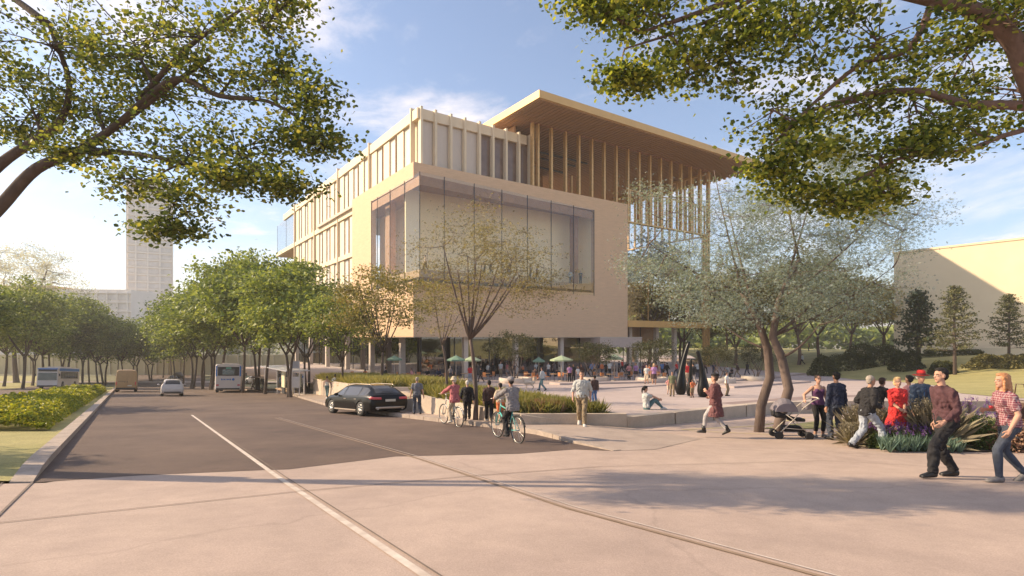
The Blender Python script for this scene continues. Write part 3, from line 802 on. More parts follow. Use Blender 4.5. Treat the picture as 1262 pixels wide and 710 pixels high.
# ================================================================ trees
M_bark = mat('bark', (.085, .06, .045), .95, var=.3, scale=6, bump=.8, bscale=18, stretch=(1, 1, .3))
M_barkw = mat('warm_bark', (.16, .10, .075), .95, var=.3, scale=6, bump=.8, bscale=22, stretch=(1, 1, .3))
M_barkp = mat('pale_bark', (.13, .095, .08), .95, var=.2, scale=5, bump=.6, bscale=18, stretch=(1, 1, .3))
L_street = leafmat('street_tree_leaf', [(.065, .10, .028), (.13, .18, .045), (.22, .27, .08), (.33, .37, .13)], .35, cscale=.35)
L_near = leafmat('near_tree_leaf', [(.05, .075, .035), (.09, .125, .04), (.15, .185, .055), (.24, .26, .07), (.36, .33, .10)], .5, clump=.25, cscale=.8)
L_right = leafmat('golden_green_leaf', [(.04, .06, .02), (.08, .115, .03), (.15, .19, .04), (.28, .31, .06), (.46, .44, .10)], .5, clump=.25, cscale=.8)
L_pale = leafmat('pale_feathery_leaf', [(.16, .21, .20), (.23, .29, .27), (.30, .35, .32), (.38, .40, .34)], .3, cscale=.5, veil=.50)
L_ghost = leafmat('whitish_leaf', [(.48, .46, .42), (.58, .56, .52), (.68, .66, .62)], .3, veil=.45)
L_olive = leafmat('olive_leaf', [(.09, .09, .03), (.16, .15, .05), (.24, .21, .08), (.31, .26, .11)], .3, cscale=.8)
L_gold = leafmat('olive_gold_leaf', [(.11, .09, .025), (.22, .18, .05), (.33, .27, .08), (.42, .33, .11)], .3, cscale=.5)
L_dark = leafmat('dark_olive_leaf', [(.035, .042, .018), (.06, .066, .028), (.095, .095, .04)], .25, cscale=1.5)
L_pine = leafmat('pine_leaf', [(.02, .035, .018), (.045, .06, .025), (.10, .10, .035)], .15, cscale=.7)
L_hedge = leafmat('hedge_leaf', [(.10, .14, .02), (.20, .24, .03), (.34, .34, .045), (.46, .42, .07)], .35, clump=.4, cscale=2.5)
L_shrub = leafmat('shrub_leaf', [(.035, .045, .012), (.06, .07, .02), (.10, .10, .03)], .25)

def bez(a, b, sag, n=5):
    a = Vector(a); b = Vector(b); m_ = (a+b)/2+Vector(sag)
    return [a*(1-t)**2+m_*2*t*(1-t)+b*t*t for t in [i/n for i in range(n+1)]]

def tree_mesh(seed, H, trunk_h, R, crown_c, crown_r, nclust, nleaf, lsize, trunks=1, lean=.3, tr=.16, leafshape='quad', flat=.35, csize=.9, spread=.0, twigs=True, droop=.3):
    """a trunk that forks into limbs which carry leaf clusters spread unevenly through a crown (local coordinates)"""
    rg = np.random.default_rng(seed); rd = random.Random(seed)
    mb = MB(); cl = []
    cc = Vector(crown_c)
    tips = []
    for t in range(trunks):
        a = rd.uniform(0, 2*PI)+t*2*PI/trunks; off = Vector((math.cos(a), math.sin(a), 0))
        base = off*(.0 if trunks == 1 else spread)
        top = base+off*lean*trunk_h*.3+Vector((rd.uniform(-.1, .1)*trunk_h*.4, rd.uniform(-.1, .1)*trunk_h*.4, trunk_h))
        pts = [base+Vector((0, 0, -.15)), base+Vector((0, 0, .1))]+bez(base, top, (rd.uniform(-.25, .25), rd.uniform(-.25, .25), 0), 5)[1:]
        rr = [tr*1.5, tr*1.2]+[tr*(1.05-.35*i/5) for i in range(1, 6)]
        mb.tube(pts, rr, 9); tips.append((top, off))
    for i in range(nclust):
        for _ in range(30):
            d = Vector((rd.gauss(0, 1), rd.gauss(0, 1), rd.gauss(0, 1))).normalized()
            r = rd.uniform(.35, 1)**.6
            p = cc+Vector((d.x*crown_r[0]*r, d.y*crown_r[1]*r, d.z*crown_r[2]*r))
            if d.z < -.6 and rd.random() < .8: continue
            if all((p-q).length > csize*.75 for q in cl): break
        cl.append(p)
    V = []; Fq = []; nv = 0
    limbs = []
    nl = max(4, nclust//6)
    for t, (top, off) in enumerate(tips):
        for k in range(max(2, nl//trunks)):
            a = 2*PI*(k+rd.random()*.6)/max(2, nl//trunks)
            e = cc+Vector((math.cos(a)*crown_r[0]*.5, math.sin(a)*crown_r[1]*.5, rd.uniform(-.35, .5)*crown_r[2]))
            pts = bez(top-Vector((0, 0, .1)), e, (0, 0, -(e-top).length*.12), 5)
            mb.tube(pts, [tr*.62*(1-.13*i) for i in range(6)], 6); limbs.append(pts)
    nodes = [(q, tr*.3) for L_ in limbs for q in L_[1:]]
    cl.sort(key=lambda c: min((c-q).length for q, _ in nodes))
    for c in cl:
        q, qr = min(nodes, key=lambda t_: (c-t_[0]).length)
        dq = (c-q).length
        if dq > .1:
            w_ = bez(q, c, (rd.uniform(-.15, .15)*dq, rd.uniform(-.15, .15)*dq, -dq*.12), 4); r0 = min(qr, tr*.26)*.85
            mb.tube(w_, [r0*(1-.17*i) for i in range(5)], 5); nodes += [(p, max(r0*.55, tr*.06)) for p in w_[2:]]
        cs = csize*rd.uniform(.7, 1.25)
        nsub = 7
        sub = []
        for s_ in range(nsub):
            dv = Vector((rd.gauss(0, .55), rd.gauss(0, .55), rd.gauss(0, .3)))*cs
            sub.append(c+dv)
            if twigs: mb.tube([c, c+dv*.55+Vector((0, 0, .05*cs)), c+dv], [tr*.06, tr*.045, tr*.025], 4, cap=False)
        n = int(nleaf/nclust*rd.uniform(.6, 1.4))
        idx = rg.integers(0, nsub, n); P0 = np.array([list(s_) for s_ in sub])[idx]
        dd = rg.normal(size=(n, 3))*np.array([.42, .42, .2])*cs
        v, f = leaves(P0+dd, lsize, rg, flat, leafshape, droop)
        V.append(v); Fq.append(f+nv); nv += len(v)
    return mb, np.concatenate(V), np.concatenate(Fq)

def make_tree(name, label, loc, data, barkm, leafm, group=None, cat='tree', rz=0, scale=1):
    r = empty(name, loc, rz, label, cat, group, scale)
    data[0].build('trunk', barkm, r, recalc=False)
    np_mesh('crown', data[1], data[2], leafm, r)
    return r

# --- street trees: three kinds, copied along both sides of the avenue
protos = []
for sd in (3, 8, 21, 34):
    H = 10
    protos.append(tree_mesh(sd, H, {3: 3.4, 8: 3.0, 21: 3.8, 34: 3.2}[sd], 4, (0, 0, 6.6), {3: (3.9, 3.9, 2.9), 8: (3.5, 4.2, 3.0), 21: (4.3, 3.6, 2.6), 34: (3.2, 3.5, 3.2)}[sd], {3: 48, 8: 40, 21: 52, 34: 38}[sd], 10500, .28, tr=.12, csize=1.15, flat=.6, trunks=(2 if sd in (8, 34) else 1), spread=.12))
street = []
# (px, base row or distance, crown top row, proto)
right_row = [(299, 58, 318, 0), (237, 82, 350, 1), (249, 78, 362, 2), (260, 74, 340, 1), (272, 66, 345, 2), (327, 54, 322, 2), (356, 45, 332, 0), (318, 66, 330, 1),
             (226, 96, 372, 0), (216, 108, 385, 2), (380, 52, 345, 1)]
left_row = [(28, 80, 342, 1), (56, 104, 362, 0), (-28, 80, 345, 2), (5, 100, 358, 0), (62, 112, 372, 2), (82, 102, 366, 2), (101, 104, 376, 1), (121, 104, 386, 0), (129, 108, 386, 1), (152, 104, 398, 2), (168, 110, 400, 0),
            (186, 122, 404, 1), (201, 132, 402, 0), (211, 142, 404, 2), (-70, 80, 350, 0), (40, 110, 370, 1), (110, 116, 392, 2), (145, 128, 398, 0), (76, 120, 380, 1)]
first = {}
for side_, rows in (('right', right_row), ('left', left_row)):
    n = len(rows)
    for i, (px, Y, ty, k) in enumerate(rows):
        k = 3 if i % 4 == 2 else k
        g = G(Y); top = -(ty-418)/F*Y; h = top-g
        X = (px-631)/F*Y
        s_ = h/9.6
        order = sorted(range(n), key=lambda j: rows[j][0]); rank = order.index(i)
        nth = ['first', 'second', 'third', 'fourth', 'fifth', 'sixth', 'seventh', 'eighth', 'ninth', 'tenth', 'eleventh', 'twelfth', 'thirteenth', 'fourteenth', 'fifteenth', 'sixteenth', 'seventeenth', 'eighteenth', 'nineteenth'][rank]
        label = ('avenue tree on the museum side of the road, %s from the left' if side_ == 'right' else 'avenue tree beyond the median, %s from the left of that row') % nth
        grp = 'avenue trees on the museum side' if side_ == 'right' else 'avenue trees beyond the median'
        sc = (s_*random.uniform(.82, 1.12), s_*random.uniform(.82, 1.12), s_*random.uniform(.93, 1.03))
        if k not in first:
            first[k] = make_tree('street_tree', label, (X, Y, g), protos[k], M_bark, L_street, grp, rz=i*1.3); first[k].scale = sc
        else:
            c = copy_tree(first[k], (X, Y, g), i*2.1+k, sc, label); c['group'] = grp
# --- paler trees in front of the museum
d = tree_mesh(31, 8, 2.4, 3, (0, 0, 5.2), (3.0, 3.0, 2.4), 44, 7000, .16, tr=.10, csize=.85)
make_tree('street_tree', 'slim pale green tree in the grass planter in front of the museum corner', (at(469, 474, 38).x, 38, P(38)), d, M_bark, L_olive, 'young trees in the street planters', scale=1.1)
d = tree_mesh(32, 7, 2.0, 3, (0, 0, 4.4), (2.2, 2.2, 2.0), 36, 5500, .16, tr=.09, csize=.75)
make_tree('street_tree', 'slim tree standing behind the parked black car', (at(419, 480, 40).x, 40, P(40)-.2), d, M_bark, L_street, 'young trees in the street planters', scale=1.1)
# tree before the glass bay
d = tree_mesh(35, 8, 3.0, 2.6, (.2, 0, 5.15), (2.7, 2.2, 2.35), 60, 11500, .086, tr=.085, csize=.66, flat=.5)
make_tree('street_tree', 'sparse olive green tree on the sidewalk in front of the glass bay', (at(586, 520, 19.2).x, 19.2, swz(-1.3, 19.2)-.05), d, M_barkp, leafmat('tan_olive_leaf', [(.15, .13, .06), (.24, .20, .09), (.33, .28, .13), (.42, .36, .18)], .35, veil=.4), 'young trees in the street planters', scale=.98)
d = tree_mesh(37, 8, 2.2, 2.6, (0, 0, 3.7), (1.2, 1.2, 1.0), 16, 1500, .08, tr=.06, csize=.5, flat=.5)
make_tree('street_tree', 'thin bare stemmed tree in the planter behind the first cyclist', (at(547, 500, 23.5).x, 24.3, -2.45), d, M_barkp, L_olive, 'young trees in the street planters', scale=1.05)
# big pale twin trunk tree on the right of the plaza
def big_pale():
    rg = np.random.default_rng(77); rd = random.Random(77)
    mb = MB()
    Y0 = 16.3
    t1 = [at(935, 535, Y0), at(938, 500, Y0), at(949, 465, Y0), at(946, 430, Y0), at(936, 400, Y0), at(915, 360, Y0)]
    t2 = [at(956, 552, 15.3), at(962, 515, 15.4), at(972, 480, 15.6), at(963, 440, 15.8), at(952, 415, 16), at(960, 370, 16), at(985, 320, 16.2)]
    t1[0].z = G(16.3)-.1; t2[0].z = G(15.3)-.1
    mb.tube(t1, [.15, .135, .13, .12, .10, .08], 12); mb.tube(t2, [.15, .14, .135, .125, .11, .085, .06], 12)
    limbs = [t1[-2:], t2[-3:]]
    for (a, ex, ey, Y, r) in ((t1[4], 850, 330, 16, .09), (t1[4], 900, 270, 17, .09), (t1[5], 800, 300, 15, .06), (t2[4], 1040, 330, 16, .09), (t2[5], 1000, 240, 17, .08), (t2[5], 1080, 270, 15, .07),
                         (t1[5], 880, 210, 16.5, .06), (t2[6], 960, 190, 16, .06), (t2[3], 1010, 400, 15, .07), (t2[4], 1100, 330, 16, .06), (t1[3], 880, 390, 17, .06)):
        e = at(ex, ey, Y); pts = bez(a, e, (0, 0, -.3), 6); mb.tube(pts, [r*.62*(1-.12*i) for i in range(7)], 7); limbs.append(pts)
    V = []; Fq = []; nv = 0
    cs_ = []
    for i in range(230):
        for _ in range(60):
            px = rd.uniform(775, 1135); py = rd.uniform(152, 400)
            q = ((px-950)/182)**2+((py-285)/128)**2
            if q < 1 and not (px < 800 and py < 230) and not (py > 350 and 930 < px < 975) and not (px < 885 and py < 310 and rd.random() < .8) and not (px < 955 and py < 232): break
        Y = 16+rd.uniform(-2.4, 2.4)
        cs_.append(at(px, py, Y))
    nodes = [(q_, .04) for L_ in limbs for q_ in L_]
    cs_.sort(key=lambda c: min((c-q_).length for q_, _ in nodes[:70]))
    for c in cs_:
        s0, qr = min(nodes, key=lambda t_: (c-t_[0]).length); dq = (c-s0).length; r0 = min(.022, qr*.8)
        w_ = bez(s0, c, (rd.uniform(-.15, .15)*dq, rd.uniform(-.15, .15)*dq, -dq*.15), 5); mb.tube(w_, [r0*(1-.15*i) for i in range(6)], 5); nodes += [(p, max(.006, r0*.7)) for p in w_[2:]]
        sub = [c+Vector((rd.gauss(0, .3), rd.gauss(0, .3), rd.gauss(0, .15))) for _ in range(6)]
        for s_ in sub: mb.tube([c, (c+s_)/2+Vector((0, 0, .03)), s_], [.007, .005, .003], 4, cap=False)
        n = 300
        P0 = np.array([list(s_) for s_ in sub])[rg.integers(0, 6, n)]+rg.normal(size=(n, 3))*np.array([.26, .26, .15])
        v, f = leaves(P0, .080, rg, .4, 'quad', .4); V.append(v); Fq.append(f+nv); nv += len(v)
    off = Vector((t1[0].x, t1[0].y, G(16.3)))
    mb.v = [tuple(Vector(v)-off) for v in mb.v]
    return off, (mb, np.concatenate(V)-np.array(off), np.concatenate(Fq))
off, d = big_pale()
make_tree('plaza_tree', 'tall pale feathery tree with two leaning grey trunks beside the stroller', off, d, M_barkp, L_pale)

# --- two huge trees whose crowns hang into the picture from either side
def overhang(name, label, base, trunkpts, tr, limbs, blobs, leafm, barkm, seed, lsize, dens):
    rg = np.random.default_rng(seed); rd = random.Random(seed)
    mb = MB(); allp = []
    mb.tube(trunkpts, tr, 14); allp += [(Vector(p), .1) for p in trunkpts[-2:]]
    for pts, r0, r1 in limbs:
        pts = [Vector(p) for p in pts]
        # smooth the limb
        fine = []
        for i in range(len(pts)-1):
            p0 = pts[max(0, i-1)]; p1 = pts[i]; p2 = pts[i+1]; p3 = pts[min(len(pts)-1, i+2)]
            for k in range(5):
                t = k/5
                fine.append(.5*((2*p1)+(p2-p0)*t+(2*p0-5*p1+4*p2-p3)*t*t+(3*p1-p0-3*p2+p3)*t**3))
        fine.append(pts[-1])
        n = len(fine); mb.tube(fine, [r0+(r1-r0)*i/(n-1) for i in range(n)], 10)
        allp += [(p, r0+(r1-r0)*i/(n-1)) for i, p in enumerate(fine)]
    V = []; Fq = []; nv = 0
    for (px, py, Y, rx, ry) in blobs:
        c = at(px, py, Y); sx = rx/F*Y; sz = ry/F*Y; sy = (sx+sz)/2*1.1
        bi = min(range(len(allp)), key=lambda j: (allp[j][0]-c).length)
        q, rq = allp[bi]
        L_ = (c-q).length
        main = bez(q, c, (rd.uniform(-.1, .1)*L_, rd.uniform(-.1, .1)*L_, .12*L_), 7)
        r0 = min(rq*.5, .035)+.008
        mb.tube(main, [r0*(1-.09*i) for i in range(8)], 7)
        allp += [(p, r0*.6) for p in main[3:]]
        nsub = max(8, int(sx*sz*24))
        for k in range(nsub):
            a = rd.uniform(0, 2*PI); rr = math.sqrt(rd.random())
            s_ = c+Vector((math.cos(a)*rr*sx, rd.uniform(-1, 1)*sy*.8, math.sin(a)*rr*sz))
            j = main[rd.randint(3, 7)]
            tw = bez(j, s_, (rd.uniform(-.12, .12), rd.uniform(-.12, .12), rd.uniform(.0, .16)), 5)
            mb.tube(tw, [.011, .0095, .008, .0065, .005, .003], 5, cap=False)
            dr = np.array(list((s_-j).normalized()))
            for _ in range(2):
                e = s_+Vector((rd.gauss(0, .16), rd.gauss(0, .16), rd.gauss(0, .07))); mb.tube([tw[3], (tw[4]+e)/2, e], [.005, .004, .002], 4, cap=False)
            n = int(dens*rd.uniform(.45, 1.5))
            P0 = np.array(list(s_))+rg.normal(size=(n, 3))*np.array([.21, .21, .075])
            v, f = leaves(P0, lsize, rg, .55, 'lobed', .5); V.append(v); Fq.append(f+nv); nv += len(v)
    b = Vector(base)
    mb.v = [tuple(Vector(v)-b) for v in mb.v]
    return make_tree(name, label, base, (mb, np.concatenate(V)-np.array(b), np.concatenate(Fq)), barkm, leafm)
A = at
lb = [(60, 55, 9, 85, 60), (165, 50, 9, 85, 60), (250, 45, 8.5, 75, 50), (325, 35, 8, 45, 40), (40, 135, 9.5, 60, 50), (120, 135, 9, 70, 45), (200, 120, 9, 70, 40), (285, 100, 8.5, 65, 26),
      (345, 95, 8, 40, 20), (378, 120, 7.8, 22, 18), (240, 185, 8.5, 70, 32), (310, 178, 8, 50, 20), (372, 165, 8, 38, 16), (395, 178, 7.8, 16, 12), (180, 228, 8, 58, 24), (225, 262, 8, 32, 18), (310, 212, 7.8, 40, 14), (345, 228, 7.7, 24, 8),
      (130, 195, 8.8, 50, 22), (265, 225, 7.8, 40, 14), (205, 285, 8, 22, 8), (20, 165, 10, 40, 24), (-80, 60, 9.5, 90, 90), (350, 10, 8, 35, 22)]
bl = (-10.6, 9.4, G(9.4))
overhang('shade_tree', 'huge leafy tree hanging into the picture from the upper left', bl,
    [Vector((-10.6, 9.4, G(9.4)-.1)), Vector((-10.5, 9.4, -1.3)), Vector((-10.2, 9.3, 0)), Vector((-9.9, 9.2, .9))], [.42, .34, .28, .25],
    [([Vector((-9.95, 9.2, .7)), A(-45, 300, 9), A(0, 255, 9), A(45, 208, 9), A(100, 185, 9), A(150, 150, 8.8), A(205, 110, 8.7), A(260, 70, 8.5)], .125, .03),
     ([Vector((-9.95, 9.2, .8)), A(-55, 262, 9.3), A(0, 203, 9.4), A(45, 172, 9.4), A(75, 148, 9.4), A(85, 100, 9.3), A(60, 30, 9.2)], .11, .03),
     ([A(150, 150, 8.8), A(215, 98, 8.6), A(270, 118, 8.4), A(330, 125, 8.2), A(375, 150, 8)], .06, .015),
     ([A(100, 185, 9), A(170, 190, 8.7), A(240, 205, 8.3), A(300, 228, 8)], .05, .012),
     ([A(170, 125, 8.8), A(230, 60, 8.5), A(300, 10, 8.3)], .05, .02),
     ([A(60, 30, 9.2), A(-20, -20, 9.5), A(-100, 0, 9.6)], .06, .03)],
    lb, L_near, M_bark, 5, .060, 98)
rb = [(725, 12, 8, 28, 14), (765, 28, 8, 45, 26), (820, 20, 8, 50, 26), (880, 35, 8, 70, 30), (765, 90, 7.6, 24, 10), (800, 105, 7.8, 34, 12), (900, 80, 8, 55, 30), (850, 85, 8, 40, 18), (980, 50, 8, 85, 50), (1080, 50, 8, 85, 50), (1180, 70, 8.8, 70, 55), (1240, 110, 9, 40, 50),
      (950, 135, 8, 55, 36), (1040, 130, 8, 75, 45), (1130, 140, 8, 65, 40), (1200, 165, 8.5, 45, 26), (950, 212, 8, 22, 20), (985, 190, 8, 55, 30), (990, 235, 8, 40, 22), (1085, 195, 8, 55, 26), (1150, 185, 8, 45, 20), (1040, 252, 8, 26, 16), (1090, 240, 8, 34, 10),
      (1250, 30, 7.6, 60, 40), (900, -50, 8, 110, 50), (1080, -60, 8, 120, 60), (760, -40, 8, 70, 40), (1350, 100, 8.5, 90, 80), (1330, -40, 8, 120, 80), (1220, -60, 8, 80, 50)]
br = (10.4, 8.9, G(8.9))
overhang('shade_tree', 'huge golden green tree hanging into the picture from the upper right', br,
    [Vector((10.4, 8.9, G(8.9)-.1)), Vector((10.3, 8.9, -1.2)), Vector((10, 8.8, .6)), Vector((9.4, 8.5, 2.2))], [.5, .42, .36, .30],
    [([Vector((9.5, 8.6, 2.0)), A(1300, 160, 8.3), A(1268, 95, 8), A(1248, 50, 7.9), A(1205, 15, 7.9), A(1150, 0, 7.9), A(1050, -18, 7.9), A(940, -10, 8), A(850, 20, 8), A(790, 40, 8)], .19, .016),
     ([Vector((9.3, 8.5, 2.2)), A(1320, 150, 8.4), A(1262, 131, 8.2), A(1190, 128, 8.2), A(1130, 112, 8.1), A(1060, 118, 8), A(990, 140, 8)], .10, .02),
     ([Vector((9.5, 8.6, 2.0)), A(1300, 165, 8.4), A(1245, 165, 8.3), A(1190, 185, 8.2), A(1110, 195, 8.1), A(1050, 225, 8), A(1000, 240, 8)], .05, .012),
     ([A(940, -10, 8), A(900, 15, 8), A(840, 38, 8), A(770, 60, 7.8)], .04, .012),
     ([A(1150, 0, 7.9), A(1120, 60, 8), A(1060, 80, 8), A(1000, 130, 8), A(950, 180, 8)], .05, .015)],
    rb, L_right, M_barkw, 9, .066, 100)

# --- trees and shrubs beyond the plaza and lawn
d1 = tree_mesh(51, 9, 2.6, 3, (0, 0, 6), (3.2, 3.2, 3.4), 40, 7000, .26, tr=.14, csize=1.0)
d2 = tree_mesh(52, 9, 2.2, 3, (0, 0, 5.4), (3.8, 3.8, 2.9), 40, 7000, .26, tr=.14, csize=1.0, trunks=2, spread=.2)
oliv = [(800, 96, 300, 0), (838, 100, 330, 1), (868, 96, 345, 0), (905, 92, 352, 1), (985, 84, 312, 0), (1012, 90, 318, 1), (1048, 86, 335, 0), (1085, 92, 338, 1), (780, 110, 335, 1), (940, 100, 345, 0), (1110, 98, 352, 0), (895, 112, 330, 0)]
ords = ['leftmost', 'second from the left', 'third from the left', 'fourth from the left', 'fifth from the left', 'sixth from the left', 'seventh from the left', 'eighth from the left', 'ninth from the left', 'tenth from the left', 'eleventh from the left', 'rightmost']
rank = {i: r for r, i in enumerate(sorted(range(len(oliv)), key=lambda j: oliv[j][0]))}
pt = {}
for i, (px, Y, ty, k) in enumerate(oliv):
    X = (px-631)/F*Y; g = lawnz(X, Y)-.1 if X > 36 else P(Y); h = -(ty-418)/F*Y-g; s_ = h/9.3
    lab = 'olive gold tree behind the plaza and lawn, %s of that row' % ords[rank[i]]
    if k not in pt: pt[k] = make_tree('olive_tree', lab, (X, Y, g), (d1, d2)[k], M_barkw, L_gold, 'olive gold trees behind the plaza', rz=i, scale=s_)
    else: copy_tree(pt[k], (X, Y, g), i*1.7, s_, lab)
# conifers in front of the hall
def conifer(seed, H, R):
    rg = np.random.default_rng(seed); rd = random.Random(seed); mb = MB()
    mb.tube([(0, 0, -.2), (.05, 0, H*.5), (0, .05, H)], [.16, .1, .02], 8)
    V = []; Fq = []; nv = 0
    for i in range(46):
        z = H*(.27+.72*(i/46)); r = R*(1-(z/H-.27)/.75)**.75*rd.uniform(.45, 1.15)
        a = i*2.4; e = Vector((math.cos(a)*r, math.sin(a)*r, z+.12*r)); mb.tube(bez((0, 0, z), e, (0, 0, -.05*r), 4), [.04, .03, .022, .015, .008], 5)
        n = 85
        t = rg.uniform(.3, 1.05, n)[:, None]
        P0 = np.array([[0, 0, z]])*(1-t)+np.array([list(e)])*t+rg.normal(size=(n, 3))*np.array([.2, .2, .09])
        v, f = leaves(P0, .17, rg, .2); V.append(v); Fq.append(f+nv); nv += len(v)
    return mb, np.concatenate(V), np.concatenate(Fq)
dc = [conifer(5, 5.2, 1.75), conifer(6, 7.5, 2.3)]
for (px, Y, by, ty, k, lab) in ((1132, 66, 428, 358, 0, 'small dark pine in front of the shaded part of the hall wall'), (1177, 58, 450, 352, 1, 'loose branched pine with pale trunk between two round shrubs on the lawn'), (1243, 58, 440, 362, 1, 'loose branched pine at the right end of the lawn in front of the sunlit wall')):
    X = (px-631)/F*Y; g = lawnz(X, Y)-.05; h = -(ty-418)/F*Y-g
    make_tree('pine_tree', lab, (X, Y, g), dc[k], M_barkp if k else M_bark, L_pine if k == 0 else leafmat('light_pine_leaf', [(.05, .06, .03), (.10, .11, .05), (.18, .17, .08)], .2), 'pines before the hall', rz=px, scale=h/(5.2 if k == 0 else 7.5))
# rounded shrubs
def shrub_data(seed, rx, ry, rz_, n, ls):
    rg = np.random.default_rng(seed); d = rg.normal(size=(n, 3)); d /= np.linalg.norm(d, axis=1)[:, None]; d[:, 2] = np.abs(d[:, 2])
    r = (.75+.25*rg.random(n)**.5)*(1+.12*np.sin(d[:, 0]*7+seed)+.1*np.sin(d[:, 1]*9)+.08*np.sin(d[:, 2]*11))
    p = d*r[:, None]*np.array([rx, ry, rz_]); return leaves(p, ls, rg, .1)
shr = [(1178+42, 60, 28, 'wide round shrub on the lawn before the sunlit hall wall'), (1162, 60, 13, 'small round shrub left of the pale trunked pine'), (1256, 57, 18, 'round shrub at the right edge of the lawn'),
       (1118, 66, 20, 'dark round shrub at the foot of the small pine'), (1090, 72, 30, 'dark spreading shrub below the olive trees, nearest the pine'), (1050, 72, 28, 'dark spreading shrub in the middle of the bank below the olive trees'), (1015, 68, 16, 'dark shrub at the left end of the bank below the olive trees'), (1070, 78, 34, 'tall dark shrub mass high on the bank'), (1175, 74, 45, 'long low clipped shrub at the foot of the hall wall')]
for i, (px, Y, rpx, lab) in enumerate(shr):
    X = (px-631)/F*Y; rx = rpx/F*Y
    hh = (.75 if i in (0, 1, 2) else 1.3)
    if i == 8: hh = .5
    r = empty('shrub', (X, Y, lawnz(X, Y)-.1), 0, lab, 'shrub', 'shrubs on the lawn and bank')
    v, f = shrub_data(i+3, rx, 1.3, hh*2 if i != 8 else .9, 3800, .20); np_mesh('foliage', v, f, L_hedge if False else (L_olive if i in (0, 2) else L_shrub), r)
    MB().tube([(0, 0, -.2), (0, 0, .8)], [.12, .08], 6).build('stem', M_bark, r)
# whitish far tree at the left
d = tree_mesh(61, 20, 7, 8, (0, 0, 16), (10, 9, 8), 70, 14000, .34, tr=.4, csize=2.0)
make_tree('far_tree', 'enormous whitish tree far behind the avenue at the left edge', (at(20, 0, 118).x, 118, G(118)), d, M_barkp, L_ghost, scale=1.25)
# --- hedge of low yellow green shrubs on the median
def hedge():
    rg = np.random.default_rng(91); n = 46000
    Yv = 16.2+(64-16.2)*rg.random(n)**1.7
    wv = rg.random(n)
    xr = -9.7-.70*(Yv-11.84)-.85; wd = 4.3+0*Yv
    X = xr-wd*wv
    ed = np.minimum(np.minimum(wv, 1-wv)*wd/.5, np.minimum((Yv-16.1)/.5, 1)); ed = np.clip(ed, .05, 1)
    top = .55*np.sqrt(ed)*(1+.35*np.sin(X*2.3+Yv*1.1)*np.sin(Yv*1.9-X)+.2*np.sin(X*5.1)*np.sin(Yv*4.3))
    z = -1.6-.07*Yv+top*(1-.5*rg.random(n)**2.2)+.05
    sz = .085+.0022*(Yv-16)
    v, f = leaves(np.stack([X, Yv, z], 1), sz, rg, .3, 'lobed'); return v, f
v, f = hedge()
tag(np_mesh('median_hedge', v, f, L_hedge), 'long low yellow green hedge along the median beside the road', 'hedge')
# ================================================================ people
SKIN = [mat('skin_light', (.50, .285, .20), .65, var=.10, scale=9, spec=.3), mat('skin_tan', (.38, .21, .14), .65, var=.10, scale=9, spec=.3), mat('skin_brown', (.20, .11, .07), .65, var=.08, spec=.3)]
def cloth(name, c, var=.22): return mat(name, c, .88, var=var, scale=9, bump=1.0, bscale=9)
C = dict(maroon=cloth('maroon_cloth', (.075, .03, .035)), black=cloth('black_cloth', (.014, .013, .015)), navy=cloth('navy_cloth', (.018, .024, .05)), jeans=cloth('dark_denim', (.045, .055, .08), .4),
         lightjeans=cloth('faded_denim', (.30, .33, .38), .3), white=cloth('white_cloth', (.62, .60, .56), .1), khaki=cloth('khaki_cloth', (.24, .18, .11)), red=cloth('red_cloth', (.52, .03, .03)),
         suit=cloth('blue_grey_suit', (.05, .075, .12)), coat=cloth('oxblood_coat', (.14, .055, .055)), grey=cloth('grey_cloth', (.22, .20, .20)), tights=cloth('grey_tights', (.36, .34, .34)),
         rose=cloth('rose_cloth', (.40, .12, .13)), beige=cloth('beige_cloth', (.50, .40, .29)), brown=cloth('brown_cloth', (.065, .035, .03)), purple=cloth('purple_cloth', (.10, .035, .10)),
         lilac=cloth('lilac_cloth', (.36, .19, .36)), orange=cloth('orange_cloth', (.55, .16, .06)), pink=cloth('pink_cloth', (.55, .25, .24)), teal=cloth('teal_cloth', (.08, .15, .17)), blue=cloth('blue_cloth', (.08, .16, .33)),
         green=cloth('olive_cloth', (.12, .13, .07)), pale=cloth('pale_grey_cloth', (.42, .43, .42), .12), plaidr=plaid('plaid_red_shirt', (.20, .05, .07), (.42, .30, .30), 9), check=plaid('checked_navy_shirt', (.03, .035, .06), (.35, .36, .38), 8),
         stripe=stripes('striped_shirt', (.6, .57, .5), (.03, .03, .03), 9), shoe=mat('black_shoe', (.015, .014, .014), .4, var=.1), sneaker=mat('grey_sneaker', (.16, .15, .15), .7, var=.3, scale=20), whiteshoe=mat('white_shoe', (.55, .52, .48), .6, var=.1))
HAIR = dict(black=mat('black_hair', (.010, .008, .008), .8, var=.2, scale=30), grey=mat('grey_hair', (.30, .26, .22), .7, var=.2, scale=30), white=mat('white_hair', (.60, .56, .50), .7, var=.1), brown=mat('brown_hair', (.05, .025, .015), .55, var=.2, scale=30),
            ginger=mat('ginger_hair', (.36, .15, .07), .5, col2=(.48, .24, .10), scale=14, stretch=(3, 3, .4)), blonde=mat('blonde_hair', (.55, .38, .18), .5, var=.2, scale=20))

def ik(a, t, l1, l2, pole):
    a = Vector(a); t = Vector(t); d = t-a; L = min(d.length, (l1+l2)*.999); d.normalize(); t = a+d*L
    x = (l1*l1-l2*l2+L*L)/(2*L); h = math.sqrt(max(0, l1*l1-x*x))
    p = Vector(pole); p = (p-d*p.dot(d)); p = p.normalized() if p.length > 1e-5 else Vector((0, 1, 0))
    return a+d*x+p*h, t

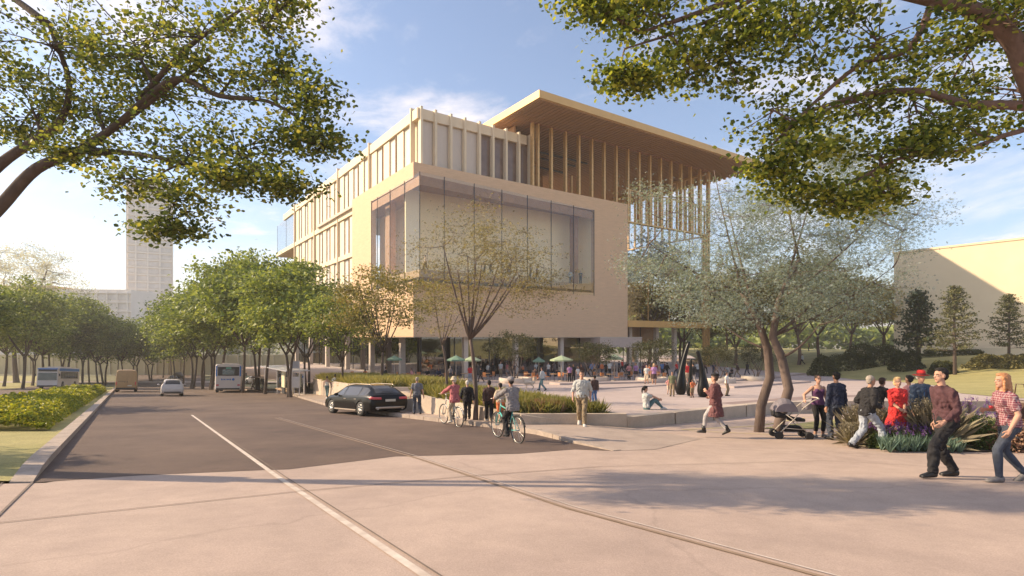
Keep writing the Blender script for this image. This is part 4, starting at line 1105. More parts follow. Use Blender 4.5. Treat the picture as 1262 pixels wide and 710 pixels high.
def rings_torso(stn, seg=16):
    out = []
    for c, rx, ry in stn:
        out.append([Vector((c.x+rx*math.cos(2*PI*k/seg), c.y+ry*math.sin(2*PI*k/seg), c.z)) for k in range(seg)])
    return out

POSES = dict(
    stand=dict(fl=(-.10, .02, .08), fr=(.10, -.03, .08), hl=(-.26, .04, .82), hr=(.26, .04, .82), pel=.94, lean=1),
    walk=dict(fl=(-.08, .34, .09), fr=(.08, -.34, .13), hl=(-.25, -.20, .86), hr=(.25, .24, .90), pel=.90, lean=4, tr=35),
    walk2=dict(fl=(-.08, -.30, .14), fr=(.08, .30, .09), hl=(-.25, .22, .90), hr=(.25, -.18, .86), pel=.91, lean=4, tl=35),
    sit=dict(fl=(-.12, .42, .08), fr=(.12, .40, .08), hl=(-.14, .34, .62), hr=(.14, .36, .62), pel=.50, lean=8),
    talk=dict(fl=(-.12, .0, .08), fr=(.12, .02, .08), hl=(-.14, .30, 1.05), hr=(.26, .04, .82), pel=.94, lean=2),
    hips=dict(fl=(-.14, .0, .08), fr=(.12, .02, .08), hl=(-.20, .08, 1.0), hr=(.20, .08, 1.0), pel=.94, lean=0),
)
def figure(root, pose, o, vox=.012, near=True):
    """o: outfit. local frame: +Y is forward, feet on z=0, standing height 1.75"""
    p = dict(POSES[pose]) if isinstance(pose, str) else dict(pose)
    fem = o.get('fem', False)
    pel = Vector((0, p.get('py', 0), p['pel'])); ln = math.radians(p.get('lean', 0)); sd = Vector((math.sin(math.radians(p.get('side', 0))), math.sin(ln), math.cos(ln)))
    chest = pel+sd*.30; neck = pel+sd*.50; hd = pel+sd*.50+Vector((sd.x*.1, sd.y*.10+.015, .165))
    shw = .155 if fem else .18
    SHl = neck-sd*.075+Vector((-shw, 0, 0)); SHr = neck-sd*.075+Vector((shw, 0, 0))
    HL = pel+Vector((-.09, 0, -.03)); HR = pel+Vector((.09, 0, -.03))
    kl, al = ik(HL, p['fl'], .43, .43, p.get('kpl', (0, 1, .15))); kr, ar = ik(HR, p['fr'], .43, .43, p.get('kpr', (0, 1, .15)))
    el, wl = ik(SHl, p['hl'], .28, .25, p.get('epl', (-.5, -1, -.2))); er, wr = ik(SHr, p['hr'], .28, .25, p.get('epr', (.5, -1, -.2)))
    wst = .125 if fem else .145; hip = .175 if fem else .165; ch = .150 if fem else .172
    def torso(mb, e=0, z0=-.10, z1=.52, flare=0, bust=True):
        st = []
        for t, rx, ry in ((-.55, hip+.02, .13), (-.40, hip+.02, .13), (-.25, hip+.01, .13), (-.12, hip-.02, .115), (-.04, hip, .125), (.06, (hip+wst)/2+.01, .115), (.15, wst, .10), (.25, (wst+ch)/2+.01, .108), (.34, ch, .118), (.42, ch, .105), (.465, ch*.8, .085), (.50, .085, .07), (.53, .06, .06)):
            if t < z0-.001 or t > z1+.001: continue
            fl = flare*max(0, -t)/.4
            st.append((pel+(sd*t if t > 0 else Vector((0, sd.y*t*.5, t))), rx+e+fl, ry+e+fl))
        mb.loft(rings_torso(st))
        if fem and bust and z1 > .3:
            for s_ in (-1, 1): mb.ell(pel+sd*.34+Vector((s_*.068, .085, 0)), (.062+e, .05+e, .058+e), 10, 6)
    def leg(mb, h, k, a, e=0, cut=1.0, flat=False, hem=0):
        th, sh = (.088, .060) if not fem else (.090, .058)
        if cut >= 1:
            mb.capsule(h, k, th+e, sh+e); mb.tube([k, k.lerp(a, .3), k.lerp(a, .65), a+(Vector(a)-k).normalized()*.0], [sh+e, sh+e+.002, .048+e+hem*.5, .040+e+hem], 12)
            mb.ell(k, (sh+e, sh+e, sh+e), 10, 6)
        else:
            mb.capsule(h, k, th+e, sh+e)
            if cut > .5: mb.tube([k, k.lerp(a, (cut-.5)*2)], [sh+e, .05+e], 12)
    def arm(mb, s_, el_, w_, e=0, cut=1.0):
        if cut >= 1:
            mb.capsule(s_, el_, .050+e, .040+e); mb.capsule(el_, Vector(el_).lerp(w_, .3), .041+e, .040+e); mb.tube([Vector(el_), Vector(el_).lerp(w_, .35), w_], [.040+e, .038+e, .026+e], 10)
        else: mb.tube([s_, Vector(s_).lerp(el_, .5), Vector(s_).lerp(el_, cut*1.4)], [.055+e, .050+e, .046+e], 12); mb.ell(s_, (.057+e,)*3, 10, 6)
    def foot(mb, a, toe, e=0, kf=Vector((0, 1, 0)), boot=False):
        # toe: pitch in degrees (heel lifted when positive)
        t = math.radians(toe); f = kf.copy(); f.z = 0; f = f.normalized() if f.length > .05 else Vector((0, 1, 0))
        d = f*math.cos(t)+Vector((0, 0, -math.sin(t))); up = f*math.sin(t)+Vector((0, 0, math.cos(t))); sdv = d.cross(up)
        a = Vector(a); sole = a-up*.055
        rg = []
        for (q, w_, h0, h1) in ((-.065, .025, .0, .05), (-.055, .034, -.02, .075), (0, .037, -.024, .085), (.06, .040, -.024, .062), (.12, .046, -.024, .040), (.165, .042, -.024, .026), (.195, .025, -.018, .010)):
            c = sole+d*q; w_ += e; ring = []
            for k in range(10):
                an = 2*PI*k/10; zz = (h1+h0)/2+(h1-h0)/2*math.sin(an)
                ring.append(c+sdv*w_*math.cos(an)+up*(zz+(e if zz > 0 else 0)))
            rg.append(ring)
        mb.loft(rg)
        if boot: mb.tube([a-up*.01, a+up*.14], [.047+e, .055+e], 12)
    # ---- body
    sk = SKIN[o.get('skin', 0)]
    b = MB(); torso(b)
    b.capsule(neck-sd*.02, hd-Vector((0, 0, .06)), .056 if not fem else .048, .052 if not fem else .045)
    for h_, k_, a_ in ((HL, kl, al), (HR, kr, ar)): leg(b, h_, k_, a_)
    for s_, e_, w_ in ((SHl, el, wl), (SHr, er, wr)): arm(b, s_, e_, w_); b.ell(s_, (.054,)*3, 10, 6)
    kfl = (Vector(kl)-HL).cross(Vector((1, 0, 0))); yaw = math.radians(p.get('footyaw', 0))
    fdl = Vector((math.sin(-yaw)-.12, 1, 0)); fdr = Vector((math.sin(yaw)+.12, 1, 0))
    foot(b, al, p.get('tl', 0), 0, fdl); foot(b, ar, p.get('tr', 0), 0, fdr)
    # head: skull, jaw, nose, ears, brow
    hy = math.radians(p.get('yaw', 0)); hp = math.radians(p.get('nod', 0))
    HM = (Matrix.Rotation(hy, 3, 'Z') @ Matrix.Rotation(-hp, 3, 'X'))
    def hpnt(x, y, z): return hd+HM @ Vector((x, y, z))
    b.ell(hpnt(0, -.012, .03), (.073, .090, .085), 16, 12, M=HM)
    b.ell(hpnt(0, .012, -.035), (.056, .068, .075), 14, 10, M=HM)
    b.ell(hpnt(0, .05, -.085), (.028, .026, .022), 10, 6)
    if near:
        b.tube([hpnt(0, .070, .012), hpnt(0, .094, -.022), hpnt(0, .078, -.036)], [.009, .014, .010], 8)
        for s_ in (-1, 1): b.ell(hpnt(s_*.073, -.005, -.008), (.010, .020, .031), 8, 6, M=HM)
        b.ell(hpnt(0, .068, -.056), (.024, .014, .009), 8, 6, M=HM)
        b.ell(hpnt(0, .066, .022), (.045, .016, .010), 8, 6, M=HM)
    # hands: palm, four fingers, thumb
    for s_, w_, e_ in ((-1, wl, el), (1, wr, er)):
        w_ = Vector(w_); d = (w_-Vector(e_)).normalized()
        inw = Vector((-s_, .25, 0)); inw = (inw-d*inw.dot(d)).normalized(); sdw = d.cross(inw)
        if sdw.y < 0: sdw = -sdw
        pc = w_+d*.048
        b.tube([w_-d*.01, w_+d*.03, w_+d*.085], [.026, .034, .030], 8)
        b.ell(pc+d*.015, (.03, .03, .03), 8, 6)
        if near:
            for j, (o_, L_) in enumerate(((-.030, .060), (-.010, .074), (.010, .080), (.030, .070))):
                st = w_+d*.085+sdw*o_; md = st+d*L_*.5+inw*.010; en = md+d*L_*.40+inw*.030
                b.tube([st-d*.02, st, md, en], [.011, .0105, .0098, .008], 7)
            st = w_+d*.03+sdw*.030; b.tube([st, st+d*.035+sdw*.026+inw*.012, st+d*.068+sdw*.030+inw*.028], [.013, .012, .009], 7)
        else: b.tube([w_+d*.085, w_+d*.13+inw*.01, w_+d*.165+inw*.03], [.028, .024, .014], 8)
    remesh(b, 'body', sk, root, vox*(.78 if near else 1), 2)
    # ---- clothes
    parts = {}
    lg = o.get('legs', 'trousers'); m = MB(); lm = C[o.get('legcol', 'black')]
    if lg != 'none':
        if lg in ('trousers', 'tights', 'capri', 'shorts'):
            e = {'trousers': .016, 'tights': .007, 'capri': .008, 'shorts': .024}[lg]; cut = {'trousers': 1, 'tights': 1, 'capri': .88, 'shorts': .45}[lg]; hem = .012 if lg == 'trousers' else 0
            torso(m, e, -.13, .07, bust=False)
            for h_, k_, a_ in ((HL, kl, al), (HR, kr, ar)): leg(m, h_, k_, a_, e, cut, hem=hem)
        elif lg == 'skirt':
            torso(m, .018, -.41, .10, .04, bust=False)
        remesh(m, 'trousers' if lg != 'skirt' else 'skirt', lm, root, vox, 2, .018 if near and lg not in ('tights', 'capri') else 0, .13)
    m = MB(); tp = o.get('top', 'shirt'); tm = C[o.get('topcol', 'white')]
    slv = o.get('sleeve', 1.0)
    zlow = {'shirt': -.10, 'coat': -.41, 'jacket': -.13, 'tank': -.06, 'dress': -.41}[tp]
    e = {'shirt': .024, 'coat': .036, 'jacket': .034, 'tank': .014, 'dress': .022}[tp]
    torso(m, e, zlow, .40 if tp == 'tank' else .50, .05 if tp in ('coat', 'dress') else 0)
    if tp != 'tank':
        for s_, e_, w_ in ((SHl, el, wl), (SHr, er, wr)):
            arm(m, s_, e_, Vector(w_)-(Vector(w_)-Vector(e_)).normalized()*.012, e*.75, slv)
            m.capsule(Vector(s_).lerp(neck, .55), Vector(s_)-Vector((0, 0, .012)), .045+e*.5, .044+e*.5)
        m.tube([neck-sd*.05, neck+sd*.015], [.10, .066], 12)
    else:
        for s_ in (-1, 1): m.tube([pel+sd*.38+Vector((s_*.09, .10, 0)), neck+Vector((s_*.085, .0, .0)), pel+sd*.38+Vector((s_*.09, -.10, 0))], .013, 6)
    remesh(m, {'shirt': 'shirt', 'coat': 'coat', 'jacket': 'jacket', 'tank': 'vest_top', 'dress': 'dress'}[tp], tm, root, vox, 2, .020 if near and tp != 'tank' else 0, .11)
    if o.get('inner'):
        m = MB(); m.ell(pel+sd*.30+Vector((0, .085, 0)), (.062, .075, .19), 12, 10)
        m.ell(pel+sd*.44+Vector((0, .035, .02)), (.055, .055, .05), 10, 6); m.build('inner_shirt', C[o['inner']], root)
    if o.get('tie'):
        m = MB(); m.loft([[pel+sd*t+Vector((x, y, 0)) for x, y in ((-w_, q), (w_, q), (w_, q-.02), (-w_, q-.02))] for t, w_, q in ((.10, .032, .165), (.30, .026, .178), (.46, .014, .125))]); m.build('tie', C['navy'], root)
    if o.get('shoes', True):
        sm_ = C[o.get('shoe', 'shoe')]; bt = o.get('boot', False)
        for a_, t_, fd in ((al, p.get('tl', 0), fdl), (ar, p.get('tr', 0), fdr)):
            m = MB(); foot(m, a_, t_, .007, fd, bt); m.build('shoe', sm_, root)
    # ---- hair and hats
    hm = HAIR[o.get('hair', 'black')]; hs = o.get('hairstyle', 'short')
    if hs != 'bald':
        m = MB()
        m.ell(hpnt(0, -.025, .046), (.0805, .089, .082), 16, 10, M=HM)
        m.ell(hpnt(0, -.052, .0), (.072, .056, .075), 14, 8, M=HM)
        if hs != 'crop' and near: m.ell(hpnt(0, .008, .092), (.064, .066, .032), 12, 8, M=HM)
        if hs == 'long':
            m.loft(rings_torso([(hpnt(0, -.03, .05), .078, .08), (hpnt(0, -.045, -.04), .088, .075), (hpnt(0, -.065, -.14), .10, .065), (hpnt(0, -.085, -.24), .095, .045), (hpnt(0, -.09, -.33), .05, .025)]))
            for s_ in (-1, 1): m.tube([hpnt(s_*.066, .02, .06), hpnt(s_*.078, .012, -.02), hpnt(s_*.082, .012, -.12), hpnt(s_*.08, .02, -.2)], [.02, .022, .024, .012], 8)
        elif hs == 'bob':
            m.ell(hpnt(0, -.03, -.03), (.088, .075, .085), 14, 8, M=HM)
        elif hs == 'bun': m.ell(hpnt(0, -.11, .05), (.035, .035, .035), 10, 6)
        elif hs == 'ponytail': m.tube([hpnt(0, -.09, .05), hpnt(0, -.13, .0), hpnt(0, -.12, -.12), hpnt(0, -.10, -.2)], [.02, .032, .028, .01], 8)
        remesh(m, 'hair', hm, root, max(.008, vox*.8), 1, .010 if near else 0, .035)
    ht = o.get('hat'); m = MB()
    if ht == 'beret': m.ell(hpnt(.01, -.02, .095), (.115, .12, .05), 16, 8, M=HM @ Matrix.Rotation(.2, 3, 'Y')); m.build('beret', C[o.get('hatcol', 'black')], root)
    if ht == 'fedora':
        q = [(r, z) for r, z in ((.0, .17), (.06, .175), (.085, .15), (.092, .07), (.095, .062), (.155, .05), (.17, .062), (.155, .044), (.09, .05), (.0, .05))]
        me_ = m.lathe(q, (0, 0, 0), 24); m.v = [tuple(hpnt(*v)) for v in m.v]; ho = m.build('hat', C['red'], root)
        m2 = MB(); m2.lathe([(.0945, .062), (.097, .066), (.093, .092), (.088, .092)], (0, 0, 0), 24); m2.v = [tuple(hpnt(*v)) for v in m2.v]; m2.build('hat_band', C['brown'], ho)
    if ht == 'sunhat':
        m.lathe([(.0, .155), (.06, .15), (.09, .10), (.098, .06), (.14, .02), (.15, .022), (.10, .052), (.0, .05)], (0, -.01, 0), 24); m.v = [tuple(hpnt(*v)) for v in m.v]; m.build('hat', C['beige'], root)
    if ht == 'cap':
        m.ell(hpnt(0, -.01, .065), (.085, .095, .07), 14, 8, M=HM); m.ell(hpnt(0, .10, .06), (.06, .06, .009), 12, 6, M=HM); m.build('cap', C[o.get('hatcol', 'navy')], root)
    if ht == 'helmet':
        m.ell(hpnt(0, -.015, .06), (.095, .12, .082), 16, 10, M=HM); m.build('helmet', C['grey'], root)
    if near:
        m = MB()
        for s_ in (-1, 1): m.ell(hpnt(s_*.030, .0705, .002), (.013, .008, .008), 8, 6, M=HM)
        eo = m.build('eyes', mat('eye_white', (.55, .5, .46), .3, var=0), root)
        m = MB()
        for s_ in (-1, 1): m.ell(hpnt(s_*.030, .0765, .002), (.006, .004, .0065), 8, 6, M=HM)
        m.build('pupils', mat('eye_dark', (.02, .012, .01), .3, var=0), eo)
        m = MB()
        for s_ in (-1, 1): m.tube([hpnt(s_*.016, .081, .021), hpnt(s_*.034, .078, .027), hpnt(s_*.05, .066, .021)], .0045, 5)
        m.build('eyebrows', hm, root)
        m = MB(); m.ell(hpnt(0, .0805, -.056), (.021, .006, .0055), 8, 6, M=HM); m.build('lips', mat('lips', (.36, .12, .10), .5, var=0), root)
    return dict(hl=Vector(wl), hr=Vector(wr), head=hd, pel=pel, neck=neck)

def person(label, X, Y, z, heading, H, pose, o, group=None, near=True, vox=.013):
    """heading: degrees, 0 = walking away from the viewer, 90 = walking to the left"""
    r = empty('person', (X, Y, z), math.radians(heading), label, 'person', group, H/1.75)
    figure(r, pose, o, vox, near)
    return r
def on(px, Y): return (px-631)/F*Y
W = POSES
# the group on the right
man_walk = dict(fl=(-.09, .33, .10), fr=(.09, -.14, .08), hl=(-.24, .26, .90), hr=(.25, .02, .84), pel=.91, py=.04, lean=8, epl=(-.3, -1, -.3), kpl=(0, 1, .3), tl=0)
person('tall man in dark maroon shirt and black trousers striding left at the right front', on(1170, 8.85), 8.85, G(8.85), 90, 1.82, man_walk, dict(top='shirt', topcol='maroon', legs='trousers', legcol='black', hair='black', skin=0), near=True, vox=.011)
wl_ = person('woman with long ginger hair and plaid shirt holding a red drink at the right edge', on(1241, 8.5), 8.5, G(8.5), 80, 1.73,
    dict(fl=(-.09, .16, .08), fr=(.09, -.30, .12), hl=(-.23, .10, .84), hr=(.18, .20, 1.10), pel=.91, py=-.03, lean=8, tr=30, epr=(.6, -.2, -1)), dict(fem=True, top='shirt', topcol='plaidr', sleeve=.55, legs='tights', legcol='jeans', hair='ginger', hairstyle='long', shoe='sneaker', skin=0), vox=.011)
person('cropped grey haired man in black cardigan and faded jeans striding right', on(1068, 12.4), 12.4, G(12.4), -88, 1.74,
    dict(fl=(-.09, -.30, .10), fr=(.09, .36, .09), hl=(-.20, .16, .95), hr=(.18, .20, .97), pel=.88, lean=9, tl=10), dict(top='jacket', topcol='black', inner='stripe', legs='trousers', legcol='lightjeans', hair='grey', hairstyle='crop', skin=1), vox=.012)
person('man in navy sweater and dark jeans standing with his back turned', on(1031, 14.2), 14.2, G(14.2), 8, 1.77, dict(W['stand'], hl=(-.27, .02, .82), hr=(.27, .02, .82), fl=(-.14, .02, .08), fr=(.14, -.02, .08)), dict(top='shirt', topcol='navy', legs='trousers', legcol='jeans', hair='black', skin=1), vox=.013)
stroller_woman = person('woman in purple vest top and black capri leggings holding the stroller handle', on(1008, 14.9), 14.9, G(14.9), 178, 1.70,
    dict(fl=(-.12, .02, .08), fr=(.10, .05, .08), hl=(-.28, .02, .84), hr=(.44, .16, 1.04), pel=.94, lean=0, footyaw=12), dict(fem=True, top='tank', topcol='purple', legs='capri', legcol='black', hair='brown', hairstyle='crop', shoe='sneaker', skin=0), vox=.012)
person('young man in black T-shirt leaning forward to the right behind the flower bed', on(1080, 15.6), 15.6, G(15.6), -70, 1.70,
    dict(fl=(-.10, -.1, .08), fr=(.10, .18, .08), hl=(-.16, .48, 1.12), hr=(.18, .40, .98), pel=.90, lean=24, nod=-12), dict(top='shirt', topcol='black', sleeve=.55, legs='shorts', legcol='khaki', hair='brown', hat='cap', hatcol='brown', skin=1), vox=.013)
person('blonde woman in red dress suit with folded hands behind the flowers', on(1106, 12.75), 12.75, G(12.75), 172, 1.64,
    dict(fl=(-.09, 0, .08), fr=(.09, 0, .08), hl=(-.05, .22, .95), hr=(.05, .22, .96), pel=.94, lean=0, yaw=-4), dict(fem=True, top='dress', topcol='red', sleeve=.9, legs='skirt', legcol='red', hair='blonde', hairstyle='bob', skin=0), vox=.011)
person('older man in blue grey suit and red brimmed hat beside the woman in red', on(1134, 13.1), 13.1, G(13.1), 186, 1.76,
    dict(W['stand'], hl=(-.12, .2, .92), hr=(.24, .06, .84)), dict(top='jacket', topcol='suit', inner='blue', tie=True, legs='trousers', legcol='suit', hair='white', hairstyle='short', hat='fedora', skin=0), vox=.011)
person('dark haired person in pale top half hidden behind the couple in the flower bed', on(1121, 14.6), 14.6, G(14.6), 20, 1.69, 'stand', dict(fem=True, top='shirt', topcol='pink', legs='trousers', legcol='jeans', hair='black', hairstyle='bun', skin=1), vox=.014)
person('woman in oxblood coat, black beret and ankle boots walking across the paving', on(882, 14.7), 14.7, G(14.7)+.10, 55, 1.66,
    dict(fl=(-.09, .30, .09), fr=(.09, -.30, .13), hl=(-.16, .20, 1.20), hr=(.18, .16, 1.02), pel=.90, lean=2, tr=28, epl=(-.6, -.6, -1)), dict(fem=True, top='coat', topcol='coat', legs='tights', legcol='tights', hair='brown', hat='beret', shoe='shoe', boot=True, skin=0), vox=.012)
person('man in pale open collar shirt and khaki trousers walking toward the viewer', on(717, 17.0), 17.0, G(17.0)+.13, 172, 1.74,
    dict(fl=(-.08, .22, .08), fr=(.08, -.32, .15), hl=(-.27, -.05, .86), hr=(.27, .10, .86), pel=.91, lean=2, tr=40), dict(top='shirt', topcol='pale', sleeve=.9, legs='trousers', legcol='khaki', hair='brown', shoe='whiteshoe', skin=0), vox=.012)
person('boy in dark jacket and jeans standing with his back turned on the plaza', on(733, 23.9), 23.9, P(23.9), 20, 1.22, 'stand', dict(top='jacket', topcol='brown', legs='trousers', legcol='blue', hair='black', skin=1), vox=.016)
person('small child in pale top beside the boy in the dark jacket', on(726.5, 24.3), 24.3, P(24.3), 30, 1.05, 'stand', dict(top='shirt', topcol='pale', sleeve=.55, legs='shorts', legcol='pale', hair='black', skin=1, shoe='whiteshoe'), vox=.016)
person('woman sitting on the ground of the plaza with knees drawn up, arms resting on them', on(797, 20.6), 20.6, P(20.6), -80, 1.72,
    dict(fl=(-.10, .66, .07), fr=(.10, .58, .07), hl=(-.10, .44, .40), hr=(.10, .46, .40), pel=.12, py=0, lean=-6, kpl=(0, 0, 1), kpr=(0, 0, 1), epl=(-.2, 0, 1), epr=(.2, 0, 1), nod=10), dict(fem=True, top='shirt', topcol='pale', sleeve=.5, legs='tights', legcol='teal', hair='black', hairstyle='ponytail', shoe='whiteshoe', skin=0), vox=.013)
# along the street
person('man in checked short sleeve shirt standing on the sidewalk behind the black car', on(514, 22.2), 22.2, swz(-3.8, 22.2), 10, 1.52, dict(W['stand'], fl=(-.14, .02, .08), fr=(.15, -.05, .08), hl=(-.30, .02, .84), hr=(.30, .02, .84)), dict(top='shirt', topcol='check', sleeve=.55, legs='trousers', legcol='jeans', hair='grey', hairstyle='crop', skin=0), vox=.013)
person('white haired person in black coat walking away beside the first cyclist', on(576, 18.9), 18.9, swz(-1.5, 18.9), 5, 1.42, dict(W['walk2']), dict(top='jacket', topcol='black', legs='trousers', legcol='black', hair='white', hairstyle='crop', skin=0), vox=.013)
person('dark haired man in dark brown shirt walking away along the planter wall', on(603, 18.2), 18.2, swz(-.8, 18.2), 8, 1.44, dict(W['walk']), dict(top='shirt', topcol='brown', legs='trousers', legcol='black', hair='black', shoe='whiteshoe', skin=1), vox=.013)
person('woman in pale cap and light top half hidden by the second cyclist', on(617, 17.9), 17.9, swz(-.4, 17.9), 20, 1.34, 'walk2', dict(fem=True, top='shirt', topcol='beige', sleeve=.6, legs='shorts', legcol='orange', hair='black', hat='cap', hatcol='black', skin=1), vox=.014)
person('woman in white vest with black bag walking left along the far sidewalk', on(403, 42), 42, G(42)+.13, 10, 1.66, 'walk', dict(fem=True, top='tank', topcol='white', legs='trousers', legcol='teal', hair='brown', hairstyle='bun', skin=0), near=False, vox=.02)
person('dark haired woman in white shirt and flared black trousers on the far sidewalk', on(413, 41.5), 41.5, G(41.5)+.13, 5, 1.78, 'stand', dict(fem=True, top='shirt', topcol='white', sleeve=.6, legs='trousers', legcol='black', hair='black', hairstyle='bun', skin=2), near=False, vox=.02)
person('person in long white top beside the bus stop', on(312, 70), 70, G(70)+.13, 160, 1.68, 'walk', dict(fem=True, top='coat', topcol='white', legs='trousers', legcol='black', hair='brown', skin=1), near=False, vox=.026)
person('person in orange shirt beside the bus stop', on(318.5, 70), 70, G(70)+.13, 160, 1.85, 'stand', dict(top='shirt', topcol='orange', legs='trousers', legcol='jeans', hair='brown', skin=1), near=False, vox=.026)
person('person in pale blue trousers nearest the bus stop shelter', on(324, 68), 68, G(68)+.13, 20, 1.75, 'walk2', dict(top='shirt', topcol='pale', legs='trousers', legcol='lightjeans', hair='black', skin=1), near=False, vox=.026)
# cyclists
def cyc_pose(): return dict(fl=(-.10, .12, .28), fr=(.10, .34, .52), hl=(-.23, .60, 1.10), hr=(.23, .60, 1.10), pel=1.02, py=-.05, lean=14, epl=(-1, -.3, -.4), epr=(1, -.3, -.4), tl=10, tr=0)
def bicycle(name, label, loc, heading, fm, basket=False):
    r = empty(name, loc, math.radians(heading), label, 'bicycle')
    # local y forward; rear hub y=-.45, front hub y=.60
    for y in (-.45, .60):
        m = MB(); m.torus((0, y, .34), .325, .017, 36)
        w_ = m.build('wheel', M_tyre, r)
        m = MB(); m.torus((0, y, .34), .304, .008, 32, n=4)
        m.build('rim', M_steel, w_)
        m = MB()
        for k in range(16): a = 2*PI*k/16; m.tube([(.012*(-1)**k, y, .34), (0, y+.3*math.cos(a), .34+.3*math.sin(a))], .0022, 4, cap=False)
        m.build('spokes', M_steel, w_)
        m = MB(); m.lathe([(.02, -.045), (.02, .045)], (0, y, .34), 10, axis='X'); m.build('hub', M_steel, w_)
    bb_ = (0, -.03, .29); seat = (0, -.20, .80); head = (0, .42, .86); headl = (0, .46, .68); rh = (0, -.45, .34); fh = (0, .60, .34)
    m = MB(); t = .017
    m.tube([bb_, seat], t); m.tube([(0, -.185, .74), head], t*.9); m.tube([bb_, headl], t*1.2); m.tube([(0, .40, .92), headl], t*1.2)
    for s_ in (-1, 1):
        m.tube([bb_, (s_*.05, -.45, .34)], .010); m.tube([(0, -.18, .72), (s_*.05, -.45, .34)], .009); m.tube([headl, (s_*.05, .50, .62), (s_*.05, .60, .34)], .012)
    m.build('frame', fm, r)
    m = MB(); m.tube([(0, .40, .9), (0, .42, 1.0), (0, .46, 1.03)], .012); m.tube([(-.28, .40, 1.05), (-.24, .46, 1.05), (0, .50, 1.03), (.24, .46, 1.05), (.28, .40, 1.05)], .011); m.build('handlebar', M_steel, r)
    m = MB(); m.ell((0, -.24, .90), (.07, .12, .03), 12, 6); m.tube([(0, -.20, .8), (0, -.22, .88)], .013); m.build('saddle', M_tyre, r)
    m = MB(); m.lathe([(.09, -.006), (.09, .006)], (.05, -.03, .29), 20, axis='X'); m.tube([(.07, -.03, .29), (.08, .08, .42)], .009); m.tube([(-.07, -.03, .29), (-.08, -.14, .16)], .009)
    m.box((.13, .08, .42), (.10, .07, .02)); m.box((-.13, -.14, .16), (.10, .07, .02)); m.build('crank', M_dark, r)
    m = MB()
    for i in range(12):
        a = math.radians(20+i*12); y0, z0 = -.45-.36*math.cos(a), .34+.36*math.sin(a); a2 = math.radians(20+(i+1)*12); y1, z1 = -.45-.36*math.cos(a2), .34+.36*math.sin(a2)
        m.tube([(0, y0, z0), (0, y1, z1)], .02, 6)
    m.build('mudguard', M_steel if basket else M_tyre, r)
    return r
M_tyre = mat('tyre_rubber', (.02, .02, .021), .75, var=.1); M_steel = mat('bright_steel', (.55, .54, .52), .3, metal=.9, var=.05)
b1 = Vector((on(627, 13.9), 13.9, G(13.9))); bicycle('bicycle', 'teal framed bicycle ridden by the man in the grey jacket', b1, 30, mat('teal_paint', (.10, .42, .38), .35, var=.05))
person('man in grey jacket with dark helmet riding the teal bicycle away', b1.x, b1.y, b1.z, 30, 1.62, dict(cyc_pose(), pel=.98, py=-.22, fl=(-.11, -.13, .24), fr=(.11, .10, .50), hl=(-.26, .42, 1.12), hr=(.26, .42, 1.12), lean=10), dict(top='jacket', topcol='grey', legs='trousers', legcol='black', hair='black', hat='helmet', skin=1), vox=.012)
b2 = Vector((on(557, 18.3), 18.3, G(18.3))); bicycle('bicycle', 'pale silver city bicycle ridden by the person in the rose top', b2, 34, mat('silver_paint', (.5, .48, .45), .35, var=.05), True)
person('person in rose jacket, khaki trousers and cream sun hat riding the silver bicycle', b2.x, b2.y, b2.z, 34, 1.60, dict(cyc_pose(), pel=1.00, py=-.22, fl=(-.11, -.13, .22), fr=(.11, .10, .50), hl=(-.27, .42, 1.12), hr=(.26, .42, 1.12), lean=6), dict(fem=True, top='jacket', topcol='rose', legs='trousers', legcol='beige', hair='white', hat='sunhat', skin=0, shoe='whiteshoe'), vox=.012)

# ---- the crowd: a few built figures, copied and reclothed
protoF = []
specs = [('stand', False, 'trousers', 'shirt', .55, 'short'), ('walk', False, 'trousers', 'jacket', 1, 'short'), ('stand', True, 'skirt', 'shirt', .55, 'long'), ('walk2', True, 'trousers', 'shirt', .9, 'bun'), ('sit', False, 'trousers', 'shirt', .55, 'short'), ('sit', True, 'tights', 'shirt', .9, 'long'), ('talk', True, 'capri', 'tank', 0, 'ponytail'), ('hips', False, 'shorts', 'shirt', .55, 'short')]
def clothe(root, topc, legc, hairc, sk):
    for ch in root.children:
        m = None; b_ = ch.name.split('.')[0]
        if b_ in ('shirt', 'jacket', 'coat', 'vest_top', 'dress'): m = C[topc]
        elif b_ in ('trousers', 'skirt'): m = C[legc]
        elif b_ == 'hair': m = HAIR[hairc]
        elif b_ == 'body': m = SKIN[sk]
        if m: ch.material_slots[0].link = 'OBJECT'; ch.material_slots[0].material = m
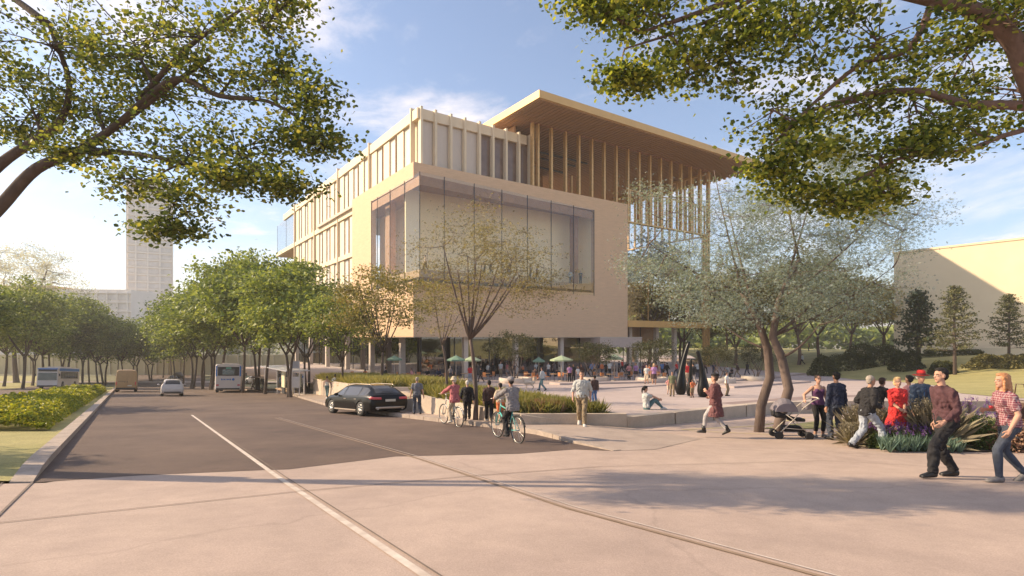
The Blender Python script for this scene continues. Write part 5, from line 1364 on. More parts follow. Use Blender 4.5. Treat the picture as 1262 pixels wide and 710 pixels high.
# px, foot row, height in rows, kind, heading, top, legs, hair, skin, place in words
crowd = [
 (583-3.5, 471.5, 22, 0, 20, 'red', 'lightjeans', 'black', 0, 'man in red T-shirt and pale jeans by the white column'),
 (593, 471, 19, 1, 60, 'black', 'brown', 'black', 1, 'person in black just right of the man in the red T-shirt'),
 (457+18, 472, 20, 1, -60, 'black', 'black', 'black', 1, 'person all in black walking behind the slim tree'),
 (527.5, 470, 17, 4, 150, 'black', 'brown', 'black', 0, 'person in black sitting near the left planter'),
 (541, 470, 17, 5, 170, 'navy', 'brown', 'black', 1, 'person in navy sitting beside the person in black'),
 (508, 471, 18, 4, 100, 'pink', 'orange', 'brown', 1, 'person in pink sitting at the left cafe tables'),
 (608, 463, 18, 1, 120, 'black', 'black', 'black', 1, 'person in black standing close to the glass wall left of the round planter'),
 (617, 464, 19, 0, 200, 'pale', 'khaki', 'brown', 0, 'person in pale top standing behind the round planter'),
 (652, 468, 18, 5, 30, 'navy', 'black', 'brown', 1, 'person in navy crouched at the left of the dog'),
 (659, 469, 17, 4, -30, 'brown', 'orange', 'black', 1, 'person in brown and orange sitting at the left of the dog'),
 (660.5, 461, 17, 0, 30, 'pale', 'grey', 'grey', 0, 'person in pale shirt standing behind the seated pair'),
 (665, 462, 18, 1, -40, 'black', 'black', 'brown', 1, 'tall person in black behind the woman with the dog'),
 (668.5, 481.5, 30, 3, 60, 'pale', 'teal', 'brown', 0, 'woman in pale top and teal trousers holding the lead of the dog'),
 (702, 471, 22, 0, 10, 'lilac', 'black', 'black', 1, 'person in lilac top in the left of the group of four'),
 (706.5, 470.5, 22, 0, 190, 'black', 'black', 'black', 1, 'person in black in the middle of the group of four'),
 (712, 472, 21, 2, 220, 'white', 'grey', 'brown', 0, 'person in white top and grey skirt in the group of four'),
 (716.5, 469, 21, 1, 160, 'brown', 'black', 'brown', 1, 'person in brown at the right of the group of four'),
 (724, 461, 15, 1, 40, 'black', 'black', 'black', 1, 'dark figure behind the small plaza tree'),
 (747, 462, 18, 0, 0, 'black', 'black', 'black', 2, 'person in black under the entrance canopy, left side'),
 (757, 461, 17, 2, 180, 'grey', 'brown', 'brown', 0, 'person in grey under the second parasol'),
 (763, 460, 17, 0, 80, 'navy', 'black', 'black', 1, 'person in navy under the entrance canopy'),
 (767, 459, 17, 3, 100, 'red', 'black', 'black', 1, 'person in red under the entrance canopy'),
 (775, 468, 22, 3, 200, 'pink', 'black', 'black', 1, 'woman in pink top just right of the entrance canopy'),
 (772.5, 465, 20, 1, 170, 'black', 'black', 'black', 2, 'man in black behind the woman in pink'),
 (783.5, 468, 21, 2, 170, 'lilac', 'brown', 'ginger', 0, 'woman in lilac top and brown skirt facing the woman in pink'),
 (789, 463, 13, 5, 90, 'blue', 'navy', 'brown', 1, 'seated child in blue'),
 (797, 473.5, 24, 7, 150, 'pale', 'beige', 'brown', 0, 'man in pale shirt and cream shorts in front of the plaza tree'),
 (801, 472, 24, 1, 30, 'orange', 'khaki', 'brown', 1, 'person in orange behind the man in cream shorts'),
 (806, 475.5, 28, 2, 175, 'lilac', 'brown', 'blonde', 0, 'blonde woman in lilac T-shirt and brown skirt'),
 (813.5, 466, 13, 5, 60, 'pink', 'beige', 'blonde', 0, 'seated person in pink right of the blonde woman'),
 (822, 461.5, 18, 1, -60, 'black', 'black', 'black', 1, 'person in black carrying a yellow bag near the plaza tree'),
 (828.5, 488.5, 31, 0, 160, 'green', 'khaki', 'brown', 1, 'man in olive clothes standing left of the black sculptures'),
 (824, 486, 16, 7, 190, 'pink', 'beige', 'brown', 0, 'small child left of the man in olive clothes'),
 (847, 475, 30, 7, 20, 'red', 'beige', 'brown', 0, 'person in red top and pale shorts behind the black sculptures'),
 (854.5, 474, 29, 1, 10, 'black', 'grey', 'black', 1, 'person in black seen between the black sculptures'),
 (853.5, 490, 23, 7, 15, 'orange', 'khaki', 'brown', 1, 'child in bright orange shirt in front of the black sculptures'),
 (869, 459.5, 22, 3, -50, 'coat', 'black', 'brown', 1, 'woman in oxblood top striding right behind the sculptures'),
 (880, 464, 18, 0, 0, 'navy', 'jeans', 'brown', 1, 'person in navy behind the woman in the oxblood coat'),
 (895.5, 488, 30, 0, -120, 'white', 'khaki', 'brown', 0, 'man in white shirt and khaki trousers right of the woman in the beret'),
 (897, 460.5, 12, 4, 100, 'pale', 'grey', 'black', 1, 'seated person in pale grey at the far side of the plaza'),
 (902.5, 461.5, 12, 4, 110, 'black', 'black', 'black', 1, 'seated person in black at the far side of the plaza'),
 (921, 449, 17, 1, 20, 'black', 'navy', 'black', 2, 'dark figure at the near edge of the lawn'),
 (989, 437, 14, 1, 60, 'pale', 'black', 'brown', 0, 'distant walker in a pale top beyond the lawn'),
 (997, 434, 11, 0, 60, 'black', 'black', 'black', 1, 'distant walker in black beyond the lawn'),
 (644.5, 461, 15, 6, 20, 'orange', 'black', 'brown', 1, 'person in orange top right of the round planter'),
 (738, 461, 16, 7, 100, 'navy', 'grey', 'brown', 1, 'person in navy by the second plaza tree'),
 (690, 461, 15, 5, 100, 'beige', 'brown', 'brown', 0, 'seated person in beige below the first parasol'),
 (819, 461, 18, 0, 90, 'coat', 'black', 'black', 1, 'person in dark red under the right plaza tree'),
 (809, 461, 17, 6, 10, 'red', 'black', 'black', 1, 'person in red behind the blonde woman'),
 (793, 461.5, 17, 0, 20, 'coat', 'navy', 'brown', 1, 'person in dark red at the left of the right plaza tree'),
 (555, 468, 17, 3, 10, 'grey', 'navy', 'grey', 0, 'grey clothed walker left of the white column'),
 (450, 469, 15, 5, 10, 'orange', 'brown', 'brown', 0, 'seated person in orange far back near the left planter'),
 (634, 461, 16, 1, 40, 'navy', 'jeans', 'black', 1, 'person in navy behind the round planter tree'),
 (601, 462, 17, 3, -40, 'white', 'jeans', 'brown', 0, 'woman in white top between the white column and the round planter'),
 (625, 465, 18, 2, 120, 'rose', 'grey', 'black', 0, 'woman in rose top and grey skirt just left of the round planter'),
 (676, 464, 18, 0, 140, 'white', 'jeans', 'black', 0, 'man in white shirt left of the middle parasol pole'),
 (681, 463, 18, 3, -60, 'brown', 'black', 'brown', 1, 'woman in brown beside the man in white left of the middle parasol'),
 (730, 466, 20, 1, -30, 'blue', 'black', 'black', 1, 'man in blue in front of the second plaza tree'),
 (742, 464, 19, 3, 40, 'orange', 'jeans', 'brown', 0, 'woman in orange left of the entrance parasol'),
 (751, 466, 20, 0, 200, 'white', 'black', 'black', 1, 'man in white T-shirt in front of the entrance parasol pole'),
 (778.5, 463, 18, 7, 60, 'green', 'khaki', 'brown', 0, 'man in olive shirt and shorts just behind the woman in pink'),
 (795, 464, 19, 3, -90, 'purple', 'black', 'black', 1, 'woman in dark purple walking right in front of the plaza tree'),
 (816, 465, 19, 0, 30, 'blue', 'jeans', 'brown', 1, 'man in blue standing left of the right hand pale column'),
 (834, 466, 20, 3, 100, 'red', 'jeans', 'black', 0, 'woman in red top left of the neck of the tallest sculpture'),
 (860, 467, 20, 0, -20, 'pale', 'navy', 'grey', 0, 'grey haired man in pale shirt right of the slim sculpture'),
 (909, 464, 18, 1, 70, 'brown', 'khaki', 'brown', 1, 'man in brown walking left of the pale twin trunks'),
]
made = {}
for (px, fy, hp, k, hd_, tc_, lc_, hc_, sk_, lab) in crowd:
    if px > 915 and fy < 455:
        Y = 1.72*F/hp; X = on(px, Y); z = -(fy-418)/F*Y
        z = lawnz(X, Y) if X > 36.8 else P(Y)
        Hh = 1.72
    else:
        Y = min(pgy(fy), 66) if fy > 461.5 else 62.
        if fy <= 461.5: Y = 66+(461.5-fy)*3
        X = on(px, Y); z = P(Y); Hh = hp/F*Y*(1.0 if k not in (4, 5) else 1.33)
        Hh = max(.95, min(1.9, Hh))
    if px < 560 and fy > 466: z = P(Y)
    if k not in made:
        sp = specs[k]; r = empty('person', (X, Y, z), math.radians(hd_), lab, 'person', 'people on the museum plaza', Hh/1.75)
        figure(r, sp[0], dict(fem=sp[1], legs=sp[2], top=sp[3], sleeve=sp[4], hairstyle=sp[5]), .024, False); made[k] = r
    else: r = copy_tree(made[k], (X, Y, z), math.radians(hd_), Hh/1.75, lab)
    clothe(r, tc_, lc_, hc_, sk_)
# people up in the glass bay
for i, (px, k, hd_, tc_, lc_) in enumerate(((597.5, 6, 80, 'black', 'navy'), (604.5, 1, -90, 'navy', 'black'), (627.5, 2, 10, 'brown', 'grey'), (654, 0, 60, 'navy', 'black'), (661.5, 3, -80, 'coat', 'black'), (703, 1, 150, 'pale', 'navy'), (715.5, 0, 170, 'black', 'black'), (524.5, 3, 140, 'beige', 'brown'))):
    labs = ['visitor in black on the far left of the pair in the glass bay', 'visitor in navy facing left in the glass bay pair', 'lone visitor in brown in the middle of the glass bay', 'visitor in navy in the right hand pair of the glass bay', 'visitor in dark red in the right hand pair of the glass bay', 'visitor in pale top near the right end of the glass bay', 'visitor in black at the right end of the glass bay', 'visitor in beige by the corner of the glass bay']
    vv = -1.0+.04*max(0, uo(px, 0)); u = uo(px, vv); q = Vector((Cx, Cy, 0))+Rd*u+Ld*vv
    r = copy_tree(made[k], (q.x, q.y, 7.41), math.radians(hd_), 1.0, labs[i]); r['group'] = 'visitors in the glass bay'; clothe(r, tc_, lc_, 'black', i % 2)
# ================================================================ vehicles
M_carglass = mat('car_glass', (.07, .066, .066), .08, var=0, spec=.45)
M_carblack = mat('black_car_paint', (.003, .003, .0035), .28, var=0, coat=.1, spec=.22)
M_carwhite = mat('pale_car_paint', (.52, .47, .44), .35, var=.04, coat=.5)
M_van = mat('ochre_van_paint', (.44, .27, .12), .45, var=.08, coat=.2)
M_plast = mat('dark_plastic', (.03, .028, .028), .6, var=.1)
M_silver = mat('silver_trim', (.50, .42, .34), .35, metal=.5, var=.05)
M_red = mat('tail_light', (.62, .09, .10), .25, var=.1, scale=20)
M_plate = mat('plate_white', (.6, .58, .5), .5, var=0)
M_roofglass = mat('golden_roof_glass', (.42, .27, .10), .25, var=.1)
M_buswhite = mat('bus_white', (.62, .55, .51), .45, var=.05, scale=.6)
M_busblue = mat('bus_blue', (.03, .17, .50), .4, var=.05)

def car_body(name, stn, mat_, parent, wheels, rw, ww):
    """stations (y, z_low, z_belt, z_top, w_low, w_belt, w_top) -> closed shell with wheel openings; returns ring maker"""
    def ring(s):
        y, zl, zb, zt, wl, wb, wt = s
        zm = zl+(zb-zl)*.5
        h = [(0, zl), (wl*.86, zl), (wl*.97, zl+.05), (wl+.01, zm), ((wb+wl)/2+.012, zb-(zb-zl)*.16), (wb, zb), (wt+.04, zt-(zt-zb)*.16), (wt-.05, zt-.004), (wt*.55, zt+.018), (0, zt+.025)]
        pts = [Vector((x, y, z)) for x, z in h]+[Vector((-x, y, z)) for x, z in reversed(h[1:-1])]
        return pts
    rings = [ring(s) for s in stn]
    o = MB().loft(rings).build(name, mat_, parent)
    cuts = []
    for y in wheels:
        for s_ in (-1, 1):
            c = MB().lathe([(rw+.045, -.16), (rw+.045, .16)], (s_*(stn[len(stn)//2][4]-.08), y, rw), 28, axis='X').build('cut', M_plast, parent)
            b = o.modifiers.new('b', 'BOOLEAN'); b.operation = 'DIFFERENCE'; b.object = c; b.solver = 'EXACT'; cuts.append(c)
    dg = bpy.context.evaluated_depsgraph_get(); dg.update()
    me = bpy.data.meshes.new_from_object(o.evaluated_get(dg)); o.modifiers.clear(); old = o.data; o.data = me; me.name = name
    me.materials.clear(); me.materials.append(mat_); bpy.data.meshes.remove(old)
    if len(cuts):
        for c in cuts: bpy.data.objects.remove(c)
    bm = bmesh.new(); bm.from_mesh(me)
    for f in bm.faces: f.smooth = True; f.material_index = 0
    for e in bm.edges:
        if len(e.link_faces) == 2 and e.calc_face_angle(0) > .62: e.smooth = False
    bm.to_mesh(me); bm.free()
    return rings
def patch(name, rings, i0, i1, j0, j1, m, parent, inset=.05, out=.008, mirror=False):
    """panel lying just proud of the shell between stations i0..i1, ring points j0..j1"""
    n = len(rings[0])
    P_ = [[rings[i][j % n] for j in range(j0, j1+1)] for i in range(i0, i1+1)]
    c = Vector((0, 0, 0)); k = 0
    for r in P_:
        for p in r: c += p; k += 1
    c /= k
    nrm = (P_[-1][0]-P_[0][0]).cross(P_[0][-1]-P_[0][0])
    ctr = Vector((0, c.y, .7)); 
    if nrm.dot(c-Vector((0, c.y*.8, .7))) < 0: nrm = -nrm
    nrm.normalize()
    vs = []
    for r in P_:
        for p in r: vs.append(p+(c-p)*inset+nrm*out)
    w_ = j1-j0+1; nn = len(vs)
    fs = [(a*w_+b, a*w_+b+1, (a+1)*w_+b+1, (a+1)*w_+b) for a in range(i1-i0) for b in range(j1-j0)]
    vs2 = [v-nrm*(out+.012) for v in vs]
    bd = [(0, b) for b in range(w_)]+[(a, w_-1) for a in range(1, i1-i0+1)]+[(i1-i0, b) for b in range(w_-2, -1, -1)]+[(a, 0) for a in range(i1-i0-1, 0, -1)]
    bi = [a*w_+b for a, b in bd]
    side_ = [(bi[q], bi[(q+1) % len(bi)], bi[(q+1) % len(bi)]+nn, bi[q]+nn) for q in range(len(bi))]
    return MB().add(vs+vs2, fs+side_).build(name, m, parent)
def wheel(parent, x, y, r, w_, rimm):
    s_ = 1 if x > 0 else -1
    m = MB(); m.lathe([(r*.62, -w_/2), (r*.95, -w_/2), (r, -w_*.35), (r, w_*.35), (r*.95, w_/2), (r*.62, w_/2)], (x, y, r), 28, axis='X')
    t = m.build('wheel', M_tyre, parent)
    m = MB(); m.lathe([(r*.62, -.01), (r*.64, w_*.48)] if s_ > 0 else [(r*.64, -w_*.48), (r*.62, .01)], (x, y, r), 28, axis='X')
    xo = x+s_*w_*.50
    for k in range(7):
        a = 2*PI*k/7; m.tube([(xo-s_*.005, y+r*.1*math.cos(a), r+r*.1*math.sin(a)), (xo-s_*.015, y+r*.6*math.cos(a), r+r*.6*math.sin(a))], [.028, .018], 5)
    m.lathe([(r*.14, -.012), (r*.14, .012)], (xo, y, r), 12, axis='X'); m.torus((xo-s_*.01, y, r), r*.60, .014, 24, n=5)
    m.build('rim', rimm, t)

WAGON = [(-2.43, .46, .66, .70, .70, .68, .60), (-2.40, .36, .78, .86, .84, .82, .72), (-2.34, .30, .93, 1.00, .90, .86, .74), (-2.22, .24, .96, 1.07, .92, .88, .70), (-1.92, .22, .97, 1.28, .93, .885, .62), (-1.62, .22, .97, 1.42, .93, .89, .585), (-1.2, .22, .96, 1.46, .93, .895, .60),
         (-.5, .22, .955, 1.475, .93, .895, .61), (.2, .22, .95, 1.465, .93, .895, .61), (.62, .22, .945, 1.40, .93, .89, .60), (1.0, .22, .94, 1.21, .93, .885, .66), (1.34, .22, .93, 1.0, .93, .88, .74), (1.8, .23, .88, .94, .925, .86, .72), (2.15, .26, .80, .85, .90, .82, .66), (2.36, .32, .68, .74, .82, .74, .56), (2.44, .40, .56, .60, .70, .64, .45)]
HATCH = [(-2.02, .42, .62, .66, .66, .66, .58), (-1.99, .32, .80, .86, .80, .78, .68), (-1.92, .26, .94, 1.0, .84, .80, .68), (-1.80, .22, .95, 1.2, .85, .81, .64), (-1.62, .22, .96, 1.38, .85, .81, .59), (-1.2, .22, .95, 1.45, .85, .81, .58), (-.4, .22, .94, 1.48, .85, .81, .58),
         (.25, .22, .93, 1.45, .85, .81, .58), (.7, .22, .92, 1.27, .85, .80, .62), (1.1, .22, .90, .99, .85, .79, .68), (1.5, .23, .84, .90, .84, .77, .64), (1.85, .30, .68, .74, .76, .68, .54), (1.96, .38, .56, .60, .64, .58, .44)]
VAN = [(-2.6, .40, 1.0, 2.30, .88, .90, .78), (-2.57, .32, 1.05, 2.40, .95, .95, .84), (-2.4, .28, 1.05, 2.46, .97, .97, .86), (-1, .28, 1.05, 2.48, .97, .97, .86), (.6, .28, 1.05, 2.46, .97, .97, .86), (1.2, .28, 1.08, 2.20, .97, .96, .80), (1.75, .28, 1.10, 1.62, .96, .93, .76), (2.05, .28, 1.05, 1.25, .95, .90, .74), (2.45, .30, .90, 1.0, .90, .84, .66), (2.58, .38, .68, .74, .78, .7, .5)]
def car(name, label, loc, heading, stn, paint, wy, rw, kind, group=None, cat='car'):
    r = empty(name, loc, math.radians(heading), label, cat, group)
    # follow the slope of the street
    rg_ = car_body('body', stn, paint, r, wy, rw, .22)
    n = len(rg_[0]); wx = stn[len(stn)//2][4]-.12
    for y in wy:
        for x in (-wx, wx): wheel(r, x, y, rw, .22, M_steel if kind != 'van' else M_plast)
    ix = {'wagon': (4, 10), 'hatch': (4, 9), 'van': (5, 7)}[kind]
    # side glass: between ring points 5 and 6 (mirror: n-5..n-6)
    if kind == 'wagon': spans = [(4, 6), (6, 8), (8, 10)]
    elif kind == 'hatch': spans = [(3, 5), (5, 7), (7, 8)]
    else: spans = [(4, 6)]
    for a, b in spans:
        for (j0, j1) in ((5, 6), (n-6, n-5)):
            patch('side_window', rg_, a, b, j0, j1, M_carglass, r, .09, .006)
    if kind == 'wagon':
        patch('rear_window', rg_, 3, 5, 7, n-7, M_carglass, r, .07, .008); patch('windscreen', rg_, 9, 11, 7, n-7, M_carglass, r, .06, .008)
        patch('sunroof', rg_, 5, 8, 7, n-7, M_roofglass, r, .14, .010)
        for s_ in (-1, 1):
            MB().tube([(s_*.56, -1.75, 1.43), (s_*.565, -1.6, 1.50), (s_*.57, -.3, 1.53), (s_*.57, .4, 1.50), (s_*.56, .5, 1.44)], .016, 6).build('roof_rail', M_silver, r)
            MB().loft([[(s_*x, y, z) for x, z in ((.50, .80), (.865, .84), (.865, .93), (.50, .92))] for y in (-2.30, -2.40)] if False else [[(s_*.44, -2.435, .80), (s_*.44, -2.405, .91), (s_*.44, -2.25, .91), (s_*.44, -2.25, .80)], [(s_*.84, -2.42, .81), (s_*.84, -2.39, .93), (s_*.80, -2.2, .93), (s_*.80, -2.2, .81)], [(s_*.935, -2.26, .83), (s_*.925, -2.25, .94), (s_*.87, -2.1, .94), (s_*.87, -2.1, .83)]]).build('tail_light', M_red, r)
            MB().lathe([(.04, -.03), (.035, .03)], (0, 0, 0), 12).build('exhaust', M_steel, r, loc=(s_*.60, -2.42, .36)).rotation_euler = (PI/2, 0, 0)
        MB().loft([[(x, -2.445-.01*(1-abs(x)), z) for x, z in ((x0, .37), (x0, .47))]+[(x0, -2.30, .47), (x0, -2.30, .37)] for x0 in (-.70, -.4, 0, .4, .70)]).build('bumper_trim', M_silver, r)
        for s_ in (-1, 1): MB().box((s_*.945, 0, .285), (.02, 2.1, .06)).build('sill_trim', M_silver, r, bevel=.006)
        MB().box((0, -2.425, .76), (.5, .02, .11)).build('number_plate', M_plate, r, bevel=.004)
        MB().box((0, -2.19, 1.18), (.55, .02, .02)).build('wiper', M_plast, r)
        for s_ in (-1, 1):
            for y in (-.95, .05): MB().box((s_*.925, y, .80), (.03, .18, .025)).build('door_handle', M_silver, r, bevel=.006)
    if kind == 'hatch':
        patch('rear_window', rg_, 2, 4, 7, n-7, M_carglass, r, .10, .008); patch('windscreen', rg_, 7, 9, 7, n-7, M_carglass, r, .06, .008)
        for s_ in (-1, 1):
            MB().loft([[(s_*.60, -2.0, .74), (s_*.64, -1.93, .96), (s_*.64, -1.8, .96), (s_*.60, -1.85, .74)], [(s_*.80, -1.965, .76), (s_*.795, -1.88, .98), (s_*.78, -1.75, .98), (s_*.78, -1.8, .76)]]).build('tail_light', M_red, r)
        MB().box((0, -2.005, .66), (.5, .02, .11)).build('number_plate', M_plate, r, bevel=.004)
        MB().box((0, -2.0, .36), (1.25, .06, .10)).build('bumper_trim', M_plast, r, bevel=.01)
    if kind == 'van':
        for s_ in (-1, 1):
            MB().box((s_*.86, -2.59, .98), (.10, .08, .34)).build('tail_light', M_red, r, bevel=.01)
            d_ = MB(); d_.box((s_*.41, -2.612, 1.35), (.78, .03, 1.7)); d_ = d_.build('rear_door', paint, r, bevel=.012)
            MB().box((s_*.10, -2.635, 1.15), (.04, .03, .2)).build('handle', M_plast, d_)
        MB().box((0, -2.62, .42), (1.8, .12, .18)).build('bumper', M_plast, r, bevel=.03)
        MB().box((-.41, -2.634, 1.19), (.62, .02, .025)).build('door_strip', M_plast, r)
        patch('windscreen', rg_, 5, 7, 7, n-7, M_carglass, r, .05, .008)
        MB().box((.35, -2.634, .72), (.4, .02, .1)).build('number_plate', M_plate, r)
    else:
        for s_ in (-1, 1):
            y = .78 if kind == 'wagon' else .55
            MB().ell((s_*1.0, y, .99), (.11, .055, .075), 12, 8).build('wing_mirror', paint, r)
            MB().tube([(s_*.88, y, .95), (s_*.98, y, .97)], .02, 6).build('mirror_stem', M_plast, r)
    for s_ in (-1, 1): MB().ell((s_*(stn[-3][4]-.16), stn[-3][0]+.04, stn[-3][2]-.06), (.13, .12, .06), 10, 6).build('headlight', mat('headlight_glass', (.6, .6, .6), .1, var=0), r)
    r.rotation_euler = (0, 0, math.radians(heading))
    return r
def slope(r, X, Y):
    """tilt a vehicle with the falling street"""
    h = r.rotation_euler.z; fwd = Vector((-math.sin(h), math.cos(h), 0))
    s_ = -.07*fwd.y if Y < 110 else 0
    sd = Vector((math.cos(h), math.sin(h), 0)); s2 = -.07*sd.y if Y < 110 else 0
    f3 = Vector((fwd.x, fwd.y, s_)).normalized(); r3 = Vector((sd.x, sd.y, s2)); r3 = (r3-f3*r3.dot(f3)).normalized(); u3 = r3.cross(f3)
    r.rotation_euler = Matrix((r3, f3, u3)).transposed().to_euler()
    r.location.z = G(Y)
    return r
X = on(448, 24.4); bc_ = slope(car('parked_car', 'black estate car with golden glass roof stopped near the sidewalk', (X, 24.4, G(24.4)), 43, WAGON, M_carblack, (-1.42, 1.45), .35, 'wagon'), X, 24.4); bc_.scale = (.95, .94, .88)
X = on(211.5, 49); slope(car('car', 'small white hatchback seen from behind in the middle lane', (X, 49, G(49)), 33, HATCH, M_carwhite, (-1.25, 1.25), .31, 'hatch'), X, 49)
X = on(156, 63); slope(car('van', 'ochre yellow panel van seen from behind beside the median hedge', (X, 63, G(63)), 33, VAN, M_van, (-1.6, 1.6), .34, 'van', cat='van'), X, 63)
c1_ = slope(car('car', 'nearer of two dark cars coming far down the avenue', (on(213.5, 118), 118, G(118)), 215, HATCH, M_carblack, (-1.25, 1.25), .31, 'hatch', 'dark cars far down the avenue'), 0, 118)
copy_tree(c1_, (on(220, 130), 130, G(130)), None, 1.0, 'farther of two dark cars coming far down the avenue')
c2_ = copy_tree(c1_, (on(313, 118), 118, G(118)), math.radians(70), 1.0, 'pale car parked far away beyond the bus stop'); c2_['group'] = 'parked cars beyond the bus stop'
for ch in c2_.children:
    if ch.name.startswith('body') or ch.name.startswith('wing'): ch.material_slots[0].link = 'OBJECT'; ch.material_slots[0].material = M_carwhite

def bus(label, X, Y, heading, L, front_view):
    r = empty('bus', (X, Y, G(Y)), math.radians(heading), label, 'bus', 'white and blue city buses')
    hw = 1.25; H = 3.05
    # front at +y = L/2
    def sec(y, w_, z0, z1, rr=.16):
        return [Vector(p) for p in ((-w_, y, z0), (-w_, y, z1-rr), (-w_+rr*.3, y, z1-rr*.3), (-w_+rr, y, z1), (w_-rr, y, z1), (w_-rr*.3, y, z1-rr*.3), (w_, y, z1-rr), (w_, y, z0))]
    b_ = MB().loft([sec(-L/2, hw-.08, .42, H-.1), sec(-L/2+.12, hw, .32, H), sec(L/2-.2, hw, .32, H), sec(L/2, hw-.10, .38, H-.14)], smooth=False).build('body', M_buswhite, r)
    # blue band under the roof, all round
    for s_ in (-1, 1):
        MB().box((s_*(hw+.006), 0, H-.30), (.02, L-.5, .40)).build('blue_band', M_busblue, r)
        nwin = 7; wl = (L-1.6)/nwin
        for k in range(nwin): MB().box((s_*(hw+.008), -L/2+.75+wl*(k+.5), 1.98), (.024, wl-.09, .98)).build('side_window', M_buswin, r, bevel=.004)
    for sgn in (-1, 1):
        yy = sgn*(L/2+.012)
        if sgn > 0:
            MB().box((0, yy, H-.42), (2.1, .03, .30)).build('destination_board', M_plast, r); MB().box((0, yy-.0, 1.78), (2.12, .035, 1.05)).build('windscreen', M_buswin, r, bevel=.01)
            MB().box((0, yy+.004, H-.20), (2.3, .03, .16)).build('blue_band', M_busblue, r)
            for s_ in (-1, 1):
                MB().box((s_*.88, yy, .72), (.34, .04, .14)).build('headlight', mat('headlight_glass', (.6, .6, .6), .1, var=0), r, bevel=.01)
                MB().box((s_*1.36, L/2+.05, 2.0), (.16, .12, .36)).build('wing_mirror', M_plast, r, bevel=.02)
            MB().box((0, yy, .45), (2.2, .05, .16)).build('bumper', M_plast, r, bevel=.01)
        else:
            MB().box((0, yy, 2.28), (2.02, .03, .94)).build('rear_window', M_plast, r, bevel=.03)
            MB().box((0, yy-.02, 2.20), (1.15, .02, .56)).build('rear_glass', M_buswin, r)
            MB().box((0, yy-.02, 2.62), (.5, .02, .14)).build('route_display', mat('route_green', (.12, .42, .30), .5, var=0), r)
            for s_ in (-1, 1):
                MB().box((s_*1.13, yy+.01, 2.3), (.14, .03, 1.1)).build('blue_band', M_busblue, r)
                MB().box((s_*1.0, yy, .82), (.24, .03, .16)).build('tail_light', M_red, r, bevel=.01)
            MB().box((0, yy, .42), (2.2, .05, .16)).build('bumper', M_plast, r, bevel=.01)
            # painted operator mark on the rear: a row of blue strokes and a disc
            m = MB()
            for k, w_ in enumerate((.10, .07, .09, .05, .10, .08, .09)): m.box((-.62+k*.135, yy-.02, 1.42), (w_, .012, .13 if k % 3 else .18))
            m.lathe([(.13, -.006), (.13, .006)], (0, 0, 0), 16)
            m.v[-32:] = [(x+.47, yy-.02+z, 1.42+y) for x, y, z in m.v[-32:]]
            m.build('lettering', M_busblue, r)
    m = MB(); m.lathe([(.42, -.008), (.42, .008)], (hw+.018, -L*.12, 1.05), 18, axis='X'); m.build('blue_emblem', M_busblue, r)
    MB().box((0, 0, H+.08), (1.6, L*.5, .16)).build('roof_unit', M_buswhite, r, bevel=.04)
    for y in (-L*.28, L*.30):
        for s_ in (-1, 1):
            m = MB(); m.lathe([(.58, -.006), (.58, .006)], (s_*(hw+.006), y, .52), 24, axis='X'); m.build('wheel_arch', M_plast, r); wheel(r, s_*(hw-.08), y, .48, .26, M_steel)
    return slope(r, X, Y)
M_buswin = mat('bus_window', (.07, .065, .06), .08, var=.3, scale=1.5, spec=.8)
bus('white city bus with blue roof band coming toward the viewer on the far carriageway', on(72, 82), 82, 204, 9.5, True)
bus('white city bus with blue edges seen from behind stopped by the avenue trees', on(284.5, 63.5), 63.5, 24, 11, False)
# ================================================================ sculptures, parasols, seats, planters, stroller
M_blackgl = mat('polished_black_bronze', (.004, .004, .004), .33, var=.1, spec=.3)
def bottle(label, px, fy, tx, ty, w_, bend):
    Y = pgy(fy); s_ = Y/F; X = on(px, Y); h = (fy-ty)*s_; dx = (tx-px)*s_; R_ = w_*s_/2*1.22
    r = empty('sculpture', (X, Y, P(Y)), 0, label, 'sculpture', 'three black flask sculptures on the plaza')
    prof = [(.62, 0), (.80, .04), (.97, .10), (1.0, .16), (.92, .24), (.74, .34), (.58, .44), (.47, .55), (.40, .68), (.36, .80), (.33, .92), (.30, .975), (.16, 1.0)]
    rings = []
    for (q, t) in prof:
        cx = dx*(t**1.7)+bend*math.sin(t*PI)*s_
        rings.append([Vector((cx+R_*q*math.cos(a), R_*q*math.sin(a), h*t)) for a in [2*PI*k/8 for k in range(8)]])
    o = MB().loft(rings, smooth=True).build('body', M_blackgl, r)
    sb = o.modifiers.new('s', 'SUBSURF'); sb.levels = 2; sb.render_levels = 2
    MB().lathe([(R_*.75, -.05), (R_*.75, .012)], (0, 0, 0), 20).build('base_plate', M_dark, r)
bottle('tallest of the three black flask sculptures, its neck leaning right', 839, 486.5, 849.5, 421, 13.2, -1.5)
bottle('slim middle one of the three black flask sculptures', 850.5, 488, 851.7, 442, 8.5, 0)
bottle('right hand one of the three black flask sculptures, its neck leaning left', 866.5, 489.5, 859.5, 432, 13.5, 1.5)

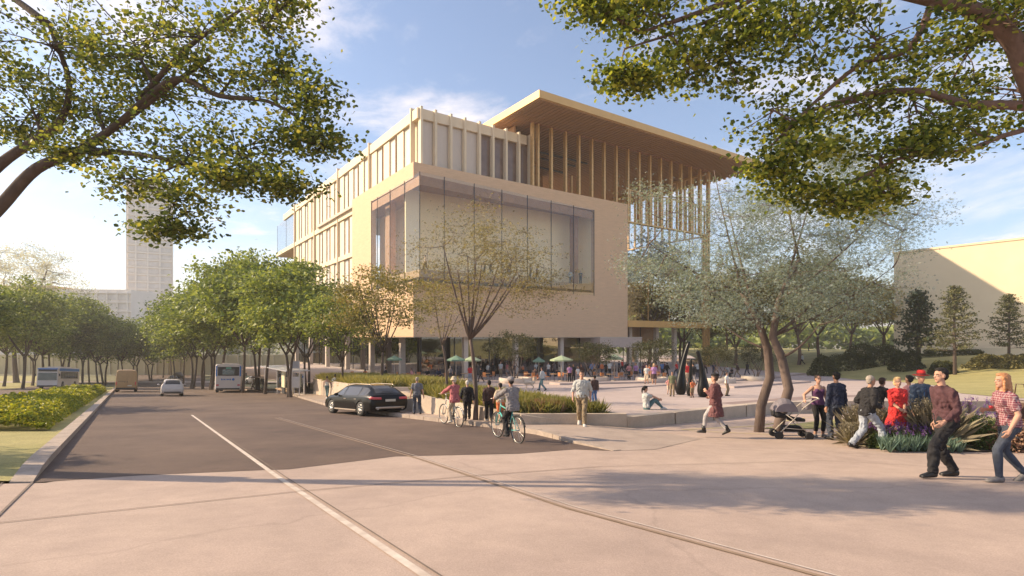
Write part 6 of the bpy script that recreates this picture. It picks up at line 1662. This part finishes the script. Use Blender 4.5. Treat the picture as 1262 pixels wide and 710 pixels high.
def parasol(label, px, Y, top, wpx, m):
    X = on(px, Y); g = P(Y); zt = -(top-418)/F*Y; r = empty('parasol', (X, Y, g), px, label, 'parasol', 'green parasols on the museum plaza')
    h = zt-g; R_ = wpx/F*Y/2
    mb = MB(); n = 8; vs = [(0, 0, h)]
    for k in range(n): vs.append((R_*math.cos(2*PI*k/n), R_*math.sin(2*PI*k/n), h-.42))
    for k in range(n): vs.append((R_*.99*math.cos(2*PI*k/n), R_*.99*math.sin(2*PI*k/n), h-.56))
    fs = [(0, 1+k, 1+(k+1) % n) for k in range(n)]+[(1+k, 1+n+k, 1+n+(k+1) % n, 1+(k+1) % n) for k in range(n)]
    mb.add(vs, fs).build('canopy', m, r, recalc=False)
    MB().tube([(0, 0, 0), (0, 0, h+.08)], .03, 8).build('pole', M_pale, r)
    mb = MB()
    for k in range(n): mb.tube([(0, 0, h-.08), (R_*.97*math.cos(2*PI*k/n), R_*.97*math.sin(2*PI*k/n), h-.45)], .012, 4)
    mb.build('ribs', M_pale, r); MB().lathe([(.32, 0), (.32, .08), (.06, .12)], (0, 0, 0), 16).build('foot', M_conc, r)
M_pg = mat('green_canvas', (.17, .28, .20), .8, var=.08); M_pg2 = mat('pale_green_canvas', (.34, .42, .27), .8, var=.08)
parasol('deep green parasol left of the white column', 562, 56, 438, 24, M_pg)
parasol('pale green parasol just right of the white column', 582, 58, 438.5, 22, M_pg2)
parasol('pale green parasol before the pale column in the middle of the glass front', 692, 55, 438, 29, M_pg2)
parasol('deep green parasol behind the round planter tree', 664, 60, 440, 16, M_pg)
parasol('pale green parasol in front of the entrance canopy', 757, 55, 436.5, 22, M_pg2)
parasol('small deep green parasol seen between the street trees at the left', 486, 62, 438, 20, M_pg)

M_org = mat('orange_seat', (.50, .20, .07), .5, var=.1); M_wood = mat('light_wood', (.42, .26, .14), .6, var=.2)
def chair(loc, rz, label):
    r = empty('cafe_chair', loc, rz, label, 'chair', 'orange cafe chairs on the plaza')
    MB().box((0, 0, .45), (.44, .44, .04)).build('seat', M_org, r, bevel=.012)
    b = MB().box((0, -.21, .72), (.42, .035, .36)).build('backrest', M_org, r, bevel=.012)
    for x in (-.19, .19):
        for y in (-.19, .19): MB().tube([(x, y, .44), (x*1.1, y*1.15, 0)], .015, 6).build('leg', M_dark, r)
    return r
def table(loc, label):
    r = empty('cafe_table', loc, 0, label, 'table', 'cafe tables on the plaza')
    MB().lathe([(.38, .72), (.39, .74), (.38, .755)], (0, 0, 0), 20).build('table_top', M_wood, r)
    MB().tube([(0, 0, .72), (0, 0, .03)], .03, 8).build('stem', M_dark, r); MB().lathe([(.24, 0), (.24, .02), (.05, .04)], (0, 0, 0), 16).build('foot', M_dark, r)
    return r
ch0 = None; tb0 = None
tables = [(500, 57, 'at the far left behind the grass'), (512, 54, 'behind the seated person in pink'), (548, 56, 'under the deep green parasol'), (572, 58, 'beside the white column'), (600, 59, 'left of the round planter'), (650, 56, 'right of the round planter'),
          (683, 55, 'at the foot of the middle parasol'), (698, 56, 'just right of the middle parasol'), (740, 57, 'left of the entrance parasol'), (752, 54, 'under the entrance parasol'), (770, 60, 'under the entrance canopy'), (812, 56, 'in front of the right plaza tree'), (440, 60, 'seen between the slim street trees')]
seats = []
for i, (px, Y, wl_) in enumerate(tables):
    X = on(px, Y); z = P(Y)
    if tb0 is None: tb0 = table((X, Y, z), 'small round cafe table '+wl_)
    else: copy_tree(tb0, (X, Y, z), 0, 1, 'small round cafe table '+wl_)
    for k, (a, nm) in enumerate(((.4+i, 'left'), (.4+i+2.6, 'right'))):
        dx, dy = .7*math.cos(a), .7*math.sin(a)
        nm = 'left hand' if dx < .7*math.cos(.4+i+(0 if k else 2.6)) else 'right hand'
        lab = 'orange cafe chair, %s one of the pair %s' % (nm, wl_)
        if ch0 is None: ch0 = chair((X+dx, Y+dy, z), a+PI/2, lab)
        else: copy_tree(ch0, (X+dx, Y+dy, z), a+PI/2, 1, lab)
# stools under the seated people
st0 = None
for o in [o for o in bpy.data.objects if o.name.startswith('person') and o.get('group') == 'people on the museum plaza']:
    if 'sitting' in o['label'] or 'seated' in o['label'] or 'crouched' in o['label']:
        s_ = o.scale[0]
        lab = 'stone stool under the '+o['label'].replace('sitting ', '').replace('seated ', '')
        lab = lab
        if st0 is None:
            st0 = empty('stool', o.location, 0, lab, 'stool', 'stone stools on the plaza'); MB().lathe([(.20, 0), (.22, .05), (.20, .38), (.19, .395)], (0, 0, 0), 18).build('seat', M_conc, st0); st0.scale = (s_,)*3
        else: copy_tree(st0, o.location, 0, s_, lab)
# dog
def quad(label, px, fy, L_, heading, m):
    Y = pgy(fy); r = empty('dog', (on(px, Y), Y, P(Y)), math.radians(heading), label, 'dog')
    b = MB(); b.capsule((0, -.28, .42), (0, .22, .44), .12, .15); b.capsule((0, .26, .50), (0, .42, .66), .10, .075); b.ell((0, .48, .68), (.075, .10, .08)); b.capsule((0, .54, .665), (0, .64, .64), .042, .03)
    for x in (-.08, .08):
        b.tube([(x, .20, .42), (x, .17, .22), (x, .20, .03)], [.065, .04, .03], 7); b.ell((x, .23, .025), (.035, .055, .025), 8, 6)
        b.tube([(x, -.26, .42), (x, -.16, .28), (x, -.32, .17), (x, -.28, .03)], [.09, .06, .035, .028], 7); b.ell((x, -.25, .025), (.033, .05, .025), 8, 6)
        b.ell((x*.8, .44, .76), (.022, .03, .045), 6, 5)
    b.tube([(0, -.36, .48), (0, -.50, .58), (0, -.55, .70)], [.04, .028, .015], 6)
    remesh(b, 'body', m, r, .018, 2); return r
quad('pale cream dog standing on the plaza at the feet of the woman in teal trousers', 652, 479.5, .8, 95, mat('cream_fur', (.52, .42, .32), .9, var=.15, scale=12, bump=.5))

# round planters with multi-stemmed dark olive trees
M_ring = M_pale
dd = [tree_mesh(71, 4.5, .9, 2, (0, 0, 2.9), (2.2, 2.2, 1.35), 34, 5200, .13, trunks=4, lean=1.3, tr=.07, spread=.25, csize=.62), tree_mesh(72, 4.5, .9, 2, (0, 0, 2.9), (2.2, 2.2, 1.35), 34, 5200, .13, trunks=3, lean=1.5, tr=.075, spread=.2, csize=.62)]
pt2 = {}
for i, (px, fy, ty, k, lab) in enumerate(((635, 473, 414, 0, 'dark multi stemmed olive tree in the round planter left of the dog'), (731, 471, 424, 1, 'dark multi stemmed olive tree left of the entrance canopy'), (803, 468, 422, 0, 'dense dark olive tree between the entrance canopy and the sculptures'), (885, 467, 428, 1, 'dark olive tree right of the sculptures'), (932, 463, 428, 0, 'dark olive tree at the lawn edge behind the pale twin trunks'))):
    Y = {635: 50, 731: 54, 803: 52, 885: 50, 932: 58}[px]; X = on(px, Y); z = P(Y); h = -(ty-418)/F*Y-z; s_ = h/4.35
    r = empty('round_planter', (X, Y, z), 0, {635: 'low round stone planter left of the dog', 731: 'low round stone planter left of the entrance canopy', 803: 'low round stone planter between entrance canopy and sculptures', 885: 'low round stone planter right of the sculptures', 932: 'low round stone planter at the lawn edge'}[px], 'planter', 'round stone planters on the plaza')
    MB().lathe([(1.45, 0), (1.5, .04), (1.5, .46), (1.46, .5), (1.3, .5), (1.3, .42), (.01, .42)], (0, 0, 0), 32).build('ring', M_ring, r)
    if k not in pt2: pt2[k] = make_tree('olive_tree', lab, (X, Y, z+.38), dd[k], M_barkp, L_dark, 'dark olive trees in round planters', rz=i, scale=s_)
    else: copy_tree(pt2[k], (X, Y, z+.38), i*1.3, s_, lab)

# long low stone steps that band the plaza
sts = [((690, 474.6), (915, 469.8), .20, 'long low stone step nearest the sculptures, running to the right'), ((735, 480.2), (842, 474.5), .14, 'low stone step behind the sitting woman'), ((905, 478.5), (1000, 471.5), .2, 'low stone step right of the sculptures, nearer one'), ((900, 470.2), (994, 465.4), .2, 'low stone step right of the sculptures, farther one'), ((620, 487), (640, 483), .15, 'short stone step behind the grass planter')]
for (a, b, h, lab) in sts[:4]:
    Ya, Yb = pgy(a[1]), pgy(b[1]); A_ = Vector((on(a[0], Ya), Ya, 0)); B_ = Vector((on(b[0], Yb), Yb, 0)); d = (B_-A_).normalized(); n_ = Vector((-d.y, d.x, 0))*1.6
    q = [A_, B_, B_+n_, A_+n_]
    mb = MB().add([(p.x, p.y, P(p.y)-.1) for p in q]+[(p.x, p.y, P(A_.y if i in (0, 3) else B_.y)+h-.06) for i, p in enumerate(q)], [(0, 3, 2, 1), (4, 5, 6, 7), (0, 1, 5, 4), (1, 2, 6, 5), (2, 3, 7, 6), (3, 0, 4, 7)])
    o = mb.build('stone_step', M_plaza, bevel=.015); tag(o, lab, 'step', 'low stone steps on the plaza')
# darker bands of paving
M_band = mat('dark_paving_band', (.26, .19, .17), .85, var=.15, scale=1)
for i, (a, b) in enumerate((((640, 492), (740, 500)), ((900, 498), (1010, 489)), ((1010, 489), (1110, 487)))):
    Ya, Yb = pgy(a[1]), pgy(b[1]); strip('paving_band', [(on(a[0], Ya), Ya), (on(b[0], Yb), Yb)], 1.3 if i else .7, pz, .006, M_band)
# retaining planters with tall grasses
M_gr = leafmat('tall_grass_blade', [(.08, .10, .03), (.15, .16, .045), (.25, .235, .08), (.34, .29, .13)], .35, clump=.4, cscale=1.2)
M_rg = leafmat('reddish_grass_blade', [(.16, .09, .06), (.26, .15, .10), (.34, .22, .15)], .3)
def grasses(pts_fn, n, h, seed):
    rg = np.random.default_rng(seed); Pn = []
    for _ in range(n): Pn.append(pts_fn(rg))
    Pn = np.array(Pn); nb = 90
    base = np.repeat(Pn[:, :3], nb, 0)+rg.normal(size=(n*nb, 3))*np.array([.11, .11, .0])
    dirs = np.stack([rg.normal(size=n*nb)*.26, rg.normal(size=n*nb)*.26, np.ones(n*nb)], 1)
    return leaves(base, h*(.75+.5*rg.random(n*nb)), rg, -.9, 'blade', None, .1, dirs)
def wallx(Y): return -3.9-.70*(Y-23.2)
def planter_strip(name, ya, yb, xo, wid, ztop, lab, glab, n, h, xf=None):
    xf = xf or wallx
    r = empty(name, (0, 0, 0), 0, lab, 'planter', 'long concrete grass planters')
    mb = MB(); m2 = MB(); k = ya
    while k < yb-.01:
        e = min(k+2.4, yb)
        q = [(xf(k)+xo, k), (xf(e)+xo, e), (xf(e)+xo+.25, e), (xf(k)+xo+.25, k)]
        g_ = .012
        mb.add([(x, y+(g_ if i in (0, 3) else 0), G(y)-.3) for i, (x, y) in enumerate(q)]+[(x, y+(g_ if i in (0, 3) else 0), ztop(y)) for i, (x, y) in enumerate(q)], [(0, 3, 2, 1), (4, 5, 6, 7), (0, 1, 5, 4), (1, 2, 6, 5), (2, 3, 7, 6), (3, 0, 4, 7)])
        q = [(xf(k)+xo+wid, k), (xf(e)+xo+wid, e), (xf(e)+xo+wid+.2, e), (xf(k)+xo+wid+.2, k)]
        mb.add([(x, y, G(y)-.3) for x, y in q]+[(x, y, ztop(y)-.02) for x, y in q], [(0, 3, 2, 1), (4, 5, 6, 7), (0, 1, 5, 4), (1, 2, 6, 5), (2, 3, 7, 6), (3, 0, 4, 7)])
        m2.add([(xf(k)+xo+.251, k, ztop(k)-.10), (xf(e)+xo+.251, e, ztop(e)-.10), (xf(e)+xo+wid-.001, e, ztop(e)-.10), (xf(k)+xo+wid-.001, k, ztop(k)-.10)], [(0, 1, 2, 3)])
        k = e
    for y, s_ in ((ya, -1), (yb, 1)):
        q = [(xf(y)+xo, y), (xf(y)+xo+wid+.2, y), (xf(y)+xo+wid+.2, y+.2*s_), (xf(y)+xo, y+.2*s_)]
        mb.add([(x, yy, G(yy)-.3) for x, yy in q]+[(x, yy, ztop(y)) for x, yy in q], [(0, 3, 2, 1), (4, 5, 6, 7), (0, 1, 5, 4), (1, 2, 6, 5), (2, 3, 7, 6), (3, 0, 4, 7)])
    mb.build('wall', M_conc, r); m2.build('soil', M_earth, r)
    def pf(rg):
        y = rg.uniform(ya+.3, yb-.2); return [xf(y)+xo+.4+rg.random()*(wid-.55), y, ztop(y)-.1]
    v, f = grasses(pf, n, h, int(ya*7)); o = np_mesh('tall_grass', v, f, M_gr); tag(o, glab, 'grass', kind='stuff')
z1 = lambda y: -2.36-.0*(y-18)
planter_strip('street_planter', 17.6, 24.8, 0, 3.4, z1, 'concrete planter wall beside the two cyclists, full of tall grass', 'tall green grass in the planter behind the cyclists', 330, .46)
xf2 = lambda y: -6.9-.53*(y-29)
z2 = lambda y: P(y)+.42
planter_strip('street_planter', 31, 50, 0, 5.5, z2, 'long concrete planter wall behind the black car, full of grass', 'tall olive grass in the long planter behind the black car', 700, .6, xf2)
rg = np.random.default_rng(5); n = 26
def pf(rg): a = rg.uniform(0, 6.28); q = rg.random()**.5*.5; return [1.0+q*math.cos(a), 18.3+q*math.sin(a)*.7, -2.44]
v, f = grasses(pf, 26, .42, 4); tag(np_mesh('reddish_grass', v, f, M_rg), 'clump of reddish brown grass at the right end of the planter', 'grass', kind='stuff')

# bus shelter, totem and advertising panel on the far sidewalk
Ys = 49.5
def sp(px, Y=Ys): return Vector((on(px, Y), Y, G(Y)+.13))
a = sp(330, 57); b = sp(362, 48); d = (b-a); ang = math.atan2(d.y, d.x); LL = d.length
sh = empty('bus_shelter', a, ang, 'glass bus shelter with thin white frame on the far sidewalk', 'bus shelter')
M_wf = mat('white_frame', (.62, .60, .60), .5, var=.05)
for x in (.1, LL*.33, LL*.66, LL-.1): MB().box((x, .9, 1.3), (.08, .08, 2.6)).build('post', M_wf, sh)
for x in (.1, LL-.1): MB().box((x, -.3, 1.3), (.06, .06, 2.6)).build('post', M_wf, sh)
mb = MB().box((LL/2, .3, 2.68), (LL+.4, 2.0, .10)); mb.build('roof', mat('shelter_roof', (.42, .42, .46), .3, var=.1), sh, bevel=.02)
for i in range(3): MB().box((LL*(.17+.33*i), .9, 1.35), (LL*.31, .02, 2.0)).build('glass_pane', G_rail, sh)
MB().box((LL*.4, .6, .46), (LL*.5, .4, .06)).build('bench', M_wood, sh, bevel=.01)
for x in (LL*.2, LL*.6): MB().box((x, .6, .22), (.06, .3, .42)).build('bench_leg', M_wf, sh)
ad = empty('advertising_panel', sp(349.5, 52), ang, 'blank cream advertising panel standing beside the bus shelter', 'panel')
MB().box((0, 0, 1.45), (1.25, .12, 1.75)).build('panel', mat('cream_poster', (.68, .62, .42), .5, var=.03), ad); MB().box((0, 0, .28), (1.1, .1, .56)).build('foot', M_dark, ad)
MB().box((0, 0, 2.36), (1.35, .16, .07)).build('frame', M_wf, ad)
tt = empty('stop_sign', sp(364.5, 46), 0, 'tall thin white framed transit stop sign beside the bus shelter', 'sign')
for x in (-.30, .30): MB().box((x, 0, 1.45), (.06, .06, 2.9)).build('post', M_wf, tt)
MB().box((0, 0, 2.55), (.54, .05, .62)).build('sign_board', mat('sign_grey', (.40, .40, .45), .5, var=.1), tt); MB().box((0, -.03, 2.05), (.54, .05, .10)).build('name_strip', M_wf, tt)
MB().box((0, 0, 1.1), (.5, .04, .9)).build('timetable', M_wf, tt)
bn = empty('litter_bin', sp(358.8, 47), 0, 'small yellow litter bin at the foot of the stop sign', 'bin'); MB().lathe([(.16, 0), (.18, .05), (.18, .75), (.15, .8)], (0, 0, 0), 14).build('body', mat('yellow_bin', (.55, .45, .12), .5, var=.05), bn); MB().lathe([(.19, .8), (.17, .86), (.02, .88)], (0, 0, 0), 14).build('lid', M_dark, bn)

# stroller
st = empty('stroller', (on(977, 14.6), 14.6, G(14.6)), math.radians(-8), 'grey stroller with rounded hood and cream frame pushed by the woman in purple', 'stroller')
M_cf = mat('cream_frame', (.52, .46, .38), .4, var=.05); M_hood = mat('grey_hood', (.17, .15, .17), .85, var=.1)
m = MB()
for y in (-.22, .22):
    m.tube([(-.42, y, .14), (-.05, y, .52), (.18, y, .82), (.42, y, 1.02), (.56, y, 1.07)], .014, 7); m.tube([(.32, y, .14), (.02, y, .46), (-.25, y, .66)], .013, 7); m.tube([(-.30, y, .30), (.24, y, .26)], .010, 6)
m.tube([(.56, -.22, 1.07), (.60, 0, 1.08), (.56, .22, 1.07)], .020, 8); m.tube([(-.42, -.22, .14), (-.42, .22, .14)], .012, 6); m.tube([(.32, -.22, .14), (.32, .22, .14)], .012, 6); m.build('frame', M_cf, st)
for x in (-.42, .32):
    for y in (-.25, .25):
        for o_ in (-.028, .028):
            mm = MB(); mm.lathe([(.075, -.014), (.10, -.016), (.105, 0), (.10, .016), (.075, .014)], (0, 0, 0), 20, axis='X'); mm.v = [(x+yy, y+o_+xx, .105+zz) for xx, yy, zz in mm.v]; w_ = mm.build('wheel', M_tyre, st)
            mm = MB(); mm.lathe([(.07, -.008), (.07, .008)], (0, 0, 0), 16, axis='X'); mm.v = [(x+yy, y+o_+xx, .105+zz) for xx, yy, zz in mm.v]; mm.build('rim', M_cf, w_)
m = MB()
rings = []
for i in range(9):
    t = PI*i/8; rr = .27
    rings.append([Vector((-.22+.28*math.cos(t), y, .72+.34*math.sin(t)*(1-.35*abs(y/.24)**3))) for y in (-.24, -.2, -.1, 0, .1, .2, .24)])
vs = [p for r_ in rings for p in r_]; fs = [(i*7+j, i*7+j+1, (i+1)*7+j+1, (i+1)*7+j) for i in range(8) for j in range(6)]
fs += [tuple(i*7 for i in range(9)), tuple(i*7+6 for i in range(8, -1, -1))]
m.add(vs, fs, smooth=False); m.build('hood', M_hood, st)
MB().loft([[Vector((-.50+.06*k+x, y, z)) for x, y, z in ((0, -.22, .74-.02*k), (0, .22, .74-.02*k), (.02, .2, .56), (.02, -.2, .56))] for k in range(0, 9, 2)]).build('carrycot', C['black'], st)
MB().box((.08, 0, .50), (.36, .36, .08)).build('seat', C['black'], st, bevel=.03); MB().box((-.04, 0, .26), (.46, .36, .14)).build('basket', C['black'], st, bevel=.03)
MB().box((.34, 0, .86), (.14, .34, .16)).build('tray_bag', M_hood, st, bevel=.04)

# red drink, shoulder bag, black handbag
cp = empty('drink_cup', (on(1214.5, 8.5), 8.40, -(503-418)/F*8.5), 0, 'clear plastic cup half full of red drink held by the ginger haired woman', 'cup')
MB().lathe([(.028, 0), (.040, .12)], (0, 0, 0), 18).build('cup', glass('cup_plastic', (.9, .9, .9), .1, .9), cp); MB().lathe([(.025, .004), (.031, .05)], (0, 0, 0), 16).build('drink', mat('red_drink', (.6, .03, .04), .2, var=0), cp)
bg_ = empty('handbag', (on(1262, 8.7), 8.75, -(505-418)/F*8.7), .3, 'brown shoulder bag hanging at the back of the ginger haired woman', 'bag')
MB().box((0, 0, 0), (.12, .30, .30)).build('bag', mat('brown_leather', (.09, .05, .035), .5, var=.1), bg_, bevel=.04); MB().tube([(0, -.1, .14), (-.02, -.05, .40), (-.03, .05, .40), (0, .1, .14)], .010, 6).build('strap', mat('brown_leather', (.09, .05, .035)), bg_)

# flower bed at the right
L_lav = leafmat('lavender_flower', [(.10, .04, .20), (.20, .09, .34), (.30, .16, .42)], .3)
L_bedg = leafmat('bed_green_leaf', [(.05, .08, .03), (.09, .13, .04), (.16, .19, .07)], .3)
L_agave = leafmat('blue_green_succulent', [(.09, .15, .12), (.14, .21, .16), (.20, .28, .22)], .2)
L_dry = leafmat('dry_brown_stem', [(.13, .11, .075), (.20, .17, .12), (.28, .25, .17)], .2)
L_rust = leafmat('rusty_leaf', [(.20, .10, .07), (.30, .17, .12), (.40, .26, .18)], .2)
bed = [(8.0, 12.7), (8.7, 12.0), (11.3, 11.75), (19, 11.4), (19, 17), (12, 16.4), (9.6, 15.4), (8.4, 14.2)]
sheet('planting_bed', bed, gz, .03, mat('bed_soil', (.07, .05, .035), .95, var=.3, scale=4, bump=.5))
def plant(name, label, px, Y, fn, mats, cat='plant', group=None):
    X = on(px, Y); r = empty(name, (X, Y, G(Y)+.02), 0, label, cat, group)
    for nm, (v, f), m_ in fn():
        o_ = np_mesh(nm, v, f, m_, r)
        if nm == 'flower_heads': o_['kind'] = 'stuff'
    MB().tube([(0, 0, -.05), (0, 0, .12)], .02, 6).build('stem', M_bark, r)
    return r
def lav(seed, R_, h):
    def fn():
        rg = np.random.default_rng(seed); n = 2600
        d = rg.normal(size=(n, 3)); d /= np.linalg.norm(d, axis=1)[:, None]; d[:, 2] = np.abs(d[:, 2])
        p = d*(.35+.65*rg.random(n)**.5)[:, None]*np.array([R_, R_*.8, h*.8])
        k = 46; a = rg.uniform(0, 6.28, k); q = rg.random(k)**.5*R_; tx = np.stack([q*np.cos(a)*1.05, q*np.sin(a)*.85, h*(1.05-.35*(q/R_)**2)+rg.random(k)*.1], 1)
        fl = np.repeat(tx, 16, 0)+rg.normal(size=(k*16, 3))*np.array([.014, .014, .035])
        stn_ = (np.repeat(tx, 5, 0)*np.tile(np.linspace(.55, 1, 5), k)[:, None])
        return [('foliage', leaves(p, .055, rg, .1), L_bedg), ('flower_heads', leaves(fl, .026, rg, .1), L_lav), ('flower_stems', leaves(stn_, .09, rg, -.9, 'blade', None, .1, np.tile([0, 0, 1.], (k*5, 1))), L_bedg)]
    return fn
def dry(seed, R_, h):
    def fn():
        rg = np.random.default_rng(seed); n = 420
        a = rg.uniform(0, 6.28, n); q = rg.random(n)**.6
        dirs = np.stack([np.cos(a)*q*.48, np.sin(a)*q*.4, np.ones(n)], 1); dirs /= np.linalg.norm(dirs, axis=1)[:, None]
        base = np.stack([np.cos(a)*q*R_*.2, np.sin(a)*q*R_*.2, np.zeros(n)], 1)
        s1 = leaves(base, h*(.6+.5*rg.random(n)), rg, -.9, 'blade', None, .05, dirs*1, .0035)
        t = rg.uniform(.35, 1.02, (n, 7, 1)); tw = (base[:, None, :]+dirs[:, None, :]*h*.95*t).reshape(-1, 3)+rg.normal(size=(n*7, 3))*.012
        return [('stems', s1, L_dry), ('seed_heads', leaves(tw, .035, rg, .0, 'quad', None, .4), L_dry)]
    return fn
def aga(seed, w_, h):
    def fn():
        rg = np.random.default_rng(seed); k = int(w_*26); n = k*16
        c = np.stack([rg.uniform(-w_/2, w_/2, k), rg.uniform(-.22, .22, k), np.zeros(k)], 1); b = np.repeat(c, 16, 0)
        a = rg.uniform(0, 6.28, n); e = rg.uniform(.1, .75, n)
        dirs = np.stack([np.cos(a)*e, np.sin(a)*e, np.ones(n)], 1)
        nr = rg.normal(size=(n, 3)); d = dirs/np.linalg.norm(dirs, axis=1)[:, None]; w2 = np.cross(nr, d); w2 /= np.linalg.norm(w2, axis=1)[:, None]; s_ = (h*(.7+.5*rg.random(n)))[:, None]
        V = np.stack([b-w2*.014, b+w2*.014, b+d*s_*.6+w2*.013, b+d*s_], 1).reshape(-1, 3); F1 = np.arange(n*4).reshape(-1, 4)
        return [('leaves', (V, F1), L_agave)]
    return fn
plant('dry_bush', 'dry twiggy brown bush at the left end of the flower bed', 1066, 13.6, dry(1, .6, .95), None, group='dry twiggy bushes in the flower bed')
plant('dry_bush', 'large dry twiggy bush in front of the man with the red hat', 1151, 12.55, dry(2, .7, 1.15), None, group='dry twiggy bushes in the flower bed')
plant('dry_bush', 'small dry bush between the striding man and the blue green succulents', 1052, 12.9, dry(6, .4, .55), None, group='dry twiggy bushes in the flower bed')
plant('lavender', 'purple flowering lavender in front of the woman in red', 1109, 12.35, lav(3, .52, .50), None, group='lavender bushes in the flower bed')
plant('lavender', 'purple flowering lavender left of the woman in red', 1088, 12.6, lav(7, .42, .46), None, group='lavender bushes in the flower bed')
plant('lavender', 'tall purple flowering lavender between the two people at the right front', 1204, 12.4, lav(4, .62, .98), None, group='lavender bushes in the flower bed')
plant('lavender', 'lower lavender just behind the back of the maroon shirted man', 1187, 12.9, lav(8, .45, .85), None, group='lavender bushes in the flower bed')
plant('lavender', 'leafy lavender behind the succulents at the left front of the bed', 1128, 12.3, lav(14, .5, .42), None, group='lavender bushes in the flower bed')
plant('lavender', 'lavender just left of the ginger haired woman', 1222, 12.5, lav(15, .5, .7), None, group='lavender bushes in the flower bed')
plant('succulent', 'blue green spiky succulents along the front edge of the flower bed', 1127, 11.95, aga(5, 1.35, .36), None)
plant('succulent', 'blue green spiky succulents between the legs of the maroon shirted man', 1166, 11.9, aga(9, .75, .30), None)
def rust():
    rg = np.random.default_rng(12); n = 3200; d = rg.normal(size=(n, 3)); d /= np.linalg.norm(d, axis=1)[:, None]; d[:, 2] = np.abs(d[:, 2]); p = d*(.6+.4*rg.random(n)**.5)[:, None]*np.array([.75, .6, .72]); return [('foliage', leaves(p, .07, rg, .1), L_rust)]
plant('rusty_bush', 'rusty pink rounded bush behind the ginger haired woman', 1252, 12.2, rust, None)
plant('rusty_bush', 'rusty pink rounded bush beyond the right edge of the bed', 1330, 12.4, rust, None)

# extra avenue trees just outside the picture on the left: their shadows fall across the road
for i, (x, y, s_) in enumerate(((-21.5, 10.2, .72), (-34, 27.5, .95), (-50, 50, 1.1))):
    c = copy_tree(first[i % 3], (x, y, G(y)), i*1.9, s_, 'avenue tree beyond the left edge of the picture, %s from the viewer' % ('first', 'second', 'third')[i]); c['group'] = 'avenue trees beyond the median'
# distant woodland that closes the view on both sides
def woods(x0, x1, Yc, h, n, seed, z0):
    rg = np.random.default_rng(seed); x = rg.uniform(x0, x1, n); y = Yc+rg.normal(size=n)*9
    t = h*(.62+.22*np.sin(x*.11+seed)+.16*np.sin(x*.31)); z = z0+t*np.sqrt(rg.random(n))
    return leaves(np.stack([x, y, z], 1), 2.2, rg, .3)
v, f = woods(20, 420, 190, 16, 26000, 3, -5); tag(np_mesh('woodland', v, f, L_street), 'far-off wood closing the view behind the lawn', 'woodland', kind='stuff')
v, f = woods(-480, -60, 330, 20, 20000, 4, -10); tag(np_mesh('woodland', v, f, L_street), 'far-off wood behind the avenue on the left', 'woodland', kind='stuff')
# air
hz = MB(); hz.bb(-1600, 1600, -70, 3100, -11.5, 96)
hm = bpy.data.materials.new('haze'); hm.use_nodes = True; hn = hm.node_tree.nodes; hn.remove(hn['Principled BSDF'])
pv = hn.new('ShaderNodeVolumePrincipled'); pv.inputs['Color'].default_value = (.96, .93, .90, 1); pv.inputs['Density'].default_value = HAZE; pv.inputs['Anisotropy'].default_value = .2
hm.node_tree.links.new(pv.outputs[0], hn['Material Output'].inputs['Volume'])
if HAZE > 0: tag(hz.build('haze', hm), kind='stuff')
for o in bpy.data.objects:
    l = o.get('label')
    if l and o.parent is None and not 4 <= len(l.split()) <= 16: print('LONG', o.name, len(l.split()), l)
